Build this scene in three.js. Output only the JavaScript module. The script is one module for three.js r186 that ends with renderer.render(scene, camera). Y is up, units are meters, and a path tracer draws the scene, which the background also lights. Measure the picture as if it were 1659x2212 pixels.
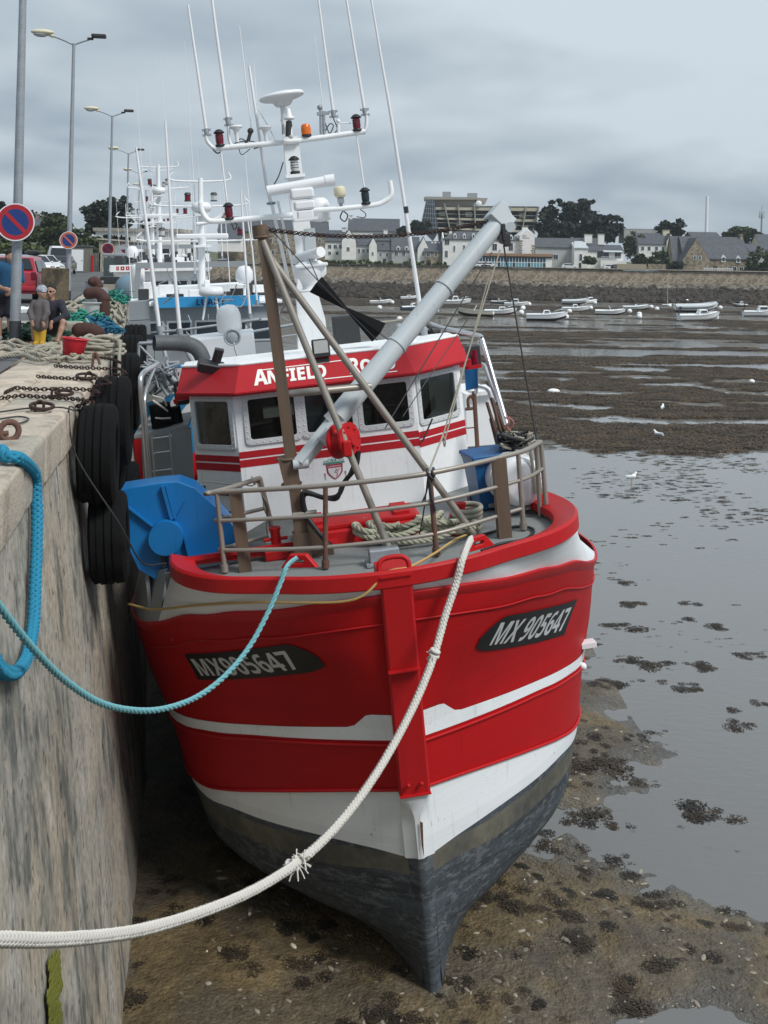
import * as THREE from 'three';
import { RoundedBoxGeometry } from 'three/addons/geometries/RoundedBoxGeometry.js';
import { mergeGeometries, toCreasedNormals, mergeVertices } from 'three/addons/utils/BufferGeometryUtils.js';

// ---------------------------------------------------------------- camera, sky, sun, exposure
const scene = new THREE.Scene();
const EYE = 1.55, FPX = 2430, CXP = 829.5, CYP = 566, ROLL = THREE.MathUtils.degToRad(1.0);
const camera = new THREE.PerspectiveCamera(THREE.MathUtils.radToDeg(2 * Math.atan(1646 / FPX)), 1659 / 3292, 0.1, 3000);
camera.position.set(0, EYE, 0);
camera.rotation.set(0, 0, ROLL);
camera.setViewOffset(1659, 3292, 0, 1080, 1659, 2212);   // the lens is shifted: the horizon lies high in the frame
const renderer = new THREE.WebGLRenderer({ antialias: true });
renderer.setSize(768, 1024);
renderer.toneMapping = THREE.LinearToneMapping;
renderer.toneMappingExposure = 1.0;
renderer.shadowMap.enabled = true;
const SUN = new THREE.Vector3(0.50, 0.76, 0.40).normalize();
const sun = new THREE.DirectionalLight(new THREE.Color(1, 0.97, 0.94), 2.8);
sun.position.copy(SUN).multiplyScalar(80).add(new THREE.Vector3(0, -3, -20));
sun.target.position.set(0, -3, -20);
sun.castShadow = true; sun.shadow.radius = 32; sun.shadow.mapSize.set(2048, 2048);
Object.assign(sun.shadow.camera, { left: -60, right: 60, top: 60, bottom: -60, near: 1, far: 250 });
scene.add(sun, sun.target);

// ---------------------------------------------------------------- numbers, noise
const V = (x, y, z) => new THREE.Vector3(x, y, z);
const clamp = (x, a = 0, b = 1) => Math.min(b, Math.max(a, x));
const mix = (a, b, t) => a + (b - a) * t;
const sst = (a, b, x) => { const t = clamp((x - a) / (b - a)); return t * t * (3 - 2 * t); };
function rngOf(seed) { let s = seed >>> 0; return () => { s = (s + 0x6d2b79f5) | 0; let t = Math.imul(s ^ (s >>> 15), 1 | s); t = (t + Math.imul(t ^ (t >>> 7), 61 | t)) ^ t; return ((t ^ (t >>> 14)) >>> 0) / 4294967296; }; }
const rnd = rngOf(77);
const rr = (a, b) => a + (b - a) * rnd();
function hsh(x, y, s) { let h = Math.imul(x, 374761393) ^ Math.imul(y, 668265263) ^ Math.imul(s, 1274126177); h = Math.imul(h ^ (h >>> 13), 1274126177); return ((h ^ (h >>> 16)) >>> 0) / 4294967296; }
function vn(x, y, s = 0, px = 0, py = px) {
  const ix = Math.floor(x), iy = Math.floor(y), fx = x - ix, fy = y - iy, u = fx * fx * (3 - 2 * fx), v = fy * fy * (3 - 2 * fy);
  const X0 = px ? ((ix % px) + px) % px : ix, X1 = px ? (X0 + 1) % px : ix + 1, Y0 = py ? ((iy % py) + py) % py : iy, Y1 = py ? (Y0 + 1) % py : iy + 1;
  return mix(mix(hsh(X0, Y0, s), hsh(X1, Y0, s), u), mix(hsh(X0, Y1, s), hsh(X1, Y1, s), u), v);
}
function fbm(x, y, o = 4, s = 0, px = 0, py = px) { let a = 0.5, t = 0, n = 0; for (let i = 0; i < o; i++) { t += a * vn(x, y, s + i * 17, px, py); n += a; a *= 0.5; x *= 2; y *= 2; px *= 2; py *= 2; } return t / n; }
const lerpTab = (tab, x) => { if (x <= tab[0][0]) return tab[0][1]; for (let i = 1; i < tab.length; i++) if (x <= tab[i][0]) return mix(tab[i - 1][1], tab[i][1], (x - tab[i - 1][0]) / (tab[i][0] - tab[i - 1][0])); return tab[tab.length - 1][1]; };

const curveTab = (tab, x) => { const n = tab.length; if (x <= tab[0][0]) return tab[0][1]; if (x >= tab[n - 1][0]) return tab[n - 1][1]; let i = 0; while (x > tab[i + 1][0]) i++; const sl = (k) => (k < 0 ? (tab[1][1] - tab[0][1]) / (tab[1][0] - tab[0][0]) : k >= n - 1 ? (tab[n - 1][1] - tab[n - 2][1]) / (tab[n - 1][0] - tab[n - 2][0]) : (tab[k + 1][1] - tab[k][1]) / (tab[k + 1][0] - tab[k][0])), tg = (k) => { const a = sl(k - 1), b = sl(k); return a * b <= 0 ? 0 : 2 * a * b / (a + b); }; const h = tab[i + 1][0] - tab[i][0], t = (x - tab[i][0]) / h, t2 = t * t, t3 = t2 * t; return (2 * t3 - 3 * t2 + 1) * tab[i][1] + (t3 - 2 * t2 + t) * h * tg(i) + (3 * t2 - 2 * t3) * tab[i + 1][1] + (t3 - t2) * h * tg(i + 1); };
// overcast sky: layered grey cloud, brighter towards the zenith as overcast skies are
{
  const W = 2048, H = 1024, d = new Float32Array(W * H * 4);
  for (let j = 0; j < H; j++) {
    const el = ((j + 0.5) / H - 0.5) * Math.PI, y = Math.sin(el);
    for (let i = 0; i < W; i++) {
      const az = ((i + 0.5) / W - 0.5) * 2 * Math.PI, x = Math.cos(az) * Math.cos(el), z = Math.sin(az) * Math.cos(el);
      const yy = Math.max(y, 0) + 0.16, cx = x / yy, cz = z / yy;
      const wx = fbm(cx * 0.6 + 3, cz * 0.6, 3, 5) * 1.4, n = fbm(cx * 0.85 + wx, cz * 0.95 + 7.7, 5, 9), n2 = fbm(cx * 2.6 + 11 + wx, cz * 2.6 + wx, 5, 31);
      const t = clamp((n - 0.5) * 2.5 + (n2 - 0.5) * 1.15 + 0.56);
      const cie = 1 + 0.25 * Math.max(y, 0), hz = 1 - 0.10 * Math.exp(-Math.max(y, 0) / 0.05);
      const k = (y < 0 ? 0.75 : 1) * cie * hz, o = (j * W + i) * 4;
      d[o] = mix(0.345, 0.60, t) * k; d[o + 1] = mix(0.425, 0.68, t) * k; d[o + 2] = mix(0.495, 0.745, t) * k; d[o + 3] = 1;
    }
  }
  const tx = new THREE.DataTexture(d, W, H, THREE.RGBAFormat, THREE.FloatType);
  tx.mapping = THREE.EquirectangularReflectionMapping; tx.magFilter = tx.minFilter = THREE.LinearFilter; tx.needsUpdate = true;
  scene.background = tx; scene.environment = tx;
}

// ---------------------------------------------------------------- where things stand: a bearing in the photograph (in its 1659 x 2212 proportions) and a distance
function ray(dx, dy) { const x = (dx - CXP) / FPX, y = -(dy - CYP) / FPX; return V(x * Math.cos(ROLL) - y * Math.sin(ROLL), x * Math.sin(ROLL) + y * Math.cos(ROLL), -1); }
const at = (dx, dy, d) => ray(dx, dy).multiplyScalar(d).add(V(0, EYE, 0));
const onLevel = (dx, dy, y) => { const r = ray(dx, dy); return r.multiplyScalar((y - EYE) / r.y).add(V(0, EYE, 0)); };

// ---------------------------------------------------------------- objects
const used = {};
function numbered(n) { const k = used[n] = (used[n] ?? -1) + 1; return k ? n + '_' + String(k).padStart(3, '0') : n; }
function tag(o, label, category, group) { o.userData.label = label; o.userData.category = category; if (group) o.userData.group = group; return o; }
function thing(name, label, category, pos = V(0, 0, 0), turn = 0, group) { const o = new THREE.Group(); o.name = numbered(name); o.position.copy(pos); o.rotation.y = turn; scene.add(o); return tag(o, label, category, group); }
function prep(g) {
  if (g.index) { const k = g.userData.keepUV; g = g.toNonIndexed(); g.userData.keepUV = k; }
  for (const k of Object.keys(g.attributes)) if (!['position', 'normal', 'uv', 'color'].includes(k)) g.deleteAttribute(k);
  if (!g.attributes.normal) g.computeVertexNormals();
  if (!g.userData.keepUV) {
    const p = g.attributes.position, n = g.attributes.normal, uv = new Float32Array(p.count * 2);
    for (let i = 0; i < p.count; i += 3) {
      let a = 0, b = 0, c = 0; for (let k = 0; k < 3; k++) { a += Math.abs(n.getX(i + k)); b += Math.abs(n.getY(i + k)); c += Math.abs(n.getZ(i + k)); }
      for (let k = 0; k < 3; k++) { const x = p.getX(i + k), y = p.getY(i + k), z = p.getZ(i + k); const q = (i + k) * 2; if (b >= a && b >= c) { uv[q] = x; uv[q + 1] = z; } else if (a >= c) { uv[q] = z; uv[q + 1] = y; } else { uv[q] = x; uv[q + 1] = y; } }
    }
    g.setAttribute('uv', new THREE.BufferAttribute(uv, 2));
  }
  return g;
}
function joined(gs) { gs = [gs].flat().map(prep); return gs.length === 1 ? gs[0] : mergeGeometries(gs); }
function mesh(name, gs, mat, parent = scene, label) {
  const m = new THREE.Mesh(gs.isBufferGeometry && gs.userData.done ? gs : joined(gs), mat); m.geometry.userData.done = true;
  m.name = parent === scene ? numbered(name) : name; m.castShadow = m.receiveShadow = true; parent.add(m); if (label) m.userData.label = label; return m;
}
const struct = (name, gs, mat) => { const m = mesh(name, gs, mat); m.userData.kind = 'structure'; return m; };
function copyOf(o, label, pos, turn) { const c = o.clone(); c.name = numbered(o.name.replace(/_\d{3}$/, '')); c.userData = { ...o.userData }; if (label) c.userData.label = label; if (pos) c.position.copy(pos); if (turn !== undefined) c.rotation.y = turn; scene.add(c); return c; }

// ---------------------------------------------------------------- shapes
const box = (w, h, d, x = 0, y = 0, z = 0, r = 0) => (r ? new RoundedBoxGeometry(w, h, d, 2, Math.min(r, w / 2.01, h / 2.01, d / 2.01)) : new THREE.BoxGeometry(w, h, d)).translate(x, y, z);
const UPV = V(0, 1, 0);
function aim(g, a, b) { const d = b.clone().sub(a), l = d.length(), q = new THREE.Quaternion().setFromUnitVectors(UPV, d.divideScalar(l || 1)); return g.applyQuaternion(q).translate((a.x + b.x) / 2, (a.y + b.y) / 2, (a.z + b.z) / 2); }
const rod = (a, b, r, r2 = r, seg = 10) => aim(new THREE.CylinderGeometry(r2, r, a.distanceTo(b), seg), a, b);
const bar = (a, b, w, d = w) => aim(new THREE.BoxGeometry(w, a.distanceTo(b), d), a, b);
function tube(pts, r, n = pts.length * 6, seg = 8, closed = false, tension = 0.5) { return new THREE.TubeGeometry(new THREE.CatmullRomCurve3(pts, closed, 'catmullrom', tension), n, r, seg, closed); }
const lathe = (prof, seg = 20) => new THREE.LatheGeometry(prof.map(([r, y]) => new THREE.Vector2(Math.max(r, 0.0005), y)), seg);
const ringAt = (c, n, R, r, seg = 20, ts = 8) => new THREE.TorusGeometry(R, r, ts, seg).applyQuaternion(new THREE.Quaternion().setFromUnitVectors(V(0, 0, 1), n.clone().normalize())).translate(c.x, c.y, c.z);
const ball = (c, r, sx = 1, sy = 1, sz = 1, a = 16, b = 12) => new THREE.SphereGeometry(r, a, b).scale(sx, sy, sz).translate(c.x, c.y, c.z);
function prism(pts, depth, bevel = 0, holes = []) {
  const s = new THREE.Shape(pts.map(([x, y]) => new THREE.Vector2(x, y)));
  for (const h of holes) s.holes.push(new THREE.Path(h.map(([x, y]) => new THREE.Vector2(x, y))));
  return new THREE.ExtrudeGeometry(s, { depth, bevelEnabled: bevel > 0, bevelSize: bevel, bevelThickness: bevel, bevelSegments: 1, curveSegments: 10 });
}
const rrect = (w, h, r, x = 0, y = 0, n = 5) => { const o = []; for (const [cx, cy, a0] of [[1, 1, 0], [-1, 1, 1], [-1, -1, 2], [1, -1, 3]]) for (let k = 0; k <= n; k++) { const a = (a0 + k / n) * Math.PI / 2; o.push([x + cx * (w / 2 - r) + Math.cos(a) * r, y + cy * (h / 2 - r) + Math.sin(a) * r]); } return o; };
const basis = (g, o, ex, ey, ez) => g.applyMatrix4(new THREE.Matrix4().makeBasis(ex, ey, ez).setPosition(o));
function grid(rows, uvf) {   // rows of points, smooth
  const n = rows.length, m = rows[0].length, p = new Float32Array(n * m * 3), uv = new Float32Array(n * m * 2), ix = [];
  rows.forEach((r, i) => r.forEach((q, j) => { const k = i * m + j; p.set([q.x, q.y, q.z], k * 3); uv.set(uvf ? uvf(i, j, q) : [j / (m - 1), i / (n - 1)], k * 2); }));
  for (let i = 0; i < n - 1; i++) for (let j = 0; j < m - 1; j++) { const a = i * m + j; ix.push(a, a + 1, a + m, a + 1, a + m + 1, a + m); }
  const g = new THREE.BufferGeometry(); g.setAttribute('position', new THREE.BufferAttribute(p, 3)); g.setAttribute('uv', new THREE.BufferAttribute(uv, 2)); g.setIndex(ix); g.computeVertexNormals(); g.userData.keepUV = true; return g;
}
function poly(pts, normalUp = true) { // flat polygon of 3D points, fan
  const p = []; for (let i = 1; i < pts.length - 1; i++) for (const q of [pts[0], pts[i], pts[i + 1]]) p.push(q.x, q.y, q.z);
  const g = new THREE.BufferGeometry(); g.setAttribute('position', new THREE.BufferAttribute(new Float32Array(p), 3)); g.computeVertexNormals(); return g;
}
function slab(pts, off) { // thick flat polygon: pts ring and the same ring moved by off
  const b = pts.map((q) => q.clone().add(off)), gs = [poly(pts), poly(b.slice().reverse())];
  pts.forEach((q, i) => { const j = (i + 1) % pts.length; gs.push(poly([q, b[i], b[j], pts[j]])); });
  return joined(gs);
}
// rope of three laid strands along a curve
function laid(pts, r, strands = 3, pitch = 5, n = 0, both = false, tension = 0.5) {
  const c = new THREE.CatmullRomCurve3(pts, false, 'catmullrom', tension), L = c.getLength(); n = n || Math.ceil(L / (r * 0.7)); const fr = c.computeFrenetFrames(n), gs = [];
  const P = c.getSpacedPoints(n);
  // a rotation-minimising frame, so that the strands do not jump
  const T = fr.tangents, N = [], Bn = []; let nv = Math.abs(T[0].y) < 0.9 ? V(0, 1, 0) : V(1, 0, 0);
  for (let i = 0; i <= n; i++) { nv = nv.clone().sub(T[i].clone().multiplyScalar(nv.dot(T[i]))).normalize(); N.push(nv); Bn.push(T[i].clone().cross(nv)); }
  for (const dir of both ? [1, -1] : [1]) for (let s = 0; s < strands; s++) {
    const q = P.map((p, i) => { const a = dir * (i / n * L) / (r * pitch) * 2 * Math.PI + s / strands * 2 * Math.PI + (dir < 0 ? 0.4 : 0), rad = (0.94 + 0.12 * vn(i * 0.07, s, 5)) * (both ? r * (0.62 + 0.12 * dir * Math.cos(a * strands)) : r * 0.52); return p.clone().addScaledVector(N[i], Math.cos(a) * rad).addScaledVector(Bn[i], Math.sin(a) * rad); });
    const sr = both ? r * 0.42 : r * 0.56;
    const rows = q.map((p, i) => { const t = (q[Math.min(i + 1, n)].clone().sub(q[Math.max(i - 1, 0)])).normalize(), e1 = N[i].clone().sub(t.clone().multiplyScalar(N[i].dot(t))).normalize(), e2 = t.clone().cross(e1), o = []; for (let k = 0; k <= 5; k++) { const a = k / 5 * 2 * Math.PI; o.push(p.clone().addScaledVector(e1, Math.cos(a) * sr).addScaledVector(e2, Math.sin(a) * sr)); } return o; });
    gs.push(grid(rows, (i, j) => [j / 5 * sr * 6, i / n * L]));
  }
  return joined(gs);
}
// a skin round a set of tapered bones, joined smoothly (surface nets)
function skin(bones, cell = 0.02, k = 0.03, extra) {
  const lo = V(1e9, 1e9, 1e9), hi = V(-1e9, -1e9, -1e9);
  for (const [a, ra, b, rb] of bones) for (const [p, r] of [[a, ra], [b, rb]]) { lo.min(p.clone().addScalar(-r - 3 * cell)); hi.max(p.clone().addScalar(r + 3 * cell)); }
  const N = [0, 1, 2].map((i) => Math.ceil((hi.getComponent(i) - lo.getComponent(i)) / cell) + 1), f = new Float32Array(N[0] * N[1] * N[2]);
  const B = bones.map(([a, ra, b, rb, sq]) => ({ a, ra, b, rb, d: b.clone().sub(a), l2: Math.max(1e-9, a.distanceToSquared(b)), sq }));
  const F = (x, y, z) => { let m = 1e3; for (const q of B) { const px = x - q.a.x, py = y - q.a.y, pz = z - q.a.z, t = clamp((px * q.d.x + py * q.d.y + pz * q.d.z) / q.l2); let ex = px - q.d.x * t, ey = py - q.d.y * t, ez = pz - q.d.z * t; if (q.sq) { ex *= q.sq[0]; ey *= q.sq[1]; ez *= q.sq[2]; } const d = Math.hypot(ex, ey, ez) - mix(q.ra, q.rb, t); const h = clamp(0.5 + 0.5 * (m - d) / k); m = mix(m, d, h) - k * h * (1 - h); } return extra ? extra(x, y, z, m) : m; };
  let o = 0; for (let z = 0; z < N[2]; z++) for (let y = 0; y < N[1]; y++) for (let x = 0; x < N[0]; x++) f[o++] = F(lo.x + x * cell, lo.y + y * cell, lo.z + z * cell);
  const id = new Int32Array(f.length).fill(-1), pos = [], ix = [], I = (x, y, z) => x + N[0] * (y + N[1] * z);
  for (let z = 0; z < N[2] - 1; z++) for (let y = 0; y < N[1] - 1; y++) for (let x = 0; x < N[0] - 1; x++) {
    let c = 0, sx = 0, sy = 0, sz = 0; const v = [];
    for (let i = 0; i < 8; i++) v.push(f[I(x + (i & 1), y + ((i >> 1) & 1), z + (i >> 2))]);
    for (const [p, q] of [[0, 1], [2, 3], [4, 5], [6, 7], [0, 2], [1, 3], [4, 6], [5, 7], [0, 4], [1, 5], [2, 6], [3, 7]]) if ((v[p] < 0) !== (v[q] < 0)) { const t = v[p] / (v[p] - v[q]); c++; sx += mix(p & 1, q & 1, t); sy += mix((p >> 1) & 1, (q >> 1) & 1, t); sz += mix(p >> 2, q >> 2, t); }
    if (c) { id[I(x, y, z)] = pos.length / 3; pos.push(lo.x + (x + sx / c) * cell, lo.y + (y + sy / c) * cell, lo.z + (z + sz / c) * cell); }
  }
  for (let z = 1; z < N[2] - 1; z++) for (let y = 1; y < N[1] - 1; y++) for (let x = 1; x < N[0] - 1; x++) {
    const s = f[I(x, y, z)] < 0;
    const quad = (a, b, c, d, flip) => { if (flip) ix.push(a, c, b, a, d, c); else ix.push(a, b, c, a, c, d); };
    if (s !== (f[I(x + 1, y, z)] < 0)) quad(id[I(x, y - 1, z - 1)], id[I(x, y, z - 1)], id[I(x, y, z)], id[I(x, y - 1, z)], !s);
    if (s !== (f[I(x, y + 1, z)] < 0)) quad(id[I(x - 1, y, z - 1)], id[I(x - 1, y, z)], id[I(x, y, z)], id[I(x, y, z - 1)], !s);
    if (s !== (f[I(x, y, z + 1)] < 0)) quad(id[I(x - 1, y - 1, z)], id[I(x, y - 1, z)], id[I(x, y, z)], id[I(x - 1, y, z)], !s);
  }
  const g = new THREE.BufferGeometry(); g.setAttribute('position', new THREE.BufferAttribute(new Float32Array(pos), 3)); g.setIndex(ix); g.computeVertexNormals(); return g;
}

// ---------------------------------------------------------------- textures and materials
const enc = (x) => Math.round(255 * (x <= 0.0031308 ? x * 12.92 : 1.055 * Math.pow(clamp(x), 1 / 2.4) - 0.055));
function tex(w, h, fn, metresX, metresY = metresX, srgb = true) {   // fn(u, v) gives [r, g, b] linear or a number
  const d = new Uint8Array(w * h * 4);
  for (let j = 0; j < h; j++) for (let i = 0; i < w; i++) { let c = fn(i / w, j / h); if (typeof c === 'number') c = [c, c, c]; const o = (j * w + i) * 4; for (let k = 0; k < 3; k++) d[o + k] = srgb ? enc(c[k]) : Math.round(255 * clamp(c[k])); d[o + 3] = 255; }
  const t = new THREE.DataTexture(d, w, h, THREE.RGBAFormat); t.wrapS = t.wrapT = THREE.RepeatWrapping; t.magFilter = THREE.LinearFilter; t.minFilter = THREE.LinearMipmapLinearFilter; t.colorSpace = srgb ? THREE.SRGBColorSpace : THREE.NoColorSpace; t.repeat.set(1 / metresX, 1 / metresY); t.needsUpdate = true; return t;
}
function std(c, rough = 0.6, o = {}) { const { metal = 0, phys, ...rest } = o; const m = new (phys ? THREE.MeshPhysicalMaterial : THREE.MeshStandardMaterial)({ roughness: rough, metalness: metal, side: THREE.DoubleSide, ...rest, ...(phys || {}) }); m.color.setRGB(...c); return m; }
const P8 = (u, v, n, o, s) => fbm(u * n, v * n, o, s, n);
const T = {};
T.grime = tex(512, 512, (u, v) => { const a = P8(u, v, 4, 5, 1), st = fbm(u * 64, v * 4, 3, 7, 64, 4), sp = P8(u, v, 96, 2, 3); let k = 1 - 0.09 * sst(0.5, 0.85, a) - 0.10 * sst(0.66, 0.88, st); const ru = 0.6 * sst(0.83, 0.88, sp) * sst(0.45, 0.6, a); return [k * mix(1, 0.62, ru), k * mix(0.99, 0.42, ru), k * mix(0.97, 0.3, ru)]; }, 2.3);
T.bump = tex(256, 256, (u, v) => P8(u, v, 8, 5, 12), 0.9, 0.9, false);
T.fine = tex(256, 256, (u, v) => P8(u, v, 24, 4, 15), 0.5, 0.5, false);
T.hull = tex(1024, 1024, (u, v) => { const a = P8(u, v, 5, 5, 1), row = Math.floor(v * 14), pl = mix(0.94, 1.04, hsh(row, 2, 9)), sx = Math.floor(u * 60), sy = Math.floor(v * 340), hh = hsh(Math.floor(u * 24 + hsh(sy, 1, 3) * 7), sy, 13), scr = hh > 0.986 && hsh(sy, 5, 5) > 0.4 ? 1 : 0, dot = P8(u, v, 150, 1, 5) > 0.93 && P8(u, v, 9, 3, 8) > 0.52 ? 1 : 0, st = sst(0.66, 0.85, fbm(u * 70, v * 5, 3, 7, 70, 5)); const k = pl * (1 - 0.10 * sst(0.45, 0.8, a) - 0.12 * st); return [k * mix(1, 0.72, dot) * (1 - 0.16 * scr), k * mix(1, 0.5, dot) * (1 + (scr ? 0.1 : 0)), k * mix(1, 0.42, dot) * (1 + (scr ? 0.1 : 0))]; }, 2.8);
T.plank = tex(128, 512, (u, v) => { const r = v * 8, f = Math.abs((r % 1) - 0.5) * 2; return clamp(0.75 + 0.2 * P8(u, v, 8, 3, 21) - 0.6 * sst(0.93, 0.995, f)); }, 2, 1.5, false);
T.wall = tex(1024, 1024, (u, v) => {
  const wp = P8(u, v, 6, 4, 41) - 0.5, b = P8(u + wp * 0.04, v, 7, 6, 53), s2 = fbm((u + wp * 0.06) * 9, v * 6, 6, 47, 9, 6), s1 = fbm((u + wp * 0.03) * 40, v * 20, 4, 43, 40, 20), g = P8(u, v, 110, 2, 61), pores = P8(u, v, 200, 1, 59), pit = P8(u, v, 60, 2, 57), pale = sst(0.58, 0.8, fbm((u - wp * 0.05) * 12, v * 7, 5, 67, 12, 7)), wn = sst(0.5, 0.7, P8(u, v, 4, 4, 69));
  let c = [mix(0.42, 0.31, b), mix(0.38, 0.29, b), mix(0.31, 0.25, b)]; c = c.map((x, i) => mix(x, [0.39, 0.30, 0.195][i], wn * 0.45));
  const dark = clamp(sst(0.5, 0.66, s2) * 0.75 * (0.4 + 0.6 * sst(0.35, 0.6, s1)) + sst(0.56, 0.74, s1) * 0.35);
  c = c.map((x, i) => mix(x, [0.10, 0.108, 0.098][i], dark * 0.9)); c = c.map((x, i) => mix(x, [0.46, 0.44, 0.40][i], pale * 0.5));
  const pk = (0.7 + 0.6 * g) * (pores > 0.92 ? 0.6 : 1) * (pit > 0.8 ? 0.5 : 1); return c.map((x) => x * pk);
}, 4.6, 5.2);
T.stone = tex(1024, 1024, (u, v) => { const b = P8(u, v, 4, 6, 71), g = P8(u, v, 150, 2, 73), st = fbm(u * 12, v * 15, 5, 79, 12, 15), li = sst(0.62, 0.7, P8(u, v, 18, 4, 83)); let c = [0.45, 0.415, 0.345].map((x) => x * mix(0.72, 1.12, b) * mix(0.8, 1.18, g)); const w = sst(0.52, 0.72, st) * 0.5; c = c.map((x, i) => mix(x, [0.17, 0.15, 0.12][i], w)); return c.map((x, i) => mix(x, [0.44, 0.42, 0.36][i], li * 0.35)); }, 2.7);
T.asphalt = tex(512, 512, (u, v) => { const k = mix(0.7, 1.25, P8(u, v, 5, 4, 91)) * mix(0.7, 1.3, P8(u, v, 120, 2, 93)); return [0.105 * k, 0.108 * k, 0.112 * k]; }, 4.3);
T.rust = tex(256, 256, (u, v) => { const a = P8(u, v, 6, 5, 101), b = P8(u, v, 40, 3, 103); return [mix(0.09, 0.19, a) * mix(0.7, 1.2, b), mix(0.055, 0.085, a) * mix(0.7, 1.2, b), mix(0.045, 0.05, a)]; }, 0.6);
T.galv = tex(256, 256, (u, v) => { const a = P8(u, v, 30, 3, 111), b = P8(u, v, 4, 4, 113); const k = mix(0.7, 1.15, a) * mix(0.85, 1.1, b); return [0.36 * k, 0.39 * k, 0.42 * k]; }, 0.5);
T.wood = tex(256, 512, (u, v) => { const r = fbm(u * 24 + 0.6 * P8(u, v, 4, 3, 121), v * 3, 4, 123, 24, 3), k = mix(0.6, 1.3, r); return [0.20 * k, 0.148 * k, 0.105 * k]; }, 0.22, 1.4);
T.rope = tex(128, 256, (u, v) => mix(0.72, 1.0, fbm(u * 24, v * 10, 3, 131, 24, 10)) , 0.1, 0.5);
T.slate = tex(512, 512, (u, v) => { const row = Math.floor(v * 24), x = u * 20 + (row % 2) * 0.5, k = mix(0.75, 1.2, hsh(Math.floor(x) % 20, row, 7)) * mix(0.8, 1.2, P8(u, v, 8, 4, 141)) * ((v * 24) % 1 < 0.12 ? 0.6 : 1); return [0.085 * k, 0.092 * k, 0.105 * k]; }, 5);
T.rubble = tex(512, 512, (u, v) => { // coursed stone seen from far off
  const row = Math.floor(v * 16), x = u * 14 + hsh(row, 3, 5) * 1, cx = Math.floor(x), k = mix(0.6, 1.3, hsh(((cx % 14) + 14) % 14, row, 11)), e = Math.min((v * 16) % 1, x - cx), j = e < 0.1 ? 0.62 : 1; const w = mix(0.8, 1.15, P8(u, v, 6, 4, 151)); return [0.26 * k * j * w, 0.225 * k * j * w, 0.18 * k * j * w]; }, 8);
T.mud = tex(1024, 1024, (u, v) => { const a = P8(u, v, 6, 6, 161), b = P8(u, v, 40, 4, 163), c = P8(u, v, 200, 2, 165); const k = mix(0.55, 1.45, a) * mix(0.6, 1.4, b) * mix(0.65, 1.35, c); const sh = c > 0.9 && b > 0.66 ? 1.6 : 1; return [k * sh, k * sh * 0.98, k * sh * 0.93].map((x) => x * 0.54); }, 2.9);
T.mudb = tex(1024, 1024, (u, v) => clamp(0.55 * P8(u, v, 16, 5, 171) + 0.45 * P8(u, v, 90, 3, 173)), 2.9, 2.9, false);
T.boot = tex(1024, 1024, (u, v) => { const a = fbm(u * 7, v * 26, 5, 181, 7, 26), b = P8(u, v, 70, 3, 183), sc = sst(0.58, 0.7, fbm(u * 26, v * 64, 3, 185, 26, 64)), cr = Math.abs(fbm(u * 18, v * 30, 4, 187, 18, 30) - 0.5) < 0.012 ? 1 : 0, r = (v * 12) % 1, seam = r < 0.06 ? 0.55 : 1, pl = mix(0.8, 1.2, hsh(Math.floor(v * 12), 3, 5)); let c = [0.05, 0.062, 0.073].map((x) => x * mix(0.5, 1.6, a) * mix(0.7, 1.35, b) * seam * pl); return c.map((x, i) => mix(x, [0.17, 0.18, 0.19][i], clamp(sc * 0.45 + cr * 0.5))); }, 2.6, 2.2);
T.slime = tex(512, 256, (u, v) => { const a = fbm(u * 8, v * 3, 4, 191, 8, 3), b = fbm(u * 40, v * 10, 3, 193, 40, 10); return [mix(0.05, 0.2, a) * mix(0.7, 1.2, b), mix(0.055, 0.185, a) * mix(0.7, 1.2, b), mix(0.055, 0.13, a) * mix(0.7, 1.2, b)]; }, 3, 0.8);
T.leaf = tex(128, 128, (u, v) => mix(0.55, 1.4, P8(u, v, 8, 4, 201)), 0.8);
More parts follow.
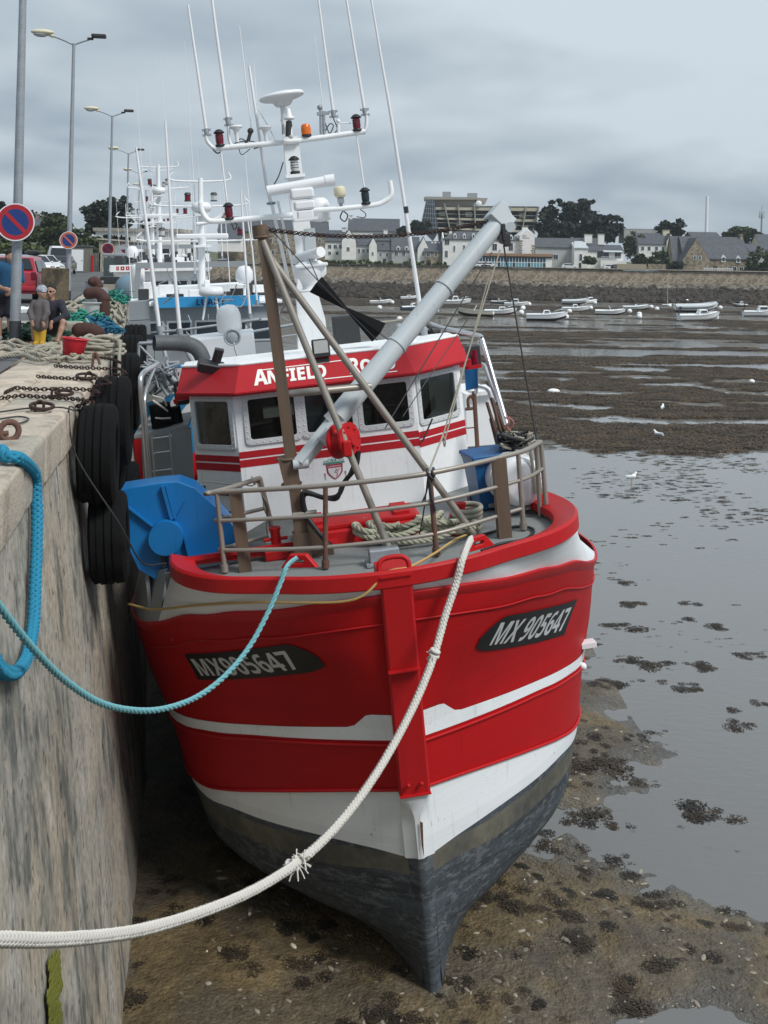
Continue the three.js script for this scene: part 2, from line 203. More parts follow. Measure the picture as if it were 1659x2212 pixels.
const M = {
  red: std([0.43, 0.007, 0.009], 0.5, { map: T.hull, bumpMap: T.plank, bumpScale: 0.0025, phys: { specularIntensity: 0.35 } }), redTrim: std([0.46, 0.012, 0.015], 0.45, { map: T.grime, bumpMap: T.bump, bumpScale: 0.002, phys: { specularIntensity: 0.5 } }), redRoof: std([0.45, 0.018, 0.026], 0.5, { map: T.grime, phys: { specularIntensity: 0.5 } }),
  white: std([0.87, 0.895, 0.915], 0.42, { map: T.grime, bumpMap: T.bump, bumpScale: 0.002 }), whiteHull: std([0.82, 0.86, 0.88], 0.42, { map: T.hull, bumpMap: T.plank, bumpScale: 0.0015 }), whiteClean: std([0.8, 0.81, 0.82], 0.35), cream: std([0.66, 0.61, 0.43], 0.5),
  boot: std([1, 1, 1], 0.62, { map: T.boot, bumpMap: T.bump, bumpScale: 0.008 }), slime: std([1, 1, 1], 0.7, { map: T.slime, bumpMap: T.bump, bumpScale: 0.006 }),
  grey: std([0.30, 0.33, 0.355], 0.5, { map: T.grime }), greyLight: std([0.50, 0.55, 0.575], 0.38, { map: T.grime }), deck: std([0.22, 0.235, 0.235], 0.7, { map: T.grime, bumpMap: T.fine, bumpScale: 0.003 }),
  blue: std([0.006, 0.17, 0.47], 0.4, { map: T.grime }), blueBin: std([0.004, 0.09, 0.25], 0.45), blueSign: std([0.03, 0.30, 0.62], 0.45, { map: T.grime }),
  black: std([0.012, 0.013, 0.014], 0.5), rubber: std([0.007, 0.0072, 0.0076], 0.9, { bumpMap: T.bump, bumpScale: 0.012, phys: { specularIntensity: 0.3 } }), brown: std([0.68, 0.62, 0.58], 0.65, { map: T.wood }), rust: std([1, 1, 1], 0.8, { map: T.rust, bumpMap: T.fine, bumpScale: 0.003 }),
  pipe: std([0.33, 0.305, 0.27], 0.45, { metal: 0.4, map: T.grime }), steel: std([0.62, 0.63, 0.64], 0.28, { metal: 0.85 }), alu: std([0.66, 0.69, 0.71], 0.45, { metal: 0.15, map: T.grime }), galv: std([1, 1, 1], 0.5, { metal: 0.25, map: T.galv }), dark: std([0.035, 0.036, 0.038], 0.5),
  glass: std([0.75, 0.8, 0.82], 0.03, { phys: { transmission: 1, thickness: 0, ior: 1.5 } }), paneFar: std([0.03, 0.04, 0.05], 0.12), lensRed: std([0.16, 0.004, 0.02], 0.15), lensGreen: std([0.01, 0.03, 0.035], 0.15), lensClear: std([0.5, 0.52, 0.5], 0.1), orange: std([0.75, 0.16, 0.01], 0.2),
  stone: std([1, 1, 1], 0.85, { map: T.stone, bumpMap: T.fine, bumpScale: 0.006 }), wall: std([1, 1, 1], 0.9, { map: T.wall, bumpMap: T.bump, bumpScale: 0.012 }), asphalt: std([1, 1, 1], 0.9, { map: T.asphalt, bumpMap: T.fine, bumpScale: 0.004 }),
  ropeWhite: std([0.62, 0.6, 0.55], 0.9), ropeOld: std([0.40, 0.375, 0.30], 0.95, { map: T.rope }), ropeGreen: std([0.50, 0.50, 0.38], 0.95, { map: T.rope }), ropeTeal: std([0.16, 0.40, 0.44], 0.85), ropeBlue: std([0.015, 0.22, 0.36], 0.85), ropeYellow: std([0.5, 0.34, 0.12], 0.85), netGreen: std([0.03, 0.25, 0.19], 0.9), netBlue: std([0.02, 0.13, 0.22], 0.9),
  boll: std([.5, .42, .45], 0.8, { map: T.rust, bumpMap: T.fine, bumpScale: 0.003 }),
  iron: std([.27, .23, .23], 0.8, { map: T.rust, bumpMap: T.fine, bumpScale: 0.003 }),
  skin: std([0.42, 0.24, 0.17], 0.6), slate: std([1, 1, 1], 0.7, { map: T.slate }), rubble: std([1, 1, 1], 0.9, { map: T.rubble, bumpMap: T.bump, bumpScale: 0.03 }), render: std([0.82, 0.82, 0.80], 0.85, { map: T.grime }), granite: std([1.15, 1.1, 1.0], 0.9, { map: T.rubble }),
};
// ---------------------------------------------------------------- mudflat, water film, weed
const WATER = -6.36;
const hullX = (d) => 0.65 - 0.122 * (d / 0.948 - 12);
function mudH(x, dd) {
  const d = dd * 0.948;
  const n = fbm(x * 0.55 + 9, d * 0.5, 5, 301) - 0.5, s = fbm(x * 0.10 + 3, d * 0.22, 4, 311) - 0.5, f = fbm(x * 2.6, d * 2.6, 3, 317) - 0.5;
  let h = -0.045;
  h += 0.17 * Math.exp(-(((x - 2.2) / 2.5) ** 2) - (((dd - 13.1) / 1.5) ** 2)) + 0.05 * Math.exp(-(((x - 3.6) / 1.2) ** 2) - (((dd - 18.5) / 1.6) ** 2));
  h += 0.075 * Math.exp(-(((x - hullX(dd) - 3.1) / 1.2) ** 2)) * sst(15.5, 17, dd) * (1 - sst(25, 30, dd));
  h += 0.20 * (1 - sst(0, 2.2, x - hullX(dd))) * (1 - sst(30, 40, d));
  const band = sst(44, 50, d) * (1 - sst(74, 86, d)); h += 0.052 * band;
  h += sst(98, 112, d) * (1 - sst(122, 134, d)) * 0.05 + sst(140, 165, d) * 0.055;
  const calm = d > 14 && d < 46 && x > 4.5 ? 0.45 : 1;
  h += (n * 0.20 + s * 0.10 + (fbm(x * 1.5 + 5, d * 1.5, 3, 319) - 0.5) * 0.09) * calm + f * 0.055 * (h > -0.03 ? 1 : 0.5);
  h += sst(228, 286, d) * 3.7;
  return h;
}
function mudColor(x, dd, h) {
  const d = dd * 0.948;
  const a = fbm(x * 0.35 + 40, d * 0.3, 4, 331), b = fbm(x * 1.3, d * 1.3 + 20, 3, 337);
  const near = 1 - sst(20, 30, d);
  let c = [mix(0.13, 0.185, a), mix(0.115, 0.145, a), mix(0.095, 0.085, a)];
  const al = sst(0.45, 0.62, b) * near; c = c.map((q, i) => mix(q, [0.225, 0.165, 0.075][i], al * 0.7));
  const wet = 1 - sst(-0.02, 0.055, h + 0.05 * (b - 0.5)); c = c.map((q, i) => mix(q, [0.15, 0.147, 0.138][i], wet * (d < 60 ? 0.85 : 0.3))); const w = sst(0.48, 0.62, fbm(x * 0.09 + 1, d * 0.2, 4, 341)) * sst(44, 50, d) * 0.7 + sst(222, 240, d) * 0.95; return c.map((q, i) => mix(q, [0.075, 0.058, 0.04][i], clamp(w) * (d > 210 ? 1 : d > 84 ? 0.2 : 0.4)));
}
{
  let gs = [];
  const sheet = (x0, x1, nx, d0, d1, nd, pow = 1) => {
    const rows = []; for (let i = 0; i <= nd; i++) { const d = d0 + (d1 - d0) * Math.pow(i / nd, pow), r = []; for (let j = 0; j <= nx; j++) { const x = x0 + (x1 - x0) * j / nx; r.push(V(x, WATER + mudH(x, d), -d)); } rows.push(r); }
    const g = grid(rows, (i, j, q) => [q.x, q.z]), c = new Float32Array(rows.length * rows[0].length * 3); rows.flat().forEach((q, i) => c.set(mudColor(q.x, -q.z, q.y - WATER), i * 3));
    g.setAttribute('color', new THREE.BufferAttribute(c, 3)); gs.push(g);
  };
  const mudM = (o) => std([1, 1, 1], 0.5, { map: T.mud, bumpMap: T.mudb, bumpScale: 0.05, vertexColors: true, ...o });
  sheet(-4, 8, 300, 9.5, 22, 310); sheet(8, 18, 110, 9.5, 22, 130); sheet(-4, 18, 240, 22, 46, 260);
  // wetness: how far the mud stands out of the film of water decides how rough it is
  const rt = tex(1024, 1024, (u, v) => { const x = -4 + 22 * u, d = 46 - 36.5 * v; return mix(0.16, 0.62, sst(-0.005, 0.075, mudH(x, d) + 0.05 * (fbm(x * 3, d * 3, 3, 345) - 0.5))); }, 22, 36.5, false); rt.repeat.set(1 / 22, 1 / 36.5); rt.offset.set(4 / 22, 46 / 36.5);
  mesh('mudflat', gs, mudM({ roughness: 1, roughnessMap: rt })).userData.kind = 'structure'; gs = [];
  sheet(-30, -4, 26, 9.5, 46, 36); sheet(18, 60, 60, 9.5, 46, 40); sheet(-40, 60, 60, -40, 9.5, 30); sheet(-60, 80, 280, 46, 134, 240); sheet(-160, 190, 260, 134, 300, 150);
  mesh('mudflat', gs, mudM()).userData.kind = 'structure';
  struct('ground', grid([[V(-1500, -6.6, 60), V(1500, -6.6, 60)], [V(-1500, -6.6, -287), V(1500, -6.6, -287)]], (i, j, q) => [q.x, q.z]), std([0.12, 0.11, 0.09], 0.9, { map: T.mud }));
  const ripple = tex(256, 256, (u, v) => fbm(u * 10, v * 22, 4, 351, 10, 22), 2.2, 2.2, false);
  struct('shallow_water', grid([[V(-160, WATER, 40), V(190, WATER, 40)], [V(-160, WATER, -262), V(190, WATER, -262)]], (i, j, q) => [q.x, q.z]), std([0.15, 0.15, 0.145], 0.09, { bumpMap: ripple, bumpScale: 0.004 }));
}
const EDGE = [[2.0, -1.52], [7.4, -2.5], [8.7, -2.74], [11.6, -3.2], [12.8, -3.4], [16.1, -3.95], [18.4, -4.42], [28.2, -6.46], [44, -10.0], [60, -13.4], [130, -29]];
const edgeX = (d) => lerpTab(EDGE, d), edgeDir = (d) => { const s = (edgeX(d + 0.6) - edgeX(d - 0.6)) / 1.2; return Math.atan2(-s, 1); };   // turn about y so that local -z runs along the quay
// bladderwrack: mounds of small ribbon fronds
function clumpGeo(seed, n, R, H) {
  const r = rngOf(seed), p = [], nn = [];
  for (let i = 0; i < n; i++) {
    const a = r() * 6.283, q = Math.sqrt(r()), x = Math.cos(a) * q * R, z = Math.sin(a) * q * R, y = H * (1 - q * q) * (0.5 + 0.5 * r()) + 0.006, b = r() * 6.283, l = R * (0.10 + 0.14 * r()), w = R * (0.025 + 0.035 * r()), dx = Math.cos(b), dz = Math.sin(b), up = (r() - 0.35) * l * 0.7;
    const A = V(x - dz * w, y, z + dx * w), B = V(x + dz * w, y, z - dx * w), C = V(x + dx * l * 0.6 + dz * w * 1.2, y + up, z + dz * l * 0.6 - dx * w * 1.2), D = V(x + dx * l * 0.6 - dz * w * 1.2, y + up * 0.9, z + dz * l * 0.6 + dx * w * 1.2), E = V(x + dx * l, Math.max(0.002, y - 0.25 * l), z + dz * l);
    for (const t of [[A, B, C], [A, C, D], [D, C, E]]) for (const k of t) p.push(k.x, Math.max(0, k.y), k.z);
  }
  const m = 14, cp = []; for (let i = 0; i < m; i++) { const a0 = i / m * 6.283, a1 = (i + 1) / m * 6.283, k0 = 0.75 + 0.4 * vn(i, seed, 5), k1 = 0.75 + 0.4 * vn((i + 1) % m, seed, 5); cp.push(0, H * 0.55, 0, Math.cos(a1) * R * k1, -0.02, Math.sin(a1) * R * k1, Math.cos(a0) * R * k0, -0.02, Math.sin(a0) * R * k0); }
  const g = new THREE.BufferGeometry(); g.setAttribute('position', new THREE.BufferAttribute(new Float32Array([...p, ...cp]), 3)); g.computeVertexNormals(); return prep(g);
}
{
  const list = [[], [], []], sm = rngOf(5), m4 = new THREE.Matrix4(), q = new THREE.Quaternion();
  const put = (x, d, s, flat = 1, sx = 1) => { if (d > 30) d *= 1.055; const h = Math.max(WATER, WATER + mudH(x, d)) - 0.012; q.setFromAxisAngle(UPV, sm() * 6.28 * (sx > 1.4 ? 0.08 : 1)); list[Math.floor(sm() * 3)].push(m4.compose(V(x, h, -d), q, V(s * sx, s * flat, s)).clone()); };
  for (const [x, y, w] of [[1272, 1770, 112], [1346, 1788, 62], [1179, 1804, 66], [1539, 1760, 112], [1400, 1688, 72], [1340, 1858, 66], [1163, 1834, 76], [1468, 1784, 36], [1588, 1716, 22], [1283, 1648, 120], [1250, 1668, 80], [1081, 1982, 112], [1212, 1960, 72], [1212, 1998, 76], [1248, 2047, 80], [1447, 2096, 92], [1512, 2006, 58], [1600, 2014, 72], [1539, 1828, 30], [1600, 1840, 34], [1354, 2150, 110], [1354, 2194, 90], [1374, 1305, 66], [1487, 1303, 46], [1482, 1341, 46], [1542, 1353, 62], [1343, 1355, 72], [1360, 1425, 62], [1412, 1437, 78], [1515, 1440, 72], [1626, 1418, 60], [1480, 1483, 66], [1419, 1475, 40], [1578, 1535, 50], [1650, 1521, 60], [1604, 1566, 72], [1233, 979, 36], [1511, 992, 46], [1360, 1260, 46], [1300, 1610, 60], [1330, 1480, 70], [1290, 1390, 40], [1620, 1200, 30], [1490, 1110, 24], [1320, 1010, 30], [1420, 1005, 40], [1580, 1010, 40]]) {
    const p = onLevel(x, y, WATER), w2 = w / FPX * -p.z / 2; for (let k = 0; k < 11; k++) put(p.x + (sm() - 0.5) * w2 * 1.7, -p.z + (sm() - 0.5) * w2 * 1.3, w2 * (k ? 0.16 + 0.36 * sm() : 0.7) / 0.3, 0.5, 1 + 0.5 * sm());
  }
  for (let i = 0; i < 4200; i++) { const d = 10 + 13 * sm(), x = -1 + sm() * 8; const h = mudH(x, d); if (h > -0.01 && fbm(x * 0.9, d * 0.9, 3, 361) > 0.46) put(x, d, 0.07 + 0.42 * sm() ** 4 + 0.1 * sm(), 0.5); }
  for (let i = 0; i < 9000; i++) { const d = 13 + 34 * Math.sqrt(sm()), x = 3 + sm() * (0.36 * d - 2); const k = fbm(x * 0.35, d * 0.3, 4, 371); if (k > 0.47 + 0.10 * sm()) put(x, d, 0.06 + 0.42 * sm() ** 3 * sst(12, 36, d) + 0.12 * sm() * sm(), 0.5, 1 + 1.6 * sm()); }
  for (let i = 0; i < 1100; i++) { const d = 9.6 + 7 * sm(), x = edgeX(d) + .7 + sm() * (hullX(d) - edgeX(d)); if (fbm(x * 1.1, d * 1.1, 3, 365) > 0.44) put(x, d, 0.15 + 0.6 * sm() * sm(), 0.4); }  // extra dark weed, added to deepen the shade between wall and hull
  for (let i = 0; i < 15500; i++) { const d = 45 + 40 * Math.pow(sm(), 0.85), x = 0.10 * d + sm() * 0.29 * d; const k = fbm(x * 0.16, d * 0.42, 4, 381) + 0.10 * Math.exp(-(((d - 62) / 14) ** 2)) + (sm() - 0.5) * 0.08; if (k > 0.52) put(x, d, 0.45 + 0.85 * sm(), 0.95, 1.1 + 1.2 * sm()); }
  for (let i = 0; i < 9000; i++) { const d = 84 + 78 * sm(), x = (0.04 + sm() * 0.36) * d; const k = fbm(x * 0.06, d * 0.3, 4, 391) + 0.09 * Math.exp(-(((d - 118) / 10) ** 2)) + (sm() - 0.5) * 0.06; if (k > 0.565) put(x, d, 0.7 + 1.0 * sm(), 0.75, 1.6 + 2.2 * sm()); }
  for (let i = 0; i < 11000; i++) { const d = 150 + 90 * sm(), x = (-0.25 + sm() * 0.65) * d; const k = fbm(x * 0.04, d * 0.16, 4, 395) + 0.12 * sst(205, 232, d) + (sm() - 0.5) * 0.06; if (k > 0.545) put(x, d, 1.2 + 1.8 * sm(), 0.5, 2 + 3 * sm()); }
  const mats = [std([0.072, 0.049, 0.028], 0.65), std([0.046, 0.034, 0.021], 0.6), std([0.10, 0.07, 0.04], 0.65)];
  list.forEach((l, k) => { const im = new THREE.InstancedMesh(clumpGeo(11 + k, 150, 0.3, 0.13), mats[k], l.length); l.forEach((m, i) => { im.setMatrixAt(i, m); const z = -m.elements[14], q = z < 42 ? 0.36 + 0.25 * hsh(i, 7, 3) : 0.75 + 0.5 * hsh(i, 7, 3); im.setColorAt(i, new THREE.Color(q, q * (z < 42 ? 1.04 : 1), q * (z < 42 ? 1.05 : 1))); }); im.name = numbered('seaweed'); im.castShadow = im.receiveShadow = true; scene.add(im); tag(im, ['brown bladderwrack clumps over the mud and weed band, some added to darken the gap', 'black brown wrack clumps over the mud and weed band, some added to darken the gap', 'yellow brown wrack clumps over the mud and weed band, some added to darken the gap'][k], 'seaweed'); im.userData.kind = 'stuff'; });
  const peb = new THREE.IcosahedronGeometry(1, 1).scale(1, 0.45, 0.8), pl = []; for (let i = 0; i < 1500; i++) { const d = 10 + 9 * sm(), x = -2 + sm() * 8; if (mudH(x, d) < -0.01) continue; q.setFromAxisAngle(UPV, sm() * 6.28); const s = 0.008 + 0.028 * sm() ** 4 + 0.008 * sm(); pl.push(m4.compose(V(x, WATER + mudH(x, d), -d), q, V(s * (1 + sm()), s, s)).clone()); }
  const im = new THREE.InstancedMesh(prep(peb), std([0.30, 0.28, 0.24], 0.7), pl.length); pl.forEach((m, i) => { im.setMatrixAt(i, m); const k = sm() > 0.985 ? 2.2 : 0.35 + 0.7 * sm(); im.setColorAt(i, new THREE.Color(k, k * 0.96, k * 0.88)); }); im.name = 'pebbles'; im.castShadow = im.receiveShadow = true; scene.add(im); tag(im, 'pebbles and pale shells strewn on the brown mud beside the bow', 'pebbles'); im.userData.kind = 'stuff';
}

// ---------------------------------------------------------------- the quay
const QP = (d, off, y) => { const a = edgeDir(d); return V(edgeX(d) - Math.cos(a) * off, y, -d - Math.sin(a) * -off * 0); };   // a point off metres in from the edge
const BAT = Math.tan(THREE.MathUtils.degToRad(6.8));
function onWall(dx, dy, off = 0) { const r = ray(dx, dy); let d = 3; for (; d < 90; d += 0.005) { const x = r.x * d, y = EYE + r.y * d; if (x < edgeX(d) + Math.max(0, -y - .3) * BAT - .03 + off) break; } return V(r.x * d, EYE + r.y * d, -d); }
const edgePts = []; { let d = 2.0; while (d < 96) { edgePts.push(d); d += d > 58 ? 4 : 0.98 + 0.22 * hsh(edgePts.length, 3, 9); } }
{
  const quay = thing('quay_wall', 'weathered granite and concrete quay wall under the rope strewn coping', 'quay wall');
  const vgeo = {};
  const stoneGeo = (l, w, k) => { const g = new RoundedBoxGeometry(w, 0.46, l, 3, 0.055); const p = g.attributes.position; for (let i = 0; i < p.count; i++) { const n = fbm(p.getX(i) * 2.2 + k * 9, p.getZ(i) * 2.2 + p.getY(i) * 3, 3, 401) - 0.5; p.setY(i, p.getY(i) + n * 0.03 * (p.getY(i) > 0 ? 1 : 0)); if (p.getX(i) > 0) p.setX(i, p.getX(i) + n * 0.035); } g.computeVertexNormals(); return prep(toCreasedNormals(g, 0.7)); };
  const shades = [0.8, 0.92, 1.0, 1.1, 1.2].map((k, i) => { const m = M.stone.clone(); m.map = T.stone.clone(); m.map.offset.set(i * 0.37, i * 0.21); m.color.setRGB(k, k * (1 - 0.02 * i), k * (1 - 0.03 * i)); return m; });
  for (let i = 0; i < edgePts.length - 1; i++) {
    const d0 = edgePts[i], d1 = edgePts[i + 1], dm = (d0 + d1) / 2, a = edgeDir(dm), l = (d1 - d0) / Math.cos(a) - 0.014;
    for (const [w, off, s] of [[0.72, 0.36, 1], [0.6, 1.03, 2], [0.62, 1.66, 3]]) {
      if (s === 3 && dm < 17.5) continue;
      const k = Math.floor(hsh(i, s, 77) * 4), key = [l.toFixed(2), w, k].join(); vgeo[key] ??= stoneGeo(l, w - 0.012, k + s);
      const m = mesh('coping_stone', vgeo[key], shades[Math.floor(hsh(i, s, 5) * 5)], quay); m.position.set(edgeX(dm) - Math.cos(a) * off, -0.23 + (hsh(i, s, 8) - 0.5) * 0.016, -dm - Math.sin(a) * off * 0 + 0); m.rotation.y = a;
    }
    if (i % 2) continue; const dz = edgePts[Math.min(i + 2, edgePts.length - 1)], dq = (d0 + dz) / 2, lq = (dz - d0) / Math.cos(a) - 0.006;
    const H = 6.2, pr = [[0, 0], [H * BAT, -H], [-0.6, -H], [-0.6, 0]], pg = prism(pr, lq - .02, 0.006); pg.translate(0, 0, -lq / 2 + .01);
    const wl = mesh('wall_panel', prep(pg.translate(edgeX(dm) * 0, 0, 0)), M.wall, quay); wl.geometry = wl.geometry.clone(); { const uv = wl.geometry.attributes.uv; for (let q = 0; q < uv.count; q++) uv.setX(q, uv.getX(q) - dq); }
    wl.position.set(edgeX(dq) - 0.045, -0.462, -dq); wl.rotation.y = a;
  }
  for (const [x, y, h] of [[118, 2150, .55], [112, 2195, .4], [122, 2110, .25]]) { const p = onWall(x, y, .012), gs = [], g = rngOf(x + y); for (let i = 0; i < 240; i++) { const a = p.clone().add(V(0, (g() - .5) * h, (g() - .5) * .16 * (1.1 - Math.abs(i / 120 - 1) * .5))); a.x = p.x - (a.y - p.y) * BAT + .006; const s = .012 + .02 * g(); gs.push(ball(a, s, .35, 1, 1, 5, 4)); } mesh('moss', gs, std([.13, .14, .015], .9), quay, 'yellow green moss low on the wall'); }
  // the pier head on which the photographer stands, turning off to the side
  const head = [box(24, 0.46, 16, 9.9, -0.23, 5.9, 0.05), box(23.6, 6.3, 15.6, 9.9, -3.62, 5.85)]; mesh('pier_head', head, M.wall, quay);
  const mat = M.asphalt, ring = [], far = []; for (const d of [2.0, 6, 10, 14, 17.5, 17.6, 22, 28, 36, 44, 60, 80, 100, 130]) ring.push(V(edgeX(d) - (d < 17.55 ? 1.30 : 1.94), 0.0, -d));
  const rows = ring.map((q) => [q, V(q.x - 6, 0.03, q.z), V(q.x - 40, 0.12, q.z), V(-90, 0.3, q.z)]); struct('quay_road', grid(rows, (i, j, q) => [q.x, q.z]), mat);
  struct('quay_ground', grid([[V(-90, -0.4, 30), V(-1.6, -0.4, 30)], [V(-90, -0.4, -2), V(-2.4, -0.4, -2)], [V(-90, -0.4, -130), V(-30.3, -0.4, -130)]], (i, j, q) => [q.x, q.z]), mat);
}
// ---------------------------------------------------------------- the red trawler: its own axes are v (to the right), w (up), -u (u runs aft from the stem)
const YAW = THREE.MathUtils.degToRad(7.0), HEEL = THREE.MathUtils.degToRad(6.9), FOOT = at(931, 2082, 12.0);
const bA = V(-Math.sin(YAW), 0, -Math.cos(YAW)), bR = V(Math.cos(YAW), 0, -Math.sin(YAW));
const bX = bR.clone().multiplyScalar(Math.cos(HEEL)).addScaledVector(UPV, Math.sin(HEEL)), bY = bR.clone().multiplyScalar(-Math.sin(HEEL)).addScaledVector(UPV, Math.cos(HEEL)), bZ = bA.clone().negate();
const EYEP = V(0, EYE, 0);
const toBoat = (p) => { const q = p.clone().sub(FOOT); return V(q.dot(bX), q.dot(bY), q.dot(bZ)); };
const toWorld = (v, w, u) => FOOT.clone().addScaledVector(bX, v).addScaledVector(bY, w).addScaledVector(bA, u);
const eyeB = toBoat(EYEP), rayB = (x, y) => { const r = ray(x, y); return V(r.dot(bX), r.dot(bY), r.dot(bZ)); };
const onU = (x, y, u) => { const r = rayB(x, y); return eyeB.clone().addScaledVector(r, (-u - eyeB.z) / r.z); };      // where a bearing meets the plane at u
const onW = (x, y, w) => { const r = rayB(x, y); return eyeB.clone().addScaledVector(r, (w - eyeB.y) / r.y); };
const onPlane = (x, y, o, n) => { const r = rayB(x, y); return eyeB.clone().addScaledVector(r, o.clone().sub(eyeB).dot(n) / r.dot(n)); };
const B3 = (v, w, u) => V(v, w, -u);

const HW = [0, .15, .3, .6, .9, 1.3, 2.0, 2.7, 3.4, 4.0, 4.4], HB = [0.1, 1.19, 2.04, 2.5, 2.54, 2.65, 2.81, 3.04, 3.13, 3.1, 3.03], HL = [4.07, 4.09, 3.96, 3.8, 3.6, 3.48, 3.49, 3.54, 3.52, 3.47, 3.44], HQ = [2.51, 2.51, 2.54, 2.5, 2.45, 2.34, 2.21, 2.05, 1.97, 1.94, 1.89];
const tabOf = (a) => a.map((x, i) => [HW[i], x]), tB = tabOf(HB), tL = tabOf(HL), tQ = tabOf(HQ);
const rake = (w) => -0.38 * Math.pow(Math.max(w, 0) / 4.2, 1.6);
function halfB(s, w) { const B = curveTab(tB, w), L = curveTab(tL, w) - rake(w), q = curveTab(tQ, w), x = clamp((s - rake(w) * Math.min(s, 1)) / L); let b = Math.min(0.11, B) + Math.max(B - 0.11, 0) * mix(1 - Math.pow(1 - x, q), Math.pow(1 - (1 - x) * (1 - x), 1 / 1.9), 0.85 * sst(2.6, 4.0, w)); const t = Math.max(0, (s - 10) / 5.5); return b * (1 - (0.22 + 0.35 * clamp((2.4 - w) / 2.4)) * t * t); }
const uOf = (s, w) => s + rake(w) * (1 - Math.min(s, 1));
const hullP = (side, s, w, out = 0) => { const e = 0.02, b = halfB(s, w), p = B3(side * b, w, uOf(s, w)); if (!out) return p; const t = B3(halfB(s + e, w), w, uOf(s + e, w)).sub(B3(halfB(Math.max(0, s - e), w), w, uOf(Math.max(0, s - e), w))), n = V(-t.z, 0, t.x).normalize(); if (n.x < 0) n.negate(); return p.add(V(side * n.x, 0, n.z).multiplyScalar(out)); };
const LN = { black: [[0, 1.19], [.24, 1.245], [.7, 1.28], [1.4, 1.28], [2.06, 1.2], [16, 1.15]], red: [[0, 1.94], [.27, 1.87], [.6, 1.77], [1.14, 1.6], [1.4, 1.52], [2, 1.37], [3, 1.29], [16, 1.28]], sb: [[0, 2.5], [.3, 2.44], [.7, 2.365], [1, 2.31], [1.34, 2.235], [1.7, 2.17], [2.04, 2.1], [3, 2.0], [16, 1.95]], hump: [[0, 2.78], [.15, 2.76], [.25, 2.595], [.7, 2.49], [1.22, 2.38], [1.8, 2.27], [2.04, 2.23], [3, 2.13], [16, 2.08]], st: [[0, 4.09], [.09, 4.05], [.29, 3.965], [.55, 3.9], [.73, 3.825], [1.04, 3.74], [1.75, 3.49], [2.6, 3.3], [8, 3.2], [15.5, 3.5]] };
const lv = (k) => (s) => (k === 'hump' ? lerpTab : curveTab)(LN[k], s);
const SS = []; for (let i = 0; i <= 70; i++) SS.push(15.5 * Math.pow(i / 70, 2.6));
function strip(side, lo, hi, n, off = 0, s1 = 99) { const rows = []; let arc = 0; for (let i = 0; i < SS.length && SS[i] <= s1; i++) { const r = []; for (let j = 0; j <= n; j++) r.push(hullP(side, SS[i], mix(lo(SS[i]), hi(SS[i]), j / n), off)); rows.push(r); } const arcs = rows.map((r, i) => (arc += i ? r[n].distanceTo(rows[i - 1][n]) : 0)); return grid(rows, (i, j, q) => [arcs[i] * side, q.y]); }

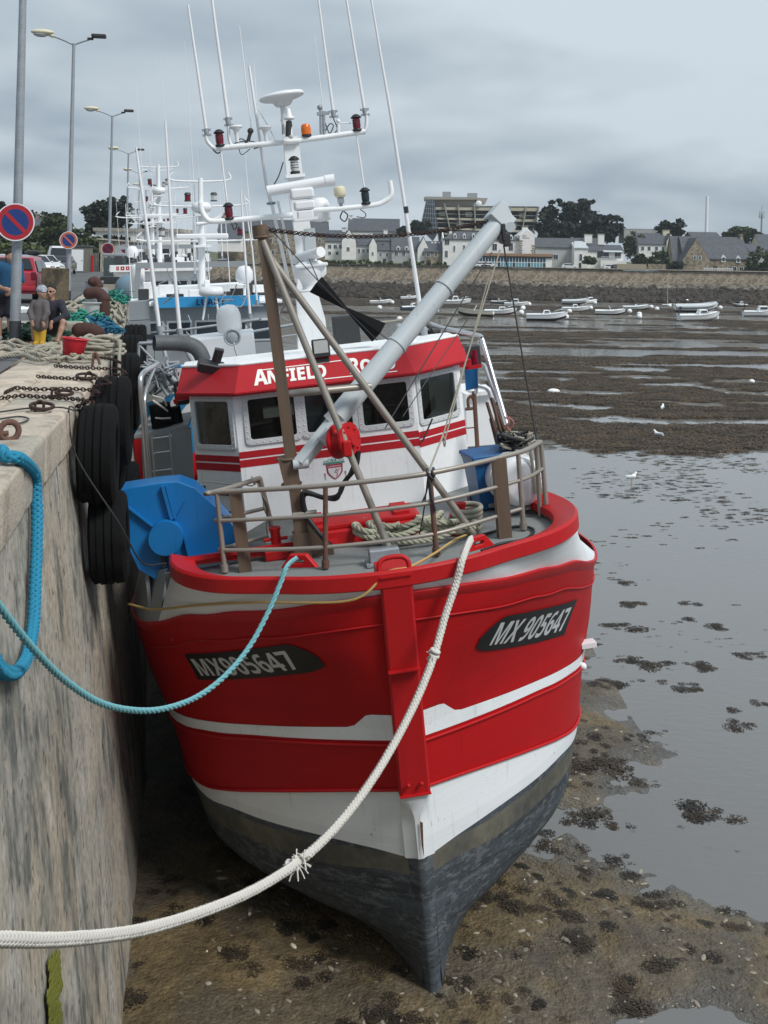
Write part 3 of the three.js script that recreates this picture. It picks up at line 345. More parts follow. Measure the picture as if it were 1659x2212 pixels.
const ship = thing('fishing_boat', 'red and white wooden trawler heeled against the quay, bow towards us', 'fishing boat', FOOT);
ship.quaternion.setFromRotationMatrix(new THREE.Matrix4().makeBasis(bX, bY, bZ));
const part = (n, gs, m, parent = ship, l) => mesh(n, gs, m, parent, l);
const both = (f) => [f(-1), f(1)];
{
  const zero = () => 0.0, topLine = (s) => lv('st')(s) - 0.0;
  // transom closes the stern
  const tr = []; for (let j = 0; j <= 12; j++) { const w = mix(0.02, lv('st')(15.5), j / 12); tr.push([hullP(-1, 15.5, w), hullP(1, 15.5, w)]); }
  part('hull', [...both((k) => strip(k, lv('hump'), topLine, 7)), ...both((k) => strip(k, lv('red'), lv('sb'), 4)), grid(tr)], M.red);
  both((k) => part('stripe', strip(k, lv('sb'), lv('hump'), 2, 0.006), M.whiteHull, ship, 'white painted stripe round the red topsides'));
  part('boot_top', both((k) => strip(k, lv('black'), lv('red'), 4)), M.whiteHull, ship, 'white painted band above the black bottom');
  part('bottom', [...both((k) => strip(k, (s) => 0.0, (s) => lv('black')(s) - 0.12 * sst(0, 0.6, s) - 0.20, 9)), ...both((k) => strip(k, (s) => lv('black')(s) - 0.07 * sst(0.05, .5, s), lv('black'), 2))], M.boot, ship, 'scuffed black antifouled bottom');
  part('slime_band', both((k) => strip(k, (s) => lv('black')(s) - 0.12 * sst(0, 0.6, s) - 0.20, (s) => lv('black')(s) - 0.07 * sst(0.05, .5, s), 3)), M.slime, ship, 'dried weed band along the top of the black bottom');
  part('keel', [prism([[0, .06], [-.01, -.18], [-.07, -.44], [-15.3, -.40], [-15.3, .06]], .16).rotateY(Math.PI / 2).scale(1, 1, -1).translate(-.08, 0, -.06).scale(1, 1, 1)], M.boot, ship, 'deep black keel under the forefoot');
  part('deadwood', both((k) => { const rows = []; for (let i = 0; i <= 30; i++) { const s = 5 * (i / 30) ** 1.8, wf = mix(.8, .12, sst(.3, 2.0, s)), p = hullP(k, s, wf, .004), r = []; for (let j = 0; j <= 5; j++) { const t = j / 5; r.push(V(mix(k * .10, p.x, t), mix(-.44, wf, t), mix(-.01 - s * .98, p.z, Math.sqrt(t)))); } rows.push(r); } return grid(rows, (i, j, q) => [-q.z, q.y]); }), M.boot, ship, 'black deadwood fairing the forefoot into the keel');
  // moulded edges between the bands
  const bead = (k, line, r, s1 = 15.5) => both((sd) => { const pts = []; for (const s of SS) if (s <= s1) pts.push(hullP(sd, s, line(s), 0.012)); return new THREE.TubeGeometry(new THREE.CatmullRomCurve3(pts), 140, r, 6); });
  part('bead', [...bead(0, (s) => lv('red')(s) + 0.012, 0.018), ...bead(0, (s) => lv('sb')(s) - 0.05, 0.016), ...bead(0, (s) => lv('st')(s) - 0.30, 0.01)], M.redTrim);
  // rubbing strake
  const sec = [[0, -0.10], [0.025, -0.05], [0.038, 0], [0.03, 0.016], [0, 0.02]];
  part('rubbing_strake', both((k) => { const rows = SS.map((s) => sec.map(([o, h]) => hullP(k, s, lv('st')(s) + h, o))); let a = 0; return grid(rows, (i, j) => [i * 0.15, j * 0.06]); }), M.redTrim);
  // stem post: broad and red above, pinched to a white then black cutwater
  const stemSec = (w0, w1, half, fwd, n = 12) => { const rows = []; for (let i = 0; i <= n; i++) { const w = mix(w0, w1, i / n), u = rake(w); rows.push([B3(-half, w, u + 0.5), B3(-half, w, u - fwd * 0.75), B3(-half * 0.86, w, u - fwd), B3(half * 0.86, w, u - fwd), B3(half, w, u - fwd * 0.75), B3(half, w, u + 0.5)]); } return toCreasedNormals(grid(rows, (i, j, q) => [j * 0.1, q.y]), 0.5); };
  const k2 = (g) => { g.userData.keepUV = true; return g; };
  part('stem', [k2(stemSec(1.93, 4.30, 0.165, 0.085)), slab([B3(-.165, 4.30, .1), B3(.165, 4.30, .1), B3(.165, 4.3, -.49), B3(-.165, 4.3, -.49)], V(0, 0.02, 0)), slab([B3(-.165, 1.93, .4), B3(.165, 1.93, .4), B3(.165, 1.93, -.24), B3(-.165, 1.93, -.24)], V(0, -0.01, 0)), box(0.34, 0.012, 0.08, 0, 3.3, 0.4 - 0.02)], M.redTrim, ship, 'broad red stem post');
  const shoe = []; for (let i = 0; i <= 10; i++) { const t = i / 10, w = mix(1.925, 1.19, t), h = mix(0.165, 0.052, sst(0, 0.42, t)), f = mix(0.10, 0.06, sst(0, 0.5, t)); shoe.push([B3(-Math.max(h, .16), w, rake(w) + .015), B3(-h, w, rake(w) - f * .6), B3(-h * .55, w, rake(w) - f), B3(h * .55, w, rake(w) - f), B3(h, w, rake(w) - f * .6), B3(Math.max(h, .16), w, rake(w) + .015)]); }
  const cut = part('cutwater', toCreasedNormals(grid(shoe, (i, j, q) => [j * .05, q.y]), 0.6), M.whiteHull, ship, 'white cutwater below the red stem');
  mesh('rust_run', [slab([B3(0.02, 1.62, 0), B3(0.05, 1.6, 0), B3(0.035, 1.35, 0), B3(0.03, 1.22, 0), B3(0.015, 1.35, 0)].map((q) => V(q.x, q.y, 0.165 - 0.02 * (q.y < 1.5))), V(0, 0, 0.002))], M.rust, cut);
  const blk = []; for (let i = 0; i <= 10; i++) { const w = mix(1.192, -0.44, i / 10), r = w < 0 ? 0 : rake(w), bk = w < 0 ? .10 : .13; blk.push([B3(-bk, w, r + .012), B3(-.045, w, r - .065), B3(-.025, w, r - .075), B3(.025, w, r - .075), B3(.045, w, r - .065), B3(bk, w, r + .012)]); }
  part('stem_shoe', toCreasedNormals(grid(blk, (i, j, q) => [j * .05, q.y]), 0.6), M.boot);
  for (const s of [-1, 1]) part('bolt', [ball(B3(s * 0.07, 2.05, rake(2.05) - .125), 0.022)], M.redTrim);

  // bulwark leaning in from the strake, and the broad cap rail
  const CAP = [[0, -.475], [.17, -.47], [.45, -.43], [.71, -.365], [1.0, -.25], [1.24, -.12], [1.6, .05], [1.88, .22], [2.1, .44], [2.27, .71], [2.38, 1.05], [2.41, 1.4], [2.38, 1.7], [2.32, 2.0], [2.2, 2.3]];
  const capAt = (s, k, w) => { const i = s; return B3(k * i[0], w, i[1]); };
  const capCurve = (k, last, w) => new THREE.CatmullRomCurve3(CAP.slice(0, last).map((q) => capAt(q, k, w))).getSpacedPoints(60);
  const bulw = (k, last) => { const c = capCurve(k, last, 4.2), end = last > 13 ? 2.75 : 1.75, S = [], A = [0]; for (let i = 0; i <= 300; i++) { const s = end * i / 300; S.push(s); if (i) A.push(A[i - 1] + hullP(k, s, lv('st')(s)).distanceTo(hullP(k, S[i - 1], lv('st')(S[i - 1])))); } const rows = c.map((p, i) => { const ta = A[300] * i / 60; let n = A.findIndex((a) => a >= ta - 1e-9); const s = S[Math.max(0, n)], q = hullP(k, s, lv('st')(s) + 0.015), pi = V(p.x * 0.985, p.y, p.z - .03); return [q, q.clone().lerp(pi, 0.5), pi]; }); return grid(rows, (i, j, q) => [i * 0.07, q.y]); };
  part('bulwark', [bulw(1, 15), bulw(-1, 12)], M.whiteHull, ship, 'white bulwark between strake and cap rail');
  const rail = (k, last) => { const c = capCurve(k, last, 4.2), rows = c.map((p, i) => { const t = c[Math.min(i + 1, 60)].clone().sub(c[Math.max(i - 1, 0)]).normalize(), n = V(-t.z, 0, t.x); if (n.x * k < 0 || Math.abs(p.x) < 0.02) n.multiplyScalar(Math.abs(p.x) < 0.02 ? 0 : -1); if (Math.abs(p.x) < .02) n.set(0, 0, 1); const P = (o, h) => p.clone().addScaledVector(n, o).add(V(0, h, 0)); return [P(-0.30, 0.0), P(-0.30, 0.06), P(-0.285, 0.085), P(-0.03, 0.17), P(-0.02, 0.165), P(0.0, 0.14), P(0.0, 0.0), P(-0.02, -0.015), P(-0.30, 0)]; }); return toCreasedNormals(grid(rows, (i, j) => [i * 0.08, j * 0.08]), 0.6); };
  part('cap_rail', [k2(rail(1, 15)), k2(rail(-1, 12))], M.redTrim, ship, 'broad red cap rail round the bow');
  const endL = capAt(CAP[11], -1, 4.2);
  part('deck_coaming', [bar(endL.clone().add(V(0.05, 0.06, 0)), B3(-0.45, 4.2, 1.62), 0.09, 0.16), bar(endL.clone().add(V(0.1, 0.1, 0.1)), B3(-0.62, 4.28, 1.5), 0.05, 0.06), bar(B3(-.45, 4.1, 1.62), B3(-.45, 4.1, 3.3), .05, .14)], M.redTrim);
  const dk = []; const cr = capCurve(1, 15, 4.14), cl = capCurve(-1, 12, 4.14);
  part('foredeck', [slab([...cl.slice().reverse().filter((_, i) => i % 3 === 0).map((p) => V(p.x * 0.93, 4.14, p.z - 0.16)), ...cr.filter((_, i) => i % 3 === 0).map((p) => V(p.x * 0.93, 4.14, p.z - .16)), B3(2.2, 4.14, 3.4), B3(2.2, 4.14, 5), B3(-.45, 4.14, 5), B3(-.45, 4.14, 1.62)], V(0, -0.06, 0))], M.deck);
  part('side_deck', [slab([B3(-2.3, 3.42, 1.62), B3(-.45, 3.42, 1.62), B3(-.45, 3.3, 15), B3(-2.5, 3.3, 15), B3(-2.85, 3.32, 4), B3(-2.62, 3.36, 2.5)], V(0, -.06, 0)), slab([B3(2.95, 3.3, 6), B3(-.45, 3.3, 6), B3(-.45, 3.3, 15), B3(2.6, 3.3, 15)], V(0, -.06, 0)), slab([B3(-2.5, 3.3, 1.63), B3(-.45, 3.3, 1.63), B3(-.45, 4.1, 1.63), B3(-2.5, 4.1, 1.63)], V(0, 0, .03)), slab([B3(-.45, 3.3, 1.63), B3(-.45, 3.3, 3.5), B3(-.45, 4.1, 3.5), B3(-.45, 4.1, 1.63)], V(.03, 0, 0))], M.deck);
  part('bulwark_plate', [grid([1.72, 2.1, 2.6, 3.2, 4, 5.5].map((s) => { const p = hullP(-1, s, lv('st')(s) + .01); return [p, p.clone().add(V(.08, .33, 0)), p.clone().add(V(.16, .62 - .1 * sst(2, 4, s), 0))]; })), slab([B3(-2.78, 3.5, 2.1), B3(-2.9, 3.4, 14), B3(-2.9, 4.1, 14), B3(-2.78, 4.2, 2.1)], V(.04, 0, 0)), slab([B3(2.7, 3.5, 6), B3(2.7, 3.4, 14.8), B3(2.7, 4.1, 14.8), B3(2.7, 4.1, 6)], V(.04, 0, 0))], M.grey);

  // registration boards, curved to the bow
  const board = (k, s0, s1, w0a, w0b, w1a, w1b, text, slant, bowFirst) => {
    const N = 48, cv = document.createElement('canvas'); cv.width = 1024; cv.height = 200; const c = cv.getContext('2d'); c.fillStyle = '#0b0c0e'; c.fillRect(0, 0, 1024, 200);
    c.fillStyle = '#c6c9ca'; c.font = 'bold 196px sans-serif'; c.textBaseline = 'middle';
    const chars = [...text], x0 = bowFirst ? 95 : 28, wid = bowFirst ? 890 : 850; let tot = 0; const cw = chars.map((ch) => (ch === ' ' ? 46 : c.measureText(ch).width)); tot = cw.reduce((a, b) => a + b, 0); let x = x0; chars.forEach((ch, i) => { c.save(); c.translate(x, 106); c.transform(wid / tot, 0, slant, 0.93, 0, 0); c.fillText(ch, 0, 0); c.restore(); x += cw[i] * wid / tot; });
    const tx = new THREE.CanvasTexture(cv); tx.colorSpace = THREE.SRGBColorSpace; tx.anisotropy = 8;
    const rows = [], acc = []; let a = 0; const S = []; for (let i = 0; i <= 400; i++) { const s = mix(s0, s1, i / 400), p = hullP(k, s, 3.35); if (i) a += p.distanceTo(S[i - 1].p); S.push({ s, p, a }); }
    for (let i = 0; i <= N; i++) { const t = i / N, tgt = t * a; const sc = S.find((q) => q.a >= tgt - 1e-6).s, r = []; const cutIn = Math.max(0, 1 - t / 0.14), cutTop = cutIn * cutIn * 0.55, cutBot = cutIn * cutIn * 0.12; const wb = mix(w0a, w1a, t), wt = mix(w0b, w1b, t), lo = mix(wb, wt, cutBot), hi = mix(wt, wb, cutTop); for (let j = 0; j <= 6; j++) r.push(hullP(k, sc + (k > 0 ? (j / 6 - .5) * .14 * t : 0), mix(lo, hi, j / 6), 0.014)); rows.push(r); }
    return part('registration_board', grid(rows, (i, j, q) => { const t = i / N, wb = mix(w0a, w1a, t), wt = mix(w0b, w1b, t); return [bowFirst ? t : 1 - t, (q.y - wb) / (wt - wb)]; }), std([1, 1, 1], 0.45, { map: tx }), ship, 'black board with pale registration MX 905647');
  };
  board(1, 0.235, 1.53, 3.23, 3.58, 2.75, 3.11, 'MX 905647', 0.12, true);
  board(-1, 0.2, 1.50, 3.29, 3.64, 2.84, 3.16, 'MX905647', 0.12, false);
  // little fittings
  [[-1.02, .12], [0.98, .2]].map(([v, u], i) => part('mooring_horn', [(() => { const c = i ? onW(1028, 1184, 4.31) : onW(650, 1222, 4.31), t = V(1, 0, i ? -0.45 : 0.45).normalize(); const g = prism([[-.2, 0], [-.09, .13], [.09, .13], [.2, 0]], .06, .008, [rrect(.15, .055, .026, 0, .065)]); return basis(g, c, t, UPV, V(-t.z, 0, t.x)); })()], M.redTrim, ship, 'red fairlead on the cap rail'));
  part('stem_ring', [tube([B3(-.155, 4.3, -.40), B3(-.15, 4.42, -.38), B3(-.08, 4.47, -.36), B3(.08, 4.47, -.36), B3(.15, 4.42, -.38), B3(.155, 4.3, -.40)], .026, 30)], M.redTrim);
  const bol = (p) => [rod(p, p.clone().add(V(0, .36, 0)), .06, .06, 14), rod(p.clone().add(V(0, .33, 0)), p.clone().add(V(0, .36, 0)), .072), box(.3, .12, .3, p.x, p.y + .06, p.z, .02), rod(p.clone().add(V(-.14, .22, 0)), p.clone().add(V(.14, .22, 0)), .022)], hc = onW(778, 1130, 4.3), kc = onW(830, 1206, 4.2), H2 = (g) => g.translate(hc.x - .05, 0, hc.z + 2.35);
  part('deck_bollard', [...bol(onW(600, 1204, 4.14))], M.redTrim, ship, 'red deck bollard');
  part('deck_bollard', [...bol(onW(1000, 1150, 4.14))], M.redTrim, ship, 'red deck bollard behind the rope heap');
  part('deck_hatch', [box(1.5, .2, .75, .05, 4.24, -2.35, .03), box(1.38, .07, .63, .05, 4.37, -2.35, .025), box(.2, .05, .5, -.5, 4.42, -2.35, .01), box(.2, .05, .5, .55, 4.42, -2.35, .01)].map(H2), M.redTrim, ship, 'low red deck hatch');
  part('deck_cleat', [box(.34, .16, .16, kc.x, 4.24, kc.z, .02), box(.42, .03, .24, kc.x, 4.165, kc.z)], M.galv);
}
// ---------------------------------------------------------------- wheelhouse
{
  const U0 = 3.4, fL = onU(508, 900, U0).x, fR = onU(896, 850, U0).x, cL = -2.15, cR = 1.68, U1 = 4.0;
  const corners = [[cL, U1], [fL, U0], [fR, U0], [cR, U1]], W0 = 3.32, W1 = 5.9;
  const wh = part('wheelhouse', [box(0.02, 0.02, 0.02, 0, 5.5, -6)], M.white, ship, 'white wheelhouse with a band of five windows');
  const geos = [];
  const winPix = [[[414, 867], [511, 861], [519.6, 955], [422, 967]], [[534, 861], [637.7, 849.6], [638.5, 940], [541, 952]], [[657.5, 849], [757, 838], [762, 923], [662.5, 936]], [[780.5, 832], [878.7, 819], [882.8, 908], [783.4, 921]], [[902.7, 815], [979, 807], [985.5, 893.5], [907.7, 904.7]]];
  const facets = [[0, 1, [0]], [1, 2, [1, 2, 3]], [2, 3, [4]]].map(([i, j, ws]) => { const o = B3(corners[i][0], 0, corners[i][1]), e = B3(corners[j][0], 0, corners[j][1]).sub(o), len = e.length(); e.normalize(); return { o, e, len, n: V(-e.z, 0, e.x), ws }; });
  facets.forEach((f) => { if (f.n.z < 0) f.n.negate(); });
  const frames = [];
  for (const f of facets) {
    const holes = [];
    for (const k of f.ws) { const q = winPix[k].map(([x, y]) => { const p = onPlane(x, y, f.o, f.n).sub(f.o); return [p.dot(f.e), p.y]; }); const l = (q[0][0] + q[3][0]) / 2, r = (q[1][0] + q[2][0]) / 2; let b = (q[2][1] + q[3][1]) / 2, t = (q[0][1] + q[1][1]) / 2; holes.push({ l: Math.max(l, 0.1), r: Math.min(r, f.len - 0.1), b, t }); }
    const B = holes.reduce((a, h) => a + h.b, 0) / holes.length, Tt = holes.reduce((a, h) => a + h.t, 0) / holes.length; holes.forEach((h) => { h.b = mix(h.b, B, .7); h.t = Math.min(mix(h.t, Tt, .7), W1 - .1); });
    const g = prism([[0, W0], [f.len, W0], [f.len, W1], [0, W1]], 0.05, 0, holes.map((h) => rrect(h.r - h.l + .03, h.t - h.b + .03, .05, (h.l + h.r) / 2, (h.t + h.b) / 2)));
    geos.push(basis(g, f.o.clone().addScaledVector(f.n, -0.05), f.e, UPV, f.n));
    for (const h of holes) {
      const w = h.r - h.l, H = h.t - h.b, x = (h.l + h.r) / 2, y = (h.t + h.b) / 2, ring = basis(prism(rrect(w + .13, H + .13, .06, x, y), .018, .004, [rrect(w, H, .04, x, y)]), f.o.clone().addScaledVector(f.n, .002), f.e, UPV, f.n);
      const bolts = []; for (let i = 0; i < 8; i++) for (const s of [-1, 1]) { bolts.push([x + (i / 7 - .5) * (w + .03), y + s * (H / 2 + .035)]); if (i < 7) bolts.push([x + s * (w / 2 + .035), y + ((i + .5) / 7 - .5) * H]); }
      frames.push([ring, f, h, bolts]);
    }
    f.B = B;
  }
  const side = (a, b) => slab([B3(a[0], W0, a[1]), B3(b[0], W0, b[1]), B3(b[0], W1, b[1]), B3(a[0], W1, a[1])], V(a[0] < 0 ? .05 : -.05, 0, 0));
  const sideTop = (a, b) => [slab([B3(a[0], W0, a[1]), B3(b[0], W0, b[1]), B3(b[0], 4.95, b[1]), B3(a[0], 4.95, a[1])], V(a[0] < 0 ? .05 : -.05, 0, 0)), ...[0, .5, 1].map((t) => box(.05, .75, .12, a[0] + (a[0] < 0 ? .025 : -.025), 5.3, -mix(a[1] + .06, b[1] - .06, t))), slab([B3(a[0], 5.65, a[1]), B3(b[0], 5.65, b[1]), B3(b[0], W1, b[1]), B3(a[0], W1, a[1])], V(a[0] < 0 ? .05 : -.05, 0, 0))];
  geos.push(side([cL, U1], [cL, 6.6]), side([cR, U1], [cR, 6.6]), slab([B3(cL, W0, 6.6), B3(cR, W0, 6.6), B3(cR, W1, 6.6), B3(cL, W1, 6.6)], V(0, 0, .05)));
  wh.geometry = joined(geos); wh.geometry.userData.done = true;
  for (const [ring, f, h, bolts] of frames) {
    const w = part('window_frame', [ring, ...bolts.map(([x, y]) => ball(f.o.clone().addScaledVector(f.e, x).addScaledVector(UPV, y).addScaledVector(f.n, .024), .011, 1, 1, 1, 6, 4))], M.alu, ship);
    mesh('pane', [slab([[h.l - .01, h.b - .01], [h.r + .01, h.b - .01], [h.r + .01, h.t + .01], [h.l - .01, h.t + .01]].map(([x, y]) => f.o.clone().addScaledVector(f.e, x).addScaledVector(UPV, y).addScaledVector(f.n, -.02)), f.n.clone().multiplyScalar(.004))], M.glass, w);
  }
  // painted stripes on the front, laid as thin raised bands
  for (const f of facets) { const y0 = f.B - .20; for (const [a, b] of [[-.155, -.055], [-.045 + .01, .055]]) part('stripe', [basis(prism([[-.002, y0 + a], [f.len + .002, y0 + a], [f.len + .002, y0 + b], [-.002, y0 + b]], .004), f.o.clone(), f.e, UPV, f.n)], M.redRoof, ship); }
  // inside: floor, back wall of varnished wood, chart table, chair, a door
  part('cabin_interior', [box(3.7, .04, 2.6, -.23, 4.6, -5.2), box(3.7, 1.25, .04, -.23, 5.2, -6.4), box(1.6, .5, .5, -.6, 4.8, -4.2, .03), box(.7, .4, .4, 1.1, 4.8, -4.4, .03), box(.5, .7, .12, .3, 5.1, -5.1, .05), box(.6, 1.2, .05, 1.3, 5.2, -5.6)], std([0.2, 0.16, 0.12], .7, { map: T.wood }), ship);
  part('cabin_fittings', [box(.42, .14, .2, -.95, 5.55, -3.75, .02), box(.5, .08, .3, -.3, 4.98, -3.75, .02), box(.3, .9, .03, 1.45, 5.15, -4.6), box(.5, .18, .3, .9, 4.9, -3.8, .02)], M.cream, ship);
  // red visor: sloping facets round the front
  const y = (w) => w, lo = (p, o, w) => B3(p[0], w, p[1]);
  const wLo = onU(700, 830, 3.14).y, wTop = onU(700, 767, 3.42).y, q = [0, 1, 2, 3], vu = (x, y, w) => { const p = onW(x, y, w); return [p.x, -p.z]; };
  const outL = [[-2.32, 3.95], [onU(507, 853, 3.14).x, 3.14], [onU(896, 807, 3.14).x, 3.14], [1.82, 3.95]], topL = [[onU(396, 815, 4.15).x, 4.15], [onU(517, 791, 3.42).x, 3.42], [onU(870, 747, 3.42).x, 3.42], [onU(990, 743, 4.15).x, 4.15]];
  const vis = part('visor', [...[0, 1, 2].map((i) => slab([lo(outL[i], 0, wLo), lo(outL[i + 1], 0, wLo), lo(topL[i + 1], 0, wTop), lo(topL[i], 0, wTop)], V(0, -.03, -.03))), ...[0, 1, 2].map((i) => slab([lo(outL[i], 0, wLo), lo(outL[i + 1], 0, wLo), lo(topL[i + 1], 0, wLo), lo(topL[i], 0, wLo)], V(0, .02, 0))), slab([B3(-2.35, 5.8, 4.2), B3(-2.15, 5.8, 4.2), B3(-2.15, 5.8, 6.6), B3(-2.35, 5.8, 6.6)], V(0, .1, 0)), slab([B3(1.9, 5.8, 4.2), B3(1.68, 5.8, 4.2), B3(1.68, 5.8, 6.6), B3(1.9, 5.8, 6.6)], V(0, .1, 0))], M.redRoof, ship, 'red sloping roof visor');
  part('roof', [slab([[topL[0][0], 4.95], ...topL, [topL[3][0], 4.95]].map(([v, u]) => B3(v, wTop - .06, u)), V(0, .05, 0)), tube(topL.map(([v, u]) => B3(v, wTop, u)), .022, 60, 8, false, 0.01), slab([B3(-2.15, 5.7, 4.93), B3(1.68, 5.7, 4.93), B3(1.68, wTop - .06, 4.93), B3(-2.15, wTop - .06, 4.93)], V(0, 0, .03)), slab([B3(-2.15, 5.72, 4.9), B3(1.68, 5.72, 4.9), B3(1.68, 5.72, 6.65), B3(-2.15, 5.72, 6.65)], V(0, .04, 0)), ...[-2.15, 1.68].map((v) => slab([B3(v, 5.7, 4.15), B3(v, 5.7, 4.93), B3(v, wTop - .02, 4.93), B3(v, wTop - .02, 4.15)], V(v < 0 ? .03 : -.03, 0, 0)))], M.white, ship);
  // the name on the visor
  const cv = document.createElement('canvas'); cv.width = 2048; cv.height = 360; const c = cv.getContext('2d'), a0 = lo(outL[1], 0, wLo), a1 = lo(outL[2], 0, wLo), t1 = lo(topL[2], 0, wTop), t0 = lo(topL[1], 0, wTop);
  const ex = a1.clone().sub(a0), wd = ex.length(); ex.normalize(); const up = t0.clone().sub(a0); up.addScaledVector(ex, -up.dot(ex)); const ht = up.length(); up.normalize(); const nn = ex.clone().cross(up);
  const cvx = (x, yy) => { const p = onPlane(x, yy, a0, nn).sub(a0); return [p.dot(ex) / wd * 2048, (1 - p.dot(up) / ht) * 360]; };
  c.fillStyle = '#f4f1ea'; c.strokeStyle = '#f4f1ea'; c.textBaseline = 'alphabetic';
  const word = (s, x0, yb0, x1, yb1, hpx) => { const [ax, ay] = cvx(x0, yb0), [bx] = cvx(x1, yb1), [, hy] = cvx(x0, yb0 - hpx); const H = ay - hy; c.font = `bold ${Math.round(H / 0.72)}px sans-serif`; const w = c.measureText(s).width; c.save(); c.translate(ax, ay); c.scale((bx - ax) / w, 1); c.lineWidth = 8; c.fillText(s, 0, 0); c.strokeText(s, 0, 0); c.restore(); };
  word('A', 550, 833, 579, 830, 33); word('NFIELD', 577, 829, 708, 814, 27); word('R', 754, 808, 779, 805, 33); word('OAD', 779, 805, 858, 799, 27);
  const line = (x0, y0, x1, y1) => { const [ax, ay] = cvx(x0, y0), [bx, by] = cvx(x1, y1); c.lineWidth = 11; c.beginPath(); c.moveTo(ax, ay); c.lineTo(bx, by); c.stroke(); }; line(562, 800, 762, 776); line(700, 819, 858, 802);
  const tx = new THREE.CanvasTexture(cv); tx.colorSpace = THREE.SRGBColorSpace; const m = std([1, 1, 1], .5, { map: tx, transparent: true });
  const o = nn.clone().multiplyScalar(.005), nameG = new THREE.BufferGeometry(); { const P = [a0, a0.clone().addScaledVector(ex, wd), a0.clone().addScaledVector(ex, wd).addScaledVector(up, ht), a0.clone().addScaledVector(up, ht)].map((p) => p.clone().add(o)), f = []; for (const k of [0, 1, 2, 0, 2, 3]) f.push(P[k].x, P[k].y, P[k].z); nameG.setAttribute('position', new THREE.BufferAttribute(new Float32Array(f), 3)); nameG.setAttribute('uv', new THREE.BufferAttribute(new Float32Array([0, 0, 1, 0, 1, 1, 0, 0, 1, 1, 0, 1]), 2)); nameG.computeVertexNormals(); nameG.userData.keepUV = true; }
  mesh('name_lettering', nameG, m, vis, 'white lettering ANFIELD ROAD');
  // emblem on the white front
  const ec = document.createElement('canvas'); ec.width = 256; ec.height = 320; const e = ec.getContext('2d'); e.fillStyle = '#4b9080'; e.fillRect(14, 66, 214, 20); for (const [x, yy, r] of [[38, 52, 15], [80, 40, 18], [122, 22, 20], [160, 40, 18], [205, 50, 15], [122, 48, 16]]) { e.lineWidth = 7; e.strokeStyle = '#5fa090'; e.beginPath(); e.arc(x, yy, r, 0, 7); e.stroke(); }
  e.fillStyle = '#9c2740'; e.beginPath(); e.moveTo(40, 92); e.lineTo(206, 92); e.lineTo(200, 200); e.quadraticCurveTo(170, 270, 122, 300); e.quadraticCurveTo(74, 270, 46, 200); e.fill(); e.fillStyle = '#dadcdc'; e.beginPath(); e.moveTo(56, 142); e.lineTo(190, 142); e.lineTo(184, 200); e.quadraticCurveTo(160, 255, 122, 284); e.quadraticCurveTo(86, 255, 62, 200); e.fill(); e.fillStyle = '#e7c3c8'; e.font = 'bold 30px sans-serif'; e.textAlign = 'center'; e.fillText('LIVERPOOL', 123, 130, 140);
  e.strokeStyle = '#a23a4c'; e.lineWidth = 9; e.beginPath(); e.moveTo(132, 158); e.quadraticCurveTo(150, 168, 128, 186); e.quadraticCurveTo(112, 205, 140, 214); e.quadraticCurveTo(150, 232, 132, 262); e.moveTo(140, 205); e.lineTo(168, 160); e.stroke(); for (const x of [22, 226]) { e.strokeStyle = '#8a6a72'; e.lineWidth = 6; e.beginPath(); e.moveTo(x, 200); e.quadraticCurveTo(x - 12, 220, x, 236); e.quadraticCurveTo(x + 12, 220, x, 200); e.moveTo(x, 236); e.lineTo(x, 290); e.stroke(); }
  const et = new THREE.CanvasTexture(ec); et.colorSpace = THREE.SRGBColorSpace; const E0 = onU(699, 1042, U0), E1 = onU(749, 984, U0), eg = new THREE.BufferGeometry(); { const z = -U0 + .006, P = [[E0.x, E0.y], [E1.x, E0.y], [E1.x, E1.y], [E0.x, E1.y]], f = []; for (const k of [0, 1, 2, 0, 2, 3]) f.push(P[k][0], P[k][1], z); eg.setAttribute('position', new THREE.BufferAttribute(new Float32Array(f), 3)); eg.setAttribute('uv', new THREE.BufferAttribute(new Float32Array([0, 0, 1, 0, 1, 1, 0, 0, 1, 1, 0, 1]), 2)); eg.computeVertexNormals(); eg.userData.keepUV = true; }
  part('emblem', eg, std([1, 1, 1], .5, { map: et, transparent: true }), ship, 'red and green club crest');
  // low door frame outlined on the left of the front
  { const f = facets[0], P = (x, yy) => f.o.clone().addScaledVector(f.e, x).add(V(0, yy, 0)).addScaledVector(f.n, .012); part('locker_door', [bar(P(.18, 4.52), P(f.len - .04, 4.52), .02), bar(P(.18, 4.52), P(.18, 3.5), .02), bar(P(.18, 4.02), P(f.len - .05, 4.02), .014), rod(P(.2, 4.3).addScaledVector(f.n, .05), P(f.len - .1, 4.3).addScaledVector(f.n, .05), .012)], M.dark); }
  // wipers
  part('wiper', [rod(B3(-.62, 4.86, 3.36), B3(-.42, 5.16, 3.36), .012)], M.dark); part('wiper', [rod(B3(.95, 4.95, 3.36), B3(1.12, 5.25, 3.36), .012)], M.dark);

  // grey casing with its ladder, left of the wheelhouse; shelter with a red edge
  const g0 = onU(340, 940, 5.0), g1 = onU(412, 925, 5.0);
  part('side_casing', [slab([onU(306, 944, 5), onU(412, 924, 5), onU(424, 1100, 5), onU(318, 1110, 5)], V(0, 0, -.06)), slab([onU(290, 948, 5), onU(408, 924, 5), onU(408, 924, 5).add(V(0, .02, -1.3)), onU(290, 948, 5).add(V(0, .02, -1.3))], V(0, .05, 0)), slab([onU(291, 950, 5), onU(298, 1100, 5), onU(298, 1100, 5).add(V(0, 0, -4)), onU(291, 950, 5).add(V(0, 0, -4))], V(.05, 0, 0))], M.grey, ship, 'grey side casing');
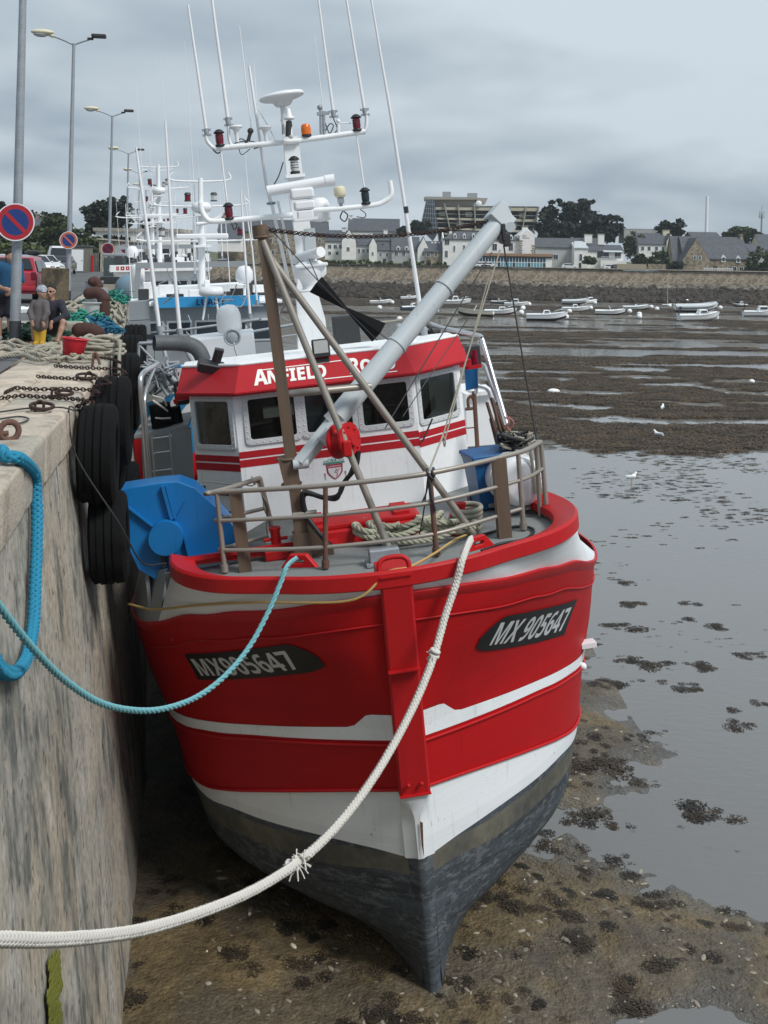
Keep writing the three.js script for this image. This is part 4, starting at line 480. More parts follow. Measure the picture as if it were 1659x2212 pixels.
  part('casing_edge', [slab([onU(289, 950, 4.95), onU(305, 947, 4.95), onU(311, 1060, 4.95), onU(297, 1062, 4.95)], V(0, 0, .03))], M.redTrim, ship, 'red painted edge of the side casing');
  part('ladder', [rod(onU(328, 942, 4.9), onU(336, 1060, 4.9), .018), rod(onU(366, 935, 4.9), onU(376, 1060, 4.9), .018), ...[945, 977, 1016, 1050].map((y) => rod(onU(328, y + 3, 4.9), onU(371, y - 3, 4.9), .014))], M.steel);
  const hr = (x0, y0, x1, y1, x2, y2, u) => tube([onU(x0, y0, u + 1), onU(x1, y1, u), onU((x1 + x2) / 2, (y1 + y2) / 2, u), onU(x2, y2, u)], .038, 40, 10, false, .3);
  part('grab_rail', [hr(338, 788, 304, 815, 320, 1045, 4.6), tube([onU(338, 785, 5.6), onU(313, 860, 4.6), onU(326, 1045, 4.6)], .026, 30, 8, false, .3)], M.steel);
  part('exhaust_pipe', [tube([onU(333, 741, 5.3), onU(380, 741, 5.4), onU(418, 748, 5.4), onU(437, 772, 5.4), onU(443, 812, 5.4), onU(444, 860, 5.4)], .118, 60, 18, false, .5)], std([.26, .26, .255], .6, { map: T.galv }), ship, 'thick sooty exhaust elbow');
  // black fenders lashed by the casing
  const funnel = part('funnel_casing', [box(1.1, .75, 1.2, 0, 0, 0, .04)], M.whiteClean); { const p = onU(480, 768, 6.8); funnel.position.set(p.x, p.y - .05, -7.3); }
  part('roof_cabinet', [box(.42, .55, .4, ...(() => { const p = onU(748, 716, 6.6); return [p.x, p.y, -6.6]; })(), .03)], M.dark);
  // lamps on the visor
  const lamp = (x, y, u, tilt) => { const p = onU(x, y, u), L = part('floodlight', [box(.24, .25, .10, 0, 0, 0, .02), box(.2, .05, .05, 0, -.17, -.02), ...[-.06, 0, .06].map((k) => box(.24, .012, .08, 0, k, -.08))], M.dark, ship, 'black floodlight on the roof edge'); L.position.copy(p); L.rotation.set(tilt[0], tilt[1], tilt[2]); mesh('lens', [box(.19, .17, .01, 0, .02, .053)], M.lensClear, L); };
  lamp(693, 752, 3.35, [-.05, 0, 0]); { const p = onU(455, 792, 3.7); const L = part('floodlight', [box(.36, .14, .16, 0, 0, 0, .02), box(.12, .2, .06, .05, .2, 0), rod(V(.05, .1, 0), V(.02, .3, 0), .035)], M.dark, ship, 'tilted black floodlight by the exhaust'); L.position.copy(p); L.rotation.set(.5, 0, -.35); mesh('lens', [box(.3, .012, .12, 0, -.076, 0)], M.lensRed, L); }
  { const p = onU(502, 728, 5.8), b = onU(518, 790, 5.6); part('searchlight', [rod(b, p, .018), ball(p, .13, 1, 1, .55), ringAt(p.clone().add(V(0, 0, .06)), V(0, 0, 1), .12, .015)], M.galv); }
  { const p = onU(494, 690, 6.9), b = p.clone(); const d = part('satellite_dome', [lathe([[0.001, .33], [.11, .31], [.17, .25], [.2, .15], [.205, -.05], [.19, -.12], [.12, -.14], [.03, -.15]], 24).translate(p.x, p.y - .08, p.z), rod(V(p.x - .02, p.y - .75, p.z), V(p.x - .02, p.y - .2, p.z), .05)], M.whiteClean, ship, 'white radome on a short post'); }
  part('roof_horn', [rod(onU(888, 742, 4.2), onU(888, 730, 4.2), .07)], M.whiteClean);
  const sl = (x, y, u, m) => { const p = onU(x, y, u); const n = part('side_light', [box(.2, .34, .2, p.x, p.y, p.z, .02)], M.dark); mesh('lens', [rod(V(p.x, p.y - .1, p.z + .06), V(p.x, p.y + .1, p.z + .06), .07)], m, n); };
  sl(1022, 770, 4.6, M.lensRed); sl(392, 848, 4.7, M.lensClear);
  part('stay_bracket', [bar(onU(1005, 795, 4.4), onU(1040, 790, 4.4), .05)], M.redTrim); part('stay_bracket', [bar(onU(375, 868, 4.5), onU(384, 866, 4.5), .06)], M.redTrim);
}
// ---------------------------------------------------------------- mast and aerials (u about 6 m aft)
{
  const UM = 6.1, m = (x, y, u = UM) => onU(x, y, u), S = 2430 / 17.9;  // photo units per metre at the mast
  const sec = [[640, 714, 748], [640, 706, 690], [636, 692, 640], [640, 694, 590], [632, 676, 500], [619, 662, 410], [607, 648, 296]].map(([l, r, y]) => { const a = m(l + 4, y + 1), b = m(r - 4, y - 3); return [a, b]; });
  const rows = sec.map(([a, b]) => { const dz = a.distanceTo(b) * 0.45; return [a, b, b.clone().add(V(0, 0, -dz * 2)), a.clone().add(V(0, 0, -dz * 2)), a]; });
  { const r0 = rows[0]; rows.unshift(r0.map((p) => V(p.x, 3.3, p.z))); }
  rows.push(rows[rows.length - 1].map(() => rows[rows.length - 1][0].clone().lerp(rows[rows.length - 1][2], .5)));
  const flat = (g) => { g = g.toNonIndexed(); g.computeVertexNormals(); return g; };
  const mast = part('mast', [flat(grid(rows))], M.white, ship, 'white tapered box mast');
  mesh('access_panel', [slab([m(660, 552), m(684, 549), m(680, 492), m(656, 495)].map((p) => p.add(V(0, 0, .02))), V(0, 0, .01))], M.greyLight, mast);
  part('crossbar', [rod(m(463, 321), m(608, 308), .045), rod(m(645, 304), m(789, 284), .045), rod(m(608, 308, UM - .05), m(645, 304, UM - .05), .04), tube([m(463, 321), m(452, 311), m(446, 300), m(446, 278)], .03), tube([m(786, 286), m(791, 275), m(792, 255), m(790, 242)], .03), tube([m(502, 316), m(497, 308), m(494, 290), m(493, 265)], .026)], M.white, ship, 'upper white crossbar');
  part('crossbar', [tube([m(433, 437), m(436, 455), m(447, 473), m(466, 478), m(545, 472), m(632, 464)], .045, 60, 10), tube([m(668, 455), m(740, 450), m(806, 443), m(830, 435), m(845, 420), m(842, 390)], .042, 60, 10), tube([m(425, 484), m(446, 481), m(470, 472), m(482, 458)], .03)], M.white, ship, 'lower white crossbar with upturned ends');
  const nav = (x, y, u, mat, k = .8) => { const p = m(x, y, u), r = .115 * k * .8; const n = part('navigation_lamp', [lathe([[r * .9, -.17 * k], [r * 1.05, -.16 * k], [r * 1.05, -.12 * k], [r * .8, -.115 * k]], 18).translate(p.x, p.y, p.z), lathe([[r * .85, .1 * k], [r * 1.18, .1 * k], [r * 1.1, .125 * k], [r * .6, .17 * k], [.001, .185 * k]], 18).translate(p.x, p.y, p.z), ...[-.05, 0, .05].map((h) => ringAt(V(p.x, p.y + h * k, p.z), UPV, r * .82, .008 * k))], M.black, ship); mesh('lens', [lathe([[r * .78, -.12 * k], [r * .86, -.05 * k], [r * .86, .06 * k], [r * .78, .1 * k]], 18).translate(p.x, p.y, p.z)], mat, n); return n; };
  nav(474, 299, UM, M.lensRed); nav(770, 266, UM, M.lensRed); nav(494, 457, UM, M.lensRed); nav(789, 424, UM, M.lensGreen); nav(636, 357, UM - .45, M.lensClear);
  part('lamp_bracket', [box(.3, .05, .34, ...m(637, 381, UM - .4).toArray()), box(.24, .16, .2, ...m(639, 391, UM - .3).toArray())], M.white);
  part('radar_scanner', [rod(m(577, 413, UM - .75), m(719, 389, UM - .75), .082, .082, 20), rod(m(702, 391.5, UM - .75), m(722, 388.5, UM - .75), .092, .092, 20)], M.whiteClean, ship, 'long radar scanner bar');
  { const p = m(653, 430, UM - .7); part('radar_pedestal', [box(.36, .16, .34, p.x, p.y + .08, p.z, .04), box(.32, .14, .32, p.x + .02, p.y - .1, p.z, .04), rod(V(p.x, p.y + .1, p.z), V(p.x, p.y + .28, p.z), .06), box(.24, .12, .3, p.x + .02, p.y - .24, p.z, .02), box(.36, .04, .7, p.x + .02, p.y - .31, p.z + -.2)], M.whiteClean); }
  { const p = m(669, 555, UM - .6); part('radar_scanner', [rod(V(p.x - .2, p.y - .02, p.z - .3), V(p.x + .16, p.y + .06, p.z + .32), .082, .082, 20), rod(V(p.x, p.y - .26, p.z), V(p.x, p.y, p.z), .1), box(.5, .05, .5, p.x, p.y - .13, p.z + .02, .02)], M.whiteClean, ship, 'stubby radar scanner pointing at us'); const q = m(670, 577, UM - .6); part('radar_dome', [lathe([[.001, .13], [.16, .12], [.23, .07], [.25, 0], [.24, -.1], [.18, -.15], [.15, -.24], [.15, -.3], [.26, -.31], [.26, -.34], [.001, -.35]], 28).translate(q.x, q.y - .03, q.z)], M.whiteClean); }
  { const p = m(609, 212, UM), tilt = new THREE.Matrix4().makeRotationZ(.1); part('antenna_dish', [lathe([[.001, .10], [.2, .09], [.34, .065], [.365, .03], [.35, .0], [.3, -.02], [.17, -.05], [.13, -.11], [.1, -.13], [.001, -.13]], 36).applyMatrix4(tilt).translate(p.x, p.y, p.z), rod(m(615, 290), m(611, 228), .045), rod(m(607, 262), m(615, 228), .015)], M.whiteClean, ship, 'flat round antenna dome at the masthead'); const q = m(624, 250, UM - .2); part('whip_base', [lathe([[.001, .12], [.03, .11], [.05, 0], [.085, -.03], [.08, -.06], [.03, -.07], [.03, -.3], [.06, -.32], [.02, -.36]], 18).translate(q.x, q.y, q.z)], M.whiteClean); part('lamp_cage', [rod(m(623, 295, UM - .2), m(624, 262, UM - .2), .05, .05, 10), ...[-.07, .07].map((k) => bar(m(620, 290, UM - .2).add(V(k, 0, 0)), m(621, 268, UM - .2).add(V(k, 0, 0)), .012))], M.dark); }
  { const p = m(661, 281, UM); const n = part('beacon', [rod(V(p.x, p.y - .1, p.z), V(p.x, p.y - .07, p.z), .08, .08, 16)], M.dark); mesh('lens', [lathe([[.078, -.07], [.08, .02], [.07, .08], [.04, .1], [.001, .102]], 20).translate(p.x, p.y, p.z)], M.orange, n); }
  { const p = m(692, 453, UM + .35); part('satellite_dome', [lathe([[.001, .2], [.08, .19], [.13, .14], [.155, .05], [.155, -.14], [.13, -.18], [.03, -.2]], 24).scale(1.05, 1, 1.05).translate(p.x, p.y, p.z)], M.whiteClean); }
  { const p = m(734, 415, UM); part('distress_beacon', [lathe([[.001, .1], [.06, .095], [.095, .06], [.1, -.04], [.07, -.08], [.03, -.085]], 20).translate(p.x, p.y, p.z)], M.cream, ship, 'cream float beacon'); part('beacon_bracket', [rod(m(737, 448), m(735, 428), .03), box(.1, .1, .1, ...m(736, 433).toArray())], M.galv); }
  for (const [x, y] of [[510, 280], [573, 281]]) { const p = m(x, y); part('aerial', [lathe([[.001, .07], [.1, .06], [.105, .03], [.05, .0], [.03, -.1], [.03, -.2]], 18).translate(p.x, p.y, p.z)], M.whiteClean); }
  part('aerial', [rod(m(536, 305), m(541, 285), .03), ball(m(541, 283), .05), rod(m(530, 310), m(538, 298), .02)], M.dark); part('aerial', [rod(m(693, 290), m(692, 234), .02), rod(m(700, 290), m(699, 240), .026), box(.2, .05, .05, ...m(698, 245).toArray()), ball(m(691, 232), .045)], M.galv); part('aerial', [rod(m(731, 290), m(731, 268), .03), ball(m(731, 262), .035), rod(m(733, 266), m(758, 266), .012)], M.whiteClean);
  const whip = (pts, r0, r1, u, base) => { const P = pts.map(([x, y]) => m(x, y, u)), gs = [rod(P[0], P[1], r0, P.length > 2 ? (r0 + r1) / 2 : r1, 8)]; if (P[2]) gs.push(rod(P[1], P[2], (r0 + r1) / 2, r1, 8)); const n = part('whip_aerial', gs, M.whiteClean); if (base) mesh('clamp', [rod(P[0], P[0].clone().lerp(P[1], .05), r0 * 1.5, r0 * 1.5), box(.14, .03, .05, ...P[0].toArray()), box(.14, .03, .05, ...P[0].clone().lerp(P[1], .04).toArray())], M.galv, n); return n; };
  whip([[447, 292], [406, 10]], .026, .018, UM, 1); whip([[494, 270], [450, -60]], .03, .02, UM, 1); whip([[545, 292], [517, 55]], .012, .006, UM); whip([[586, 440], [576, 404], [538, 142]], .03, .02, UM + .4, 1); whip([[698, 240], [679, 68]], .009, .005, UM); whip([[721, 252], [684, -30]], .026, .016, UM, 1); whip([[789, 248], [742, -40]], .026, .018, UM, 1); whip([[597, 305], [555, 230], [548, 130]], .008, .005, UM + .4);
  whip([[918, 731], [846, 258], [797, -30]], .036, .014, 4.9, 1); { const a = m(876, 446, 4.9), b = m(878, 460, 4.9); part('clamp', [rod(a, b, .038)], M.dark); }
  whip([[491, 442], [477, 327]], .016, .014, UM); whip([[787, 408], [770, 292]], .016, .014, UM); part('tube', [rod(m(622, 600, UM + .6), m(586, 436, UM + .4), .03), rod(m(640, 610, UM + .6), m(600, 434, UM + .4), .022)], M.white);
  const wire = (pts, r, u = UM, mat = M.dark) => part('cable', [tube(pts.map(([x, y, q]) => m(x, y, q ?? u)), r, pts.length * 10, 5)], mat);
  wire([[505, 312], [520, 300], [533, 309], [515, 318], [508, 309], [540, 305], [565, 314], [548, 322]], .009); wire([[515, 318], [522, 334], [540, 322]], .007); wire([[700, 288], [712, 268], [720, 272], [712, 288], [704, 270], [699, 258]], .009); wire([[720, 255], [728, 278], [720, 290], [712, 296], [690, 302], [660, 303]], .009); wire([[453, 312], [462, 325], [470, 331], [478, 327]], .012); wire([[612, 350], [602, 380], [590, 402]], .01); wire([[740, 456], [735, 470], [745, 478], [751, 465], [742, 456]], .011); wire([[778, 452], [790, 462], [786, 470], [770, 468]], .008); wire([[500, 482], [506, 496], [512, 486], [504, 480]], .009);
  wire([[590, 500, 2.2], [700, 620, 3], [815, 735, 3.4]], .007, UM, M.dark);
  // day shape: two black cones point to point, on a line
  { const w1 = [m(694, 596, 3.9), m(670, 632, 3.9)], c = m(747, 666, 3.9), w2 = [m(831, 697, 3.9), m(806, 740, 3.9)]; const a = w1[0].clone().lerp(w1[1], .5), b = w2[0].clone().lerp(w2[1], .5), r1 = w1[0].distanceTo(w1[1]) / 2, r2 = w2[0].distanceTo(w2[1]) / 2; part('day_shape', [rod(a, c, r1, .02, 4).toNonIndexed(), rod(b, c, r2, .02, 4).toNonIndexed(), rod(a, b, .012)].map((g) => { g.computeVertexNormals(); return g; }), M.rubber, ship, 'black day shape of two cones tip to tip'); part('line', [rod(m(690, 612, 3.9), m(668, 560, 5), .008), rod(m(818, 718, 3.9), m(848, 742, 2.4), .008)], M.dark); }

  // ------------------------------------------------------------ post, legs and derrick boom
  const UP = 1.3, top = onU(567, 497, UP), foot = onU(655, 1202, UP); foot.y = 4.14;
  part('derrick_post', [bar(foot, top, .135, .15), box(.2, .3, .2, foot.x, 4.3, foot.z), bar(onU(617, 985, UP), onU(633, 1050, UP), .19, .2)], M.brown, ship, 'brown derrick post');
  part('post_plate', [slab([foot.clone().add(V(.05, .5, 0)), foot.clone().add(V(.36, .06, 0)), foot.clone().add(V(.36, 0, 0)), foot.clone().add(V(.05, 0, 0))], V(0, 0, .02)), ringAt(onU(619, 990, UP), V(0, 1, 0), .11, .015), ringAt(onU(630, 1045, UP), V(0, 1, 0), .11, .015)], M.brown);
  const p1 = onW(848, 1205, 4.16), p2 = onW(1024, 1155, 4.2);
  part('post_leg', [rod(onU(568, 520, UP - .05), p1, .042, .042, 12)], M.pipe, ship, 'grey pipe leg down to the stem'); part('post_leg', [rod(onU(575, 545, UP - .05), p2, .042, .042, 12)], M.pipe, ship, 'grey pipe leg down to the right cap rail');
  part('post_brace', [rod(onU(606, 852, UP), onU(712, 842, 1.15), .042), rod(onU(706, 843, 1.1), onU(800, 834, 1.25), .04)], M.pipe);
  // boom
  const piv = onU(648, 1002, UP - .12), tip = onU(1082, 474, 2.4), near = onU(742, 884, 1.45), dir = tip.clone().sub(near).normalize();
  part('derrick_boom', [rod(near.clone().addScaledVector(dir, -.12), tip, .128, .118, 24), ...[.32, .62].map((t) => { const c = near.clone().lerp(tip, t); return rod(c.clone().addScaledVector(dir, -.012), c.clone().addScaledVector(dir, .012), .137, .137, 24); })], M.greyLight, ship, 'pale grey derrick boom');
  part('boom_heel', [bar(near.clone().addScaledVector(dir, -.05), piv, .13, .13), bar(onU(700, 958, 1.2), onU(720, 938, 1.2), .2, .17), rod(piv.clone().add(V(-.08, 0, 0)), piv.clone().add(V(.1, 0, 0)), .06), bar(onU(709, 890, 1.35), onU(745, 928, 1.35), .14, .05)], M.greyLight);
  { const rt = V(dir.y, -dir.x, 0).normalize(); const hp = [[-.16, -.14], [.13, -.14], [.13, .05], [.05, .05], [-.1, .12], [-.16, .1]]; part('boom_head', [basis(prism(hp, .24, .01), tip.clone().add(V(0, 0, -.12)), rt.clone(), dir, rt.clone().cross(dir)), rod(tip.clone().addScaledVector(rt, .12).add(V(0, -.02, -.1)), tip.clone().addScaledVector(rt, .12).add(V(0, -.02, .16)), .07)], M.greyLight); const b = onU(1088, 515, 2.3); part('pulley_block', [rod(b.clone().add(V(0, 0, -.05)), b.clone().add(V(0, 0, .05)), .075, .075, 16), box(.05, .22, .13, b.x, b.y + .08, b.z, .01), box(.1, .18, .06, b.x + .03, b.y - .02, b.z + .03, .02)], M.dark); }
  // red power block on the boom with its hoses
  { const c = onU(742, 952, 1.05), ax = V(.75, .1, .62).normalize(); const K = (a, b, r, r2) => rod(c.clone().addScaledVector(ax, a), c.clone().addScaledVector(ax, b), r, r2, 28); part('hose_reel', [K(-.10, -.07, .2, .2), K(-.07, .0, .14, .09), K(.0, .07, .09, .14), K(.07, .1, .205, .205), K(.10, .16, .09, .07), box(.1, .18, .1, c.x + .02, c.y - .06, c.z + .18, .02), ...[0, 1, 2, 3, 4, 5, 6, 7].map((k) => { const t = ax.clone().cross(UPV).normalize(), b2 = ax.clone().cross(t), a = k / 8 * 6.28; return ball(c.clone().addScaledVector(ax, .11).addScaledVector(t, Math.cos(a) * .15).addScaledVector(b2, Math.sin(a) * .15), .016, 1, 1, 1, 6, 4); })], M.redTrim, ship, 'red hose reel on the boom heel'); }
  part('hydraulic_hose', [tube([onU(775, 975, .95), onU(768, 1010, .95), onU(745, 1040, 1), onU(730, 1070, 1), onU(700, 1075, 1.1), onU(662, 1063, 1.15), onU(653, 1070, 1.15), onU(660, 1110, 1.2), onU(700, 1165, 1.1), onW(718, 1180, 4.17)], .028, 90, 8), tube([onU(772, 980, .98), onU(758, 1020, 1), onU(738, 1052, 1.02), onU(726, 1078, 1.02), onU(690, 1072, 1.1), onU(660, 1068, 1.2), onU(657, 1090, 1.22), onU(672, 1130, 1.2), onU(712, 1180, 1.1)], .024, 90, 8)], M.black);
  // running rigging
  const ln = (a, b, r, mm = M.dark, sag = 0) => part('rigging_line', [tube([a, a.clone().lerp(b, .5).add(V(0, -sag, 0)), b], r, 16, 6)], mm);
  const eye = onU(1088, 530, 2.3); ln(eye, onW(1159, 950, 5.05), .011); part('hook', [tube([onW(1159, 950, 5.05), onW(1166, 960, 4.98), onW(1158, 972, 4.9), onW(1150, 962, 4.98)], .014)], M.galv);
  const knot = onU(925, 1022, .62); ln(onU(1080, 540, 2.3), onU(957, 940, 1.4), .010, M.ropeOld); ln(onU(957, 940, 1.4), knot, .011, M.ropeOld); ln(onU(1055, 600, 2.3), onU(961, 950, 1.4), .009, M.ropeOld); ln(onU(1062, 545, 2.3), onU(832, 925, 1.3), .008); ln(onU(1010, 690, 2.4), onU(870, 900, 1.4), .006); ln(knot, onU(905, 1160, .9), .008, M.dark, .05);
  part('rope_lashing', [ringAt(knot, V(1, .2, .2), .05, .014), ringAt(knot.clone().add(V(.02, -.03, .02)), V(.8, .5, .1), .055, .014), ringAt(knot.clone().add(V(.06, 0, 0)), V(1, 0, .4), .05, .013), tube([knot.clone().add(V(0, -.05, .05)), knot.clone().add(V(-.05, -.2, .05)), knot.clone().add(V(-.1, -.3, .04))], .01), tube([knot.clone().add(V(0, -.05, .06)), knot.clone().add(V(.0, -.25, .06)), knot.clone().add(V(.03, -.42, .05))], .014)], M.dark); part('rope_end', [tube([onU(955, 938, 1.4), onU(962, 952, 1.38), onU(960, 965, 1.38), onU(957, 948, 1.4)], .009)], M.ropeOld);
  // chain from the post head across to the boom head
  { const a = onU(575, 495, UP), b = onU(1068, 474, 2.4), gs = [], n = 92; for (let i = 0; i < n; i++) { const t = (i + .5) / n, p = a.clone().lerp(b, t); p.y -= .42 * 4 * t * (1 - t) * .35; gs.push(new THREE.TorusGeometry(.021, .0065, 5, 10).scale(1.45, 1, 1).rotateX(i % 2 ? Math.PI / 2 : 0).translate(p.x, p.y, p.z)); } part('topping_chain', gs, M.iron, ship, 'rusty chain from post head to boom head'); }
  part('post_cap', [rod(onU(564, 508, UP), onU(560, 486, UP), .09, .09, 12), ringAt(onU(566, 512, UP), V(0, 1, 0), .085, .02)], M.brown);
}
// ---------------------------------------------------------------- bow rails
{
  const W = 4.16, base = [[486, 1235], [703, 1226.5], [943, 1199], [1131, 1143], [1182, 1114]].map(([x, y]) => onW(x, y, W)), H = 1.02;
  const tops = [[468, 1063], [703, 1049], [928, 1022], [1119, 978], [1168, 955]].map(([x, y], i) => { const b = base[i]; return onPlane(x, y, b, V(0, 0, 1)); });
  base.forEach((b, i) => part('stanchion', [rod(b, tops[i], .032, .028, 10), rod(b, b.clone().lerp(tops[i], .09), .045, .045)], i === 2 || i === 1 ? M.rust : M.pipe));
  { const b = onW(1172, 1118, W); part('stanchion', [rod(b.clone().add(V(0, 0, -.1)), onPlane(1158, 952, b, V(0, 0, 1)), .03)], M.pipe); }
  const railAt = (t, pts) => pts.map(([i, k]) => { const a = base[i].clone().lerp(tops[i], t); return k === undefined ? a : a; });
  const P = (t) => [0, 1, 2, 3, 4].map((i) => base[i].clone().lerp(tops[i], t));
  const back = onU(561, 1033, 2.0), backM = onU(572, 1098, 2.0), backL = onU(578, 1158, 2.0);
  part('rail', [tube([back, P(1)[0].clone().lerp(back, .25), P(1)[0].clone().add(V(-.10, 0, .02)), ...P(1)], .03, 120, 10, false, .4)], M.pipe, ship, 'top rail round the bow');
  part('rail', [tube([backM.clone(), P(.66)[0].clone().lerp(backM, .2), ...P(.64)], .024, 110, 8, false, .4)], M.pipe); part('rail', [tube([backL, P(.29)[0].clone().lerp(backL, .25), P(.27)[0], P(.25)[1], P(.26)[2], P(.27)[3]], .024, 110, 8, false, .4)], M.pipe);
  { const b0 = back.clone(); part('stanchion', [rod(V(b0.x + .12, 4.14, b0.z), b0, .034)], M.pipe); part('lashing_rope', [tube([back, back.clone().add(V(-.1, -.06, .1)), back.clone().add(V(-.22, -.02, .1)), onU(505, 1046, 2), onU(440, 1040, 2.4)], .008, 40, 5), tube([back.clone().add(V(-.05, .02, 0)), back.clone().add(V(0, -.18, .05)), backM.clone().add(V(.05, .02, .05)), backM.clone().add(V(0, -.2, .03)), backL], .01, 40, 5), ringAt(back.clone().add(V(-.08, -.02, 0)), V(1, .3, 0), .05, .01), ringAt(backM, V(1, .2, 0), .06, .012)], M.ropeOld); }
  const wp = (x0, y0, x1, y1, w) => { const b = onW(x1, y1, W - .02), t = onPlane(x0, y0, b, V(0, 0, 1)); part('timber_post', [bar(b, t, w, w * .9)], M.brown, ship, 'brown timber rail post'); };
  wp(508, 1066, 531, 1233, .14); wp(1077, 988, 1090, 1160, .155);
  part('small_pipe', [rod(onU(632, 1113, 1.2), onU(684, 1106, 1.2), .03)], M.pipe);
}
// ---------------------------------------------------------------- blue guarded winch overhanging the left side
{
  const U = 2.05, pts = [[262, 1058], [345, 1045], [385, 1042], [420, 1055], [470, 1100], [515, 1150], [520, 1185], [505, 1204], [440, 1226], [345, 1256], [300, 1230], [272, 1170], [264, 1105]].map(([x, y]) => { const p = onU(x, y, U); return [p.x, p.y]; });
  const w = part('winch_guard', [prism(pts, .03, .004).translate(0, 0, -U - .03)], M.blue, ship, 'blue steel winch guard with radial ribs');
  const rim = pts.map(([x, y]) => V(x, y, -U)); mesh('flange', rim.map((a, i) => i > 8 ? null : slab([a, rim[(i + 1) % rim.length], rim[(i + 1) % rim.length].clone().add(V(0, 0, -.5)), a.clone().add(V(0, 0, -.5))], V(0, -.02, 0))).filter(Boolean), M.blue, w);
  const c = onU(360, 1157, U), at2 = (x, y, k = .035) => onU(x, y, U - .0).add(V(0, 0, k));
  mesh('hub', [rod(c.clone(), c.clone().add(V(0, 0, .16)), .205, .205, 36)], M.blue, w);
  mesh('rib', [bar(at2(272, 1090), at2(330, 1135), .02, .05)], M.blue, w); mesh('rib', [bar(at2(352, 1048), at2(372, 1120), .04, .06), bar(at2(360, 1047), at2(379, 1118), .03, .05)], M.blue, w); mesh('rib', [bar(at2(402, 1080), at2(378, 1124), .012, .04)], M.blue, w); mesh('rib', [bar(at2(398, 1150), at2(412, 1210), .035, .06)], M.blue, w);
  mesh('rib', [bar(at2(412, 1212, .1), at2(478, 1196, .1), .05, .2)], M.blue, w); mesh('hinge', [bar(at2(352, 1195, .06), at2(356, 1222, .06), .05), bar(at2(368, 1194, .06), at2(372, 1218, .06), .05)], M.dark, w);
  part('winch_drum', [rod(B3(-2.4, 3.9, 2.4), B3(-1.3, 3.9, 2.4), .2, .2, 24), rod(B3(-1.3, 3.9, 2.4), B3(-1.2, 3.9, 2.4), .3, .3, 24), box(.4, .5, .4, -.95, 3.7, -2.6, .03)], M.grey, ship, 'grey winch drum behind the guard');
}
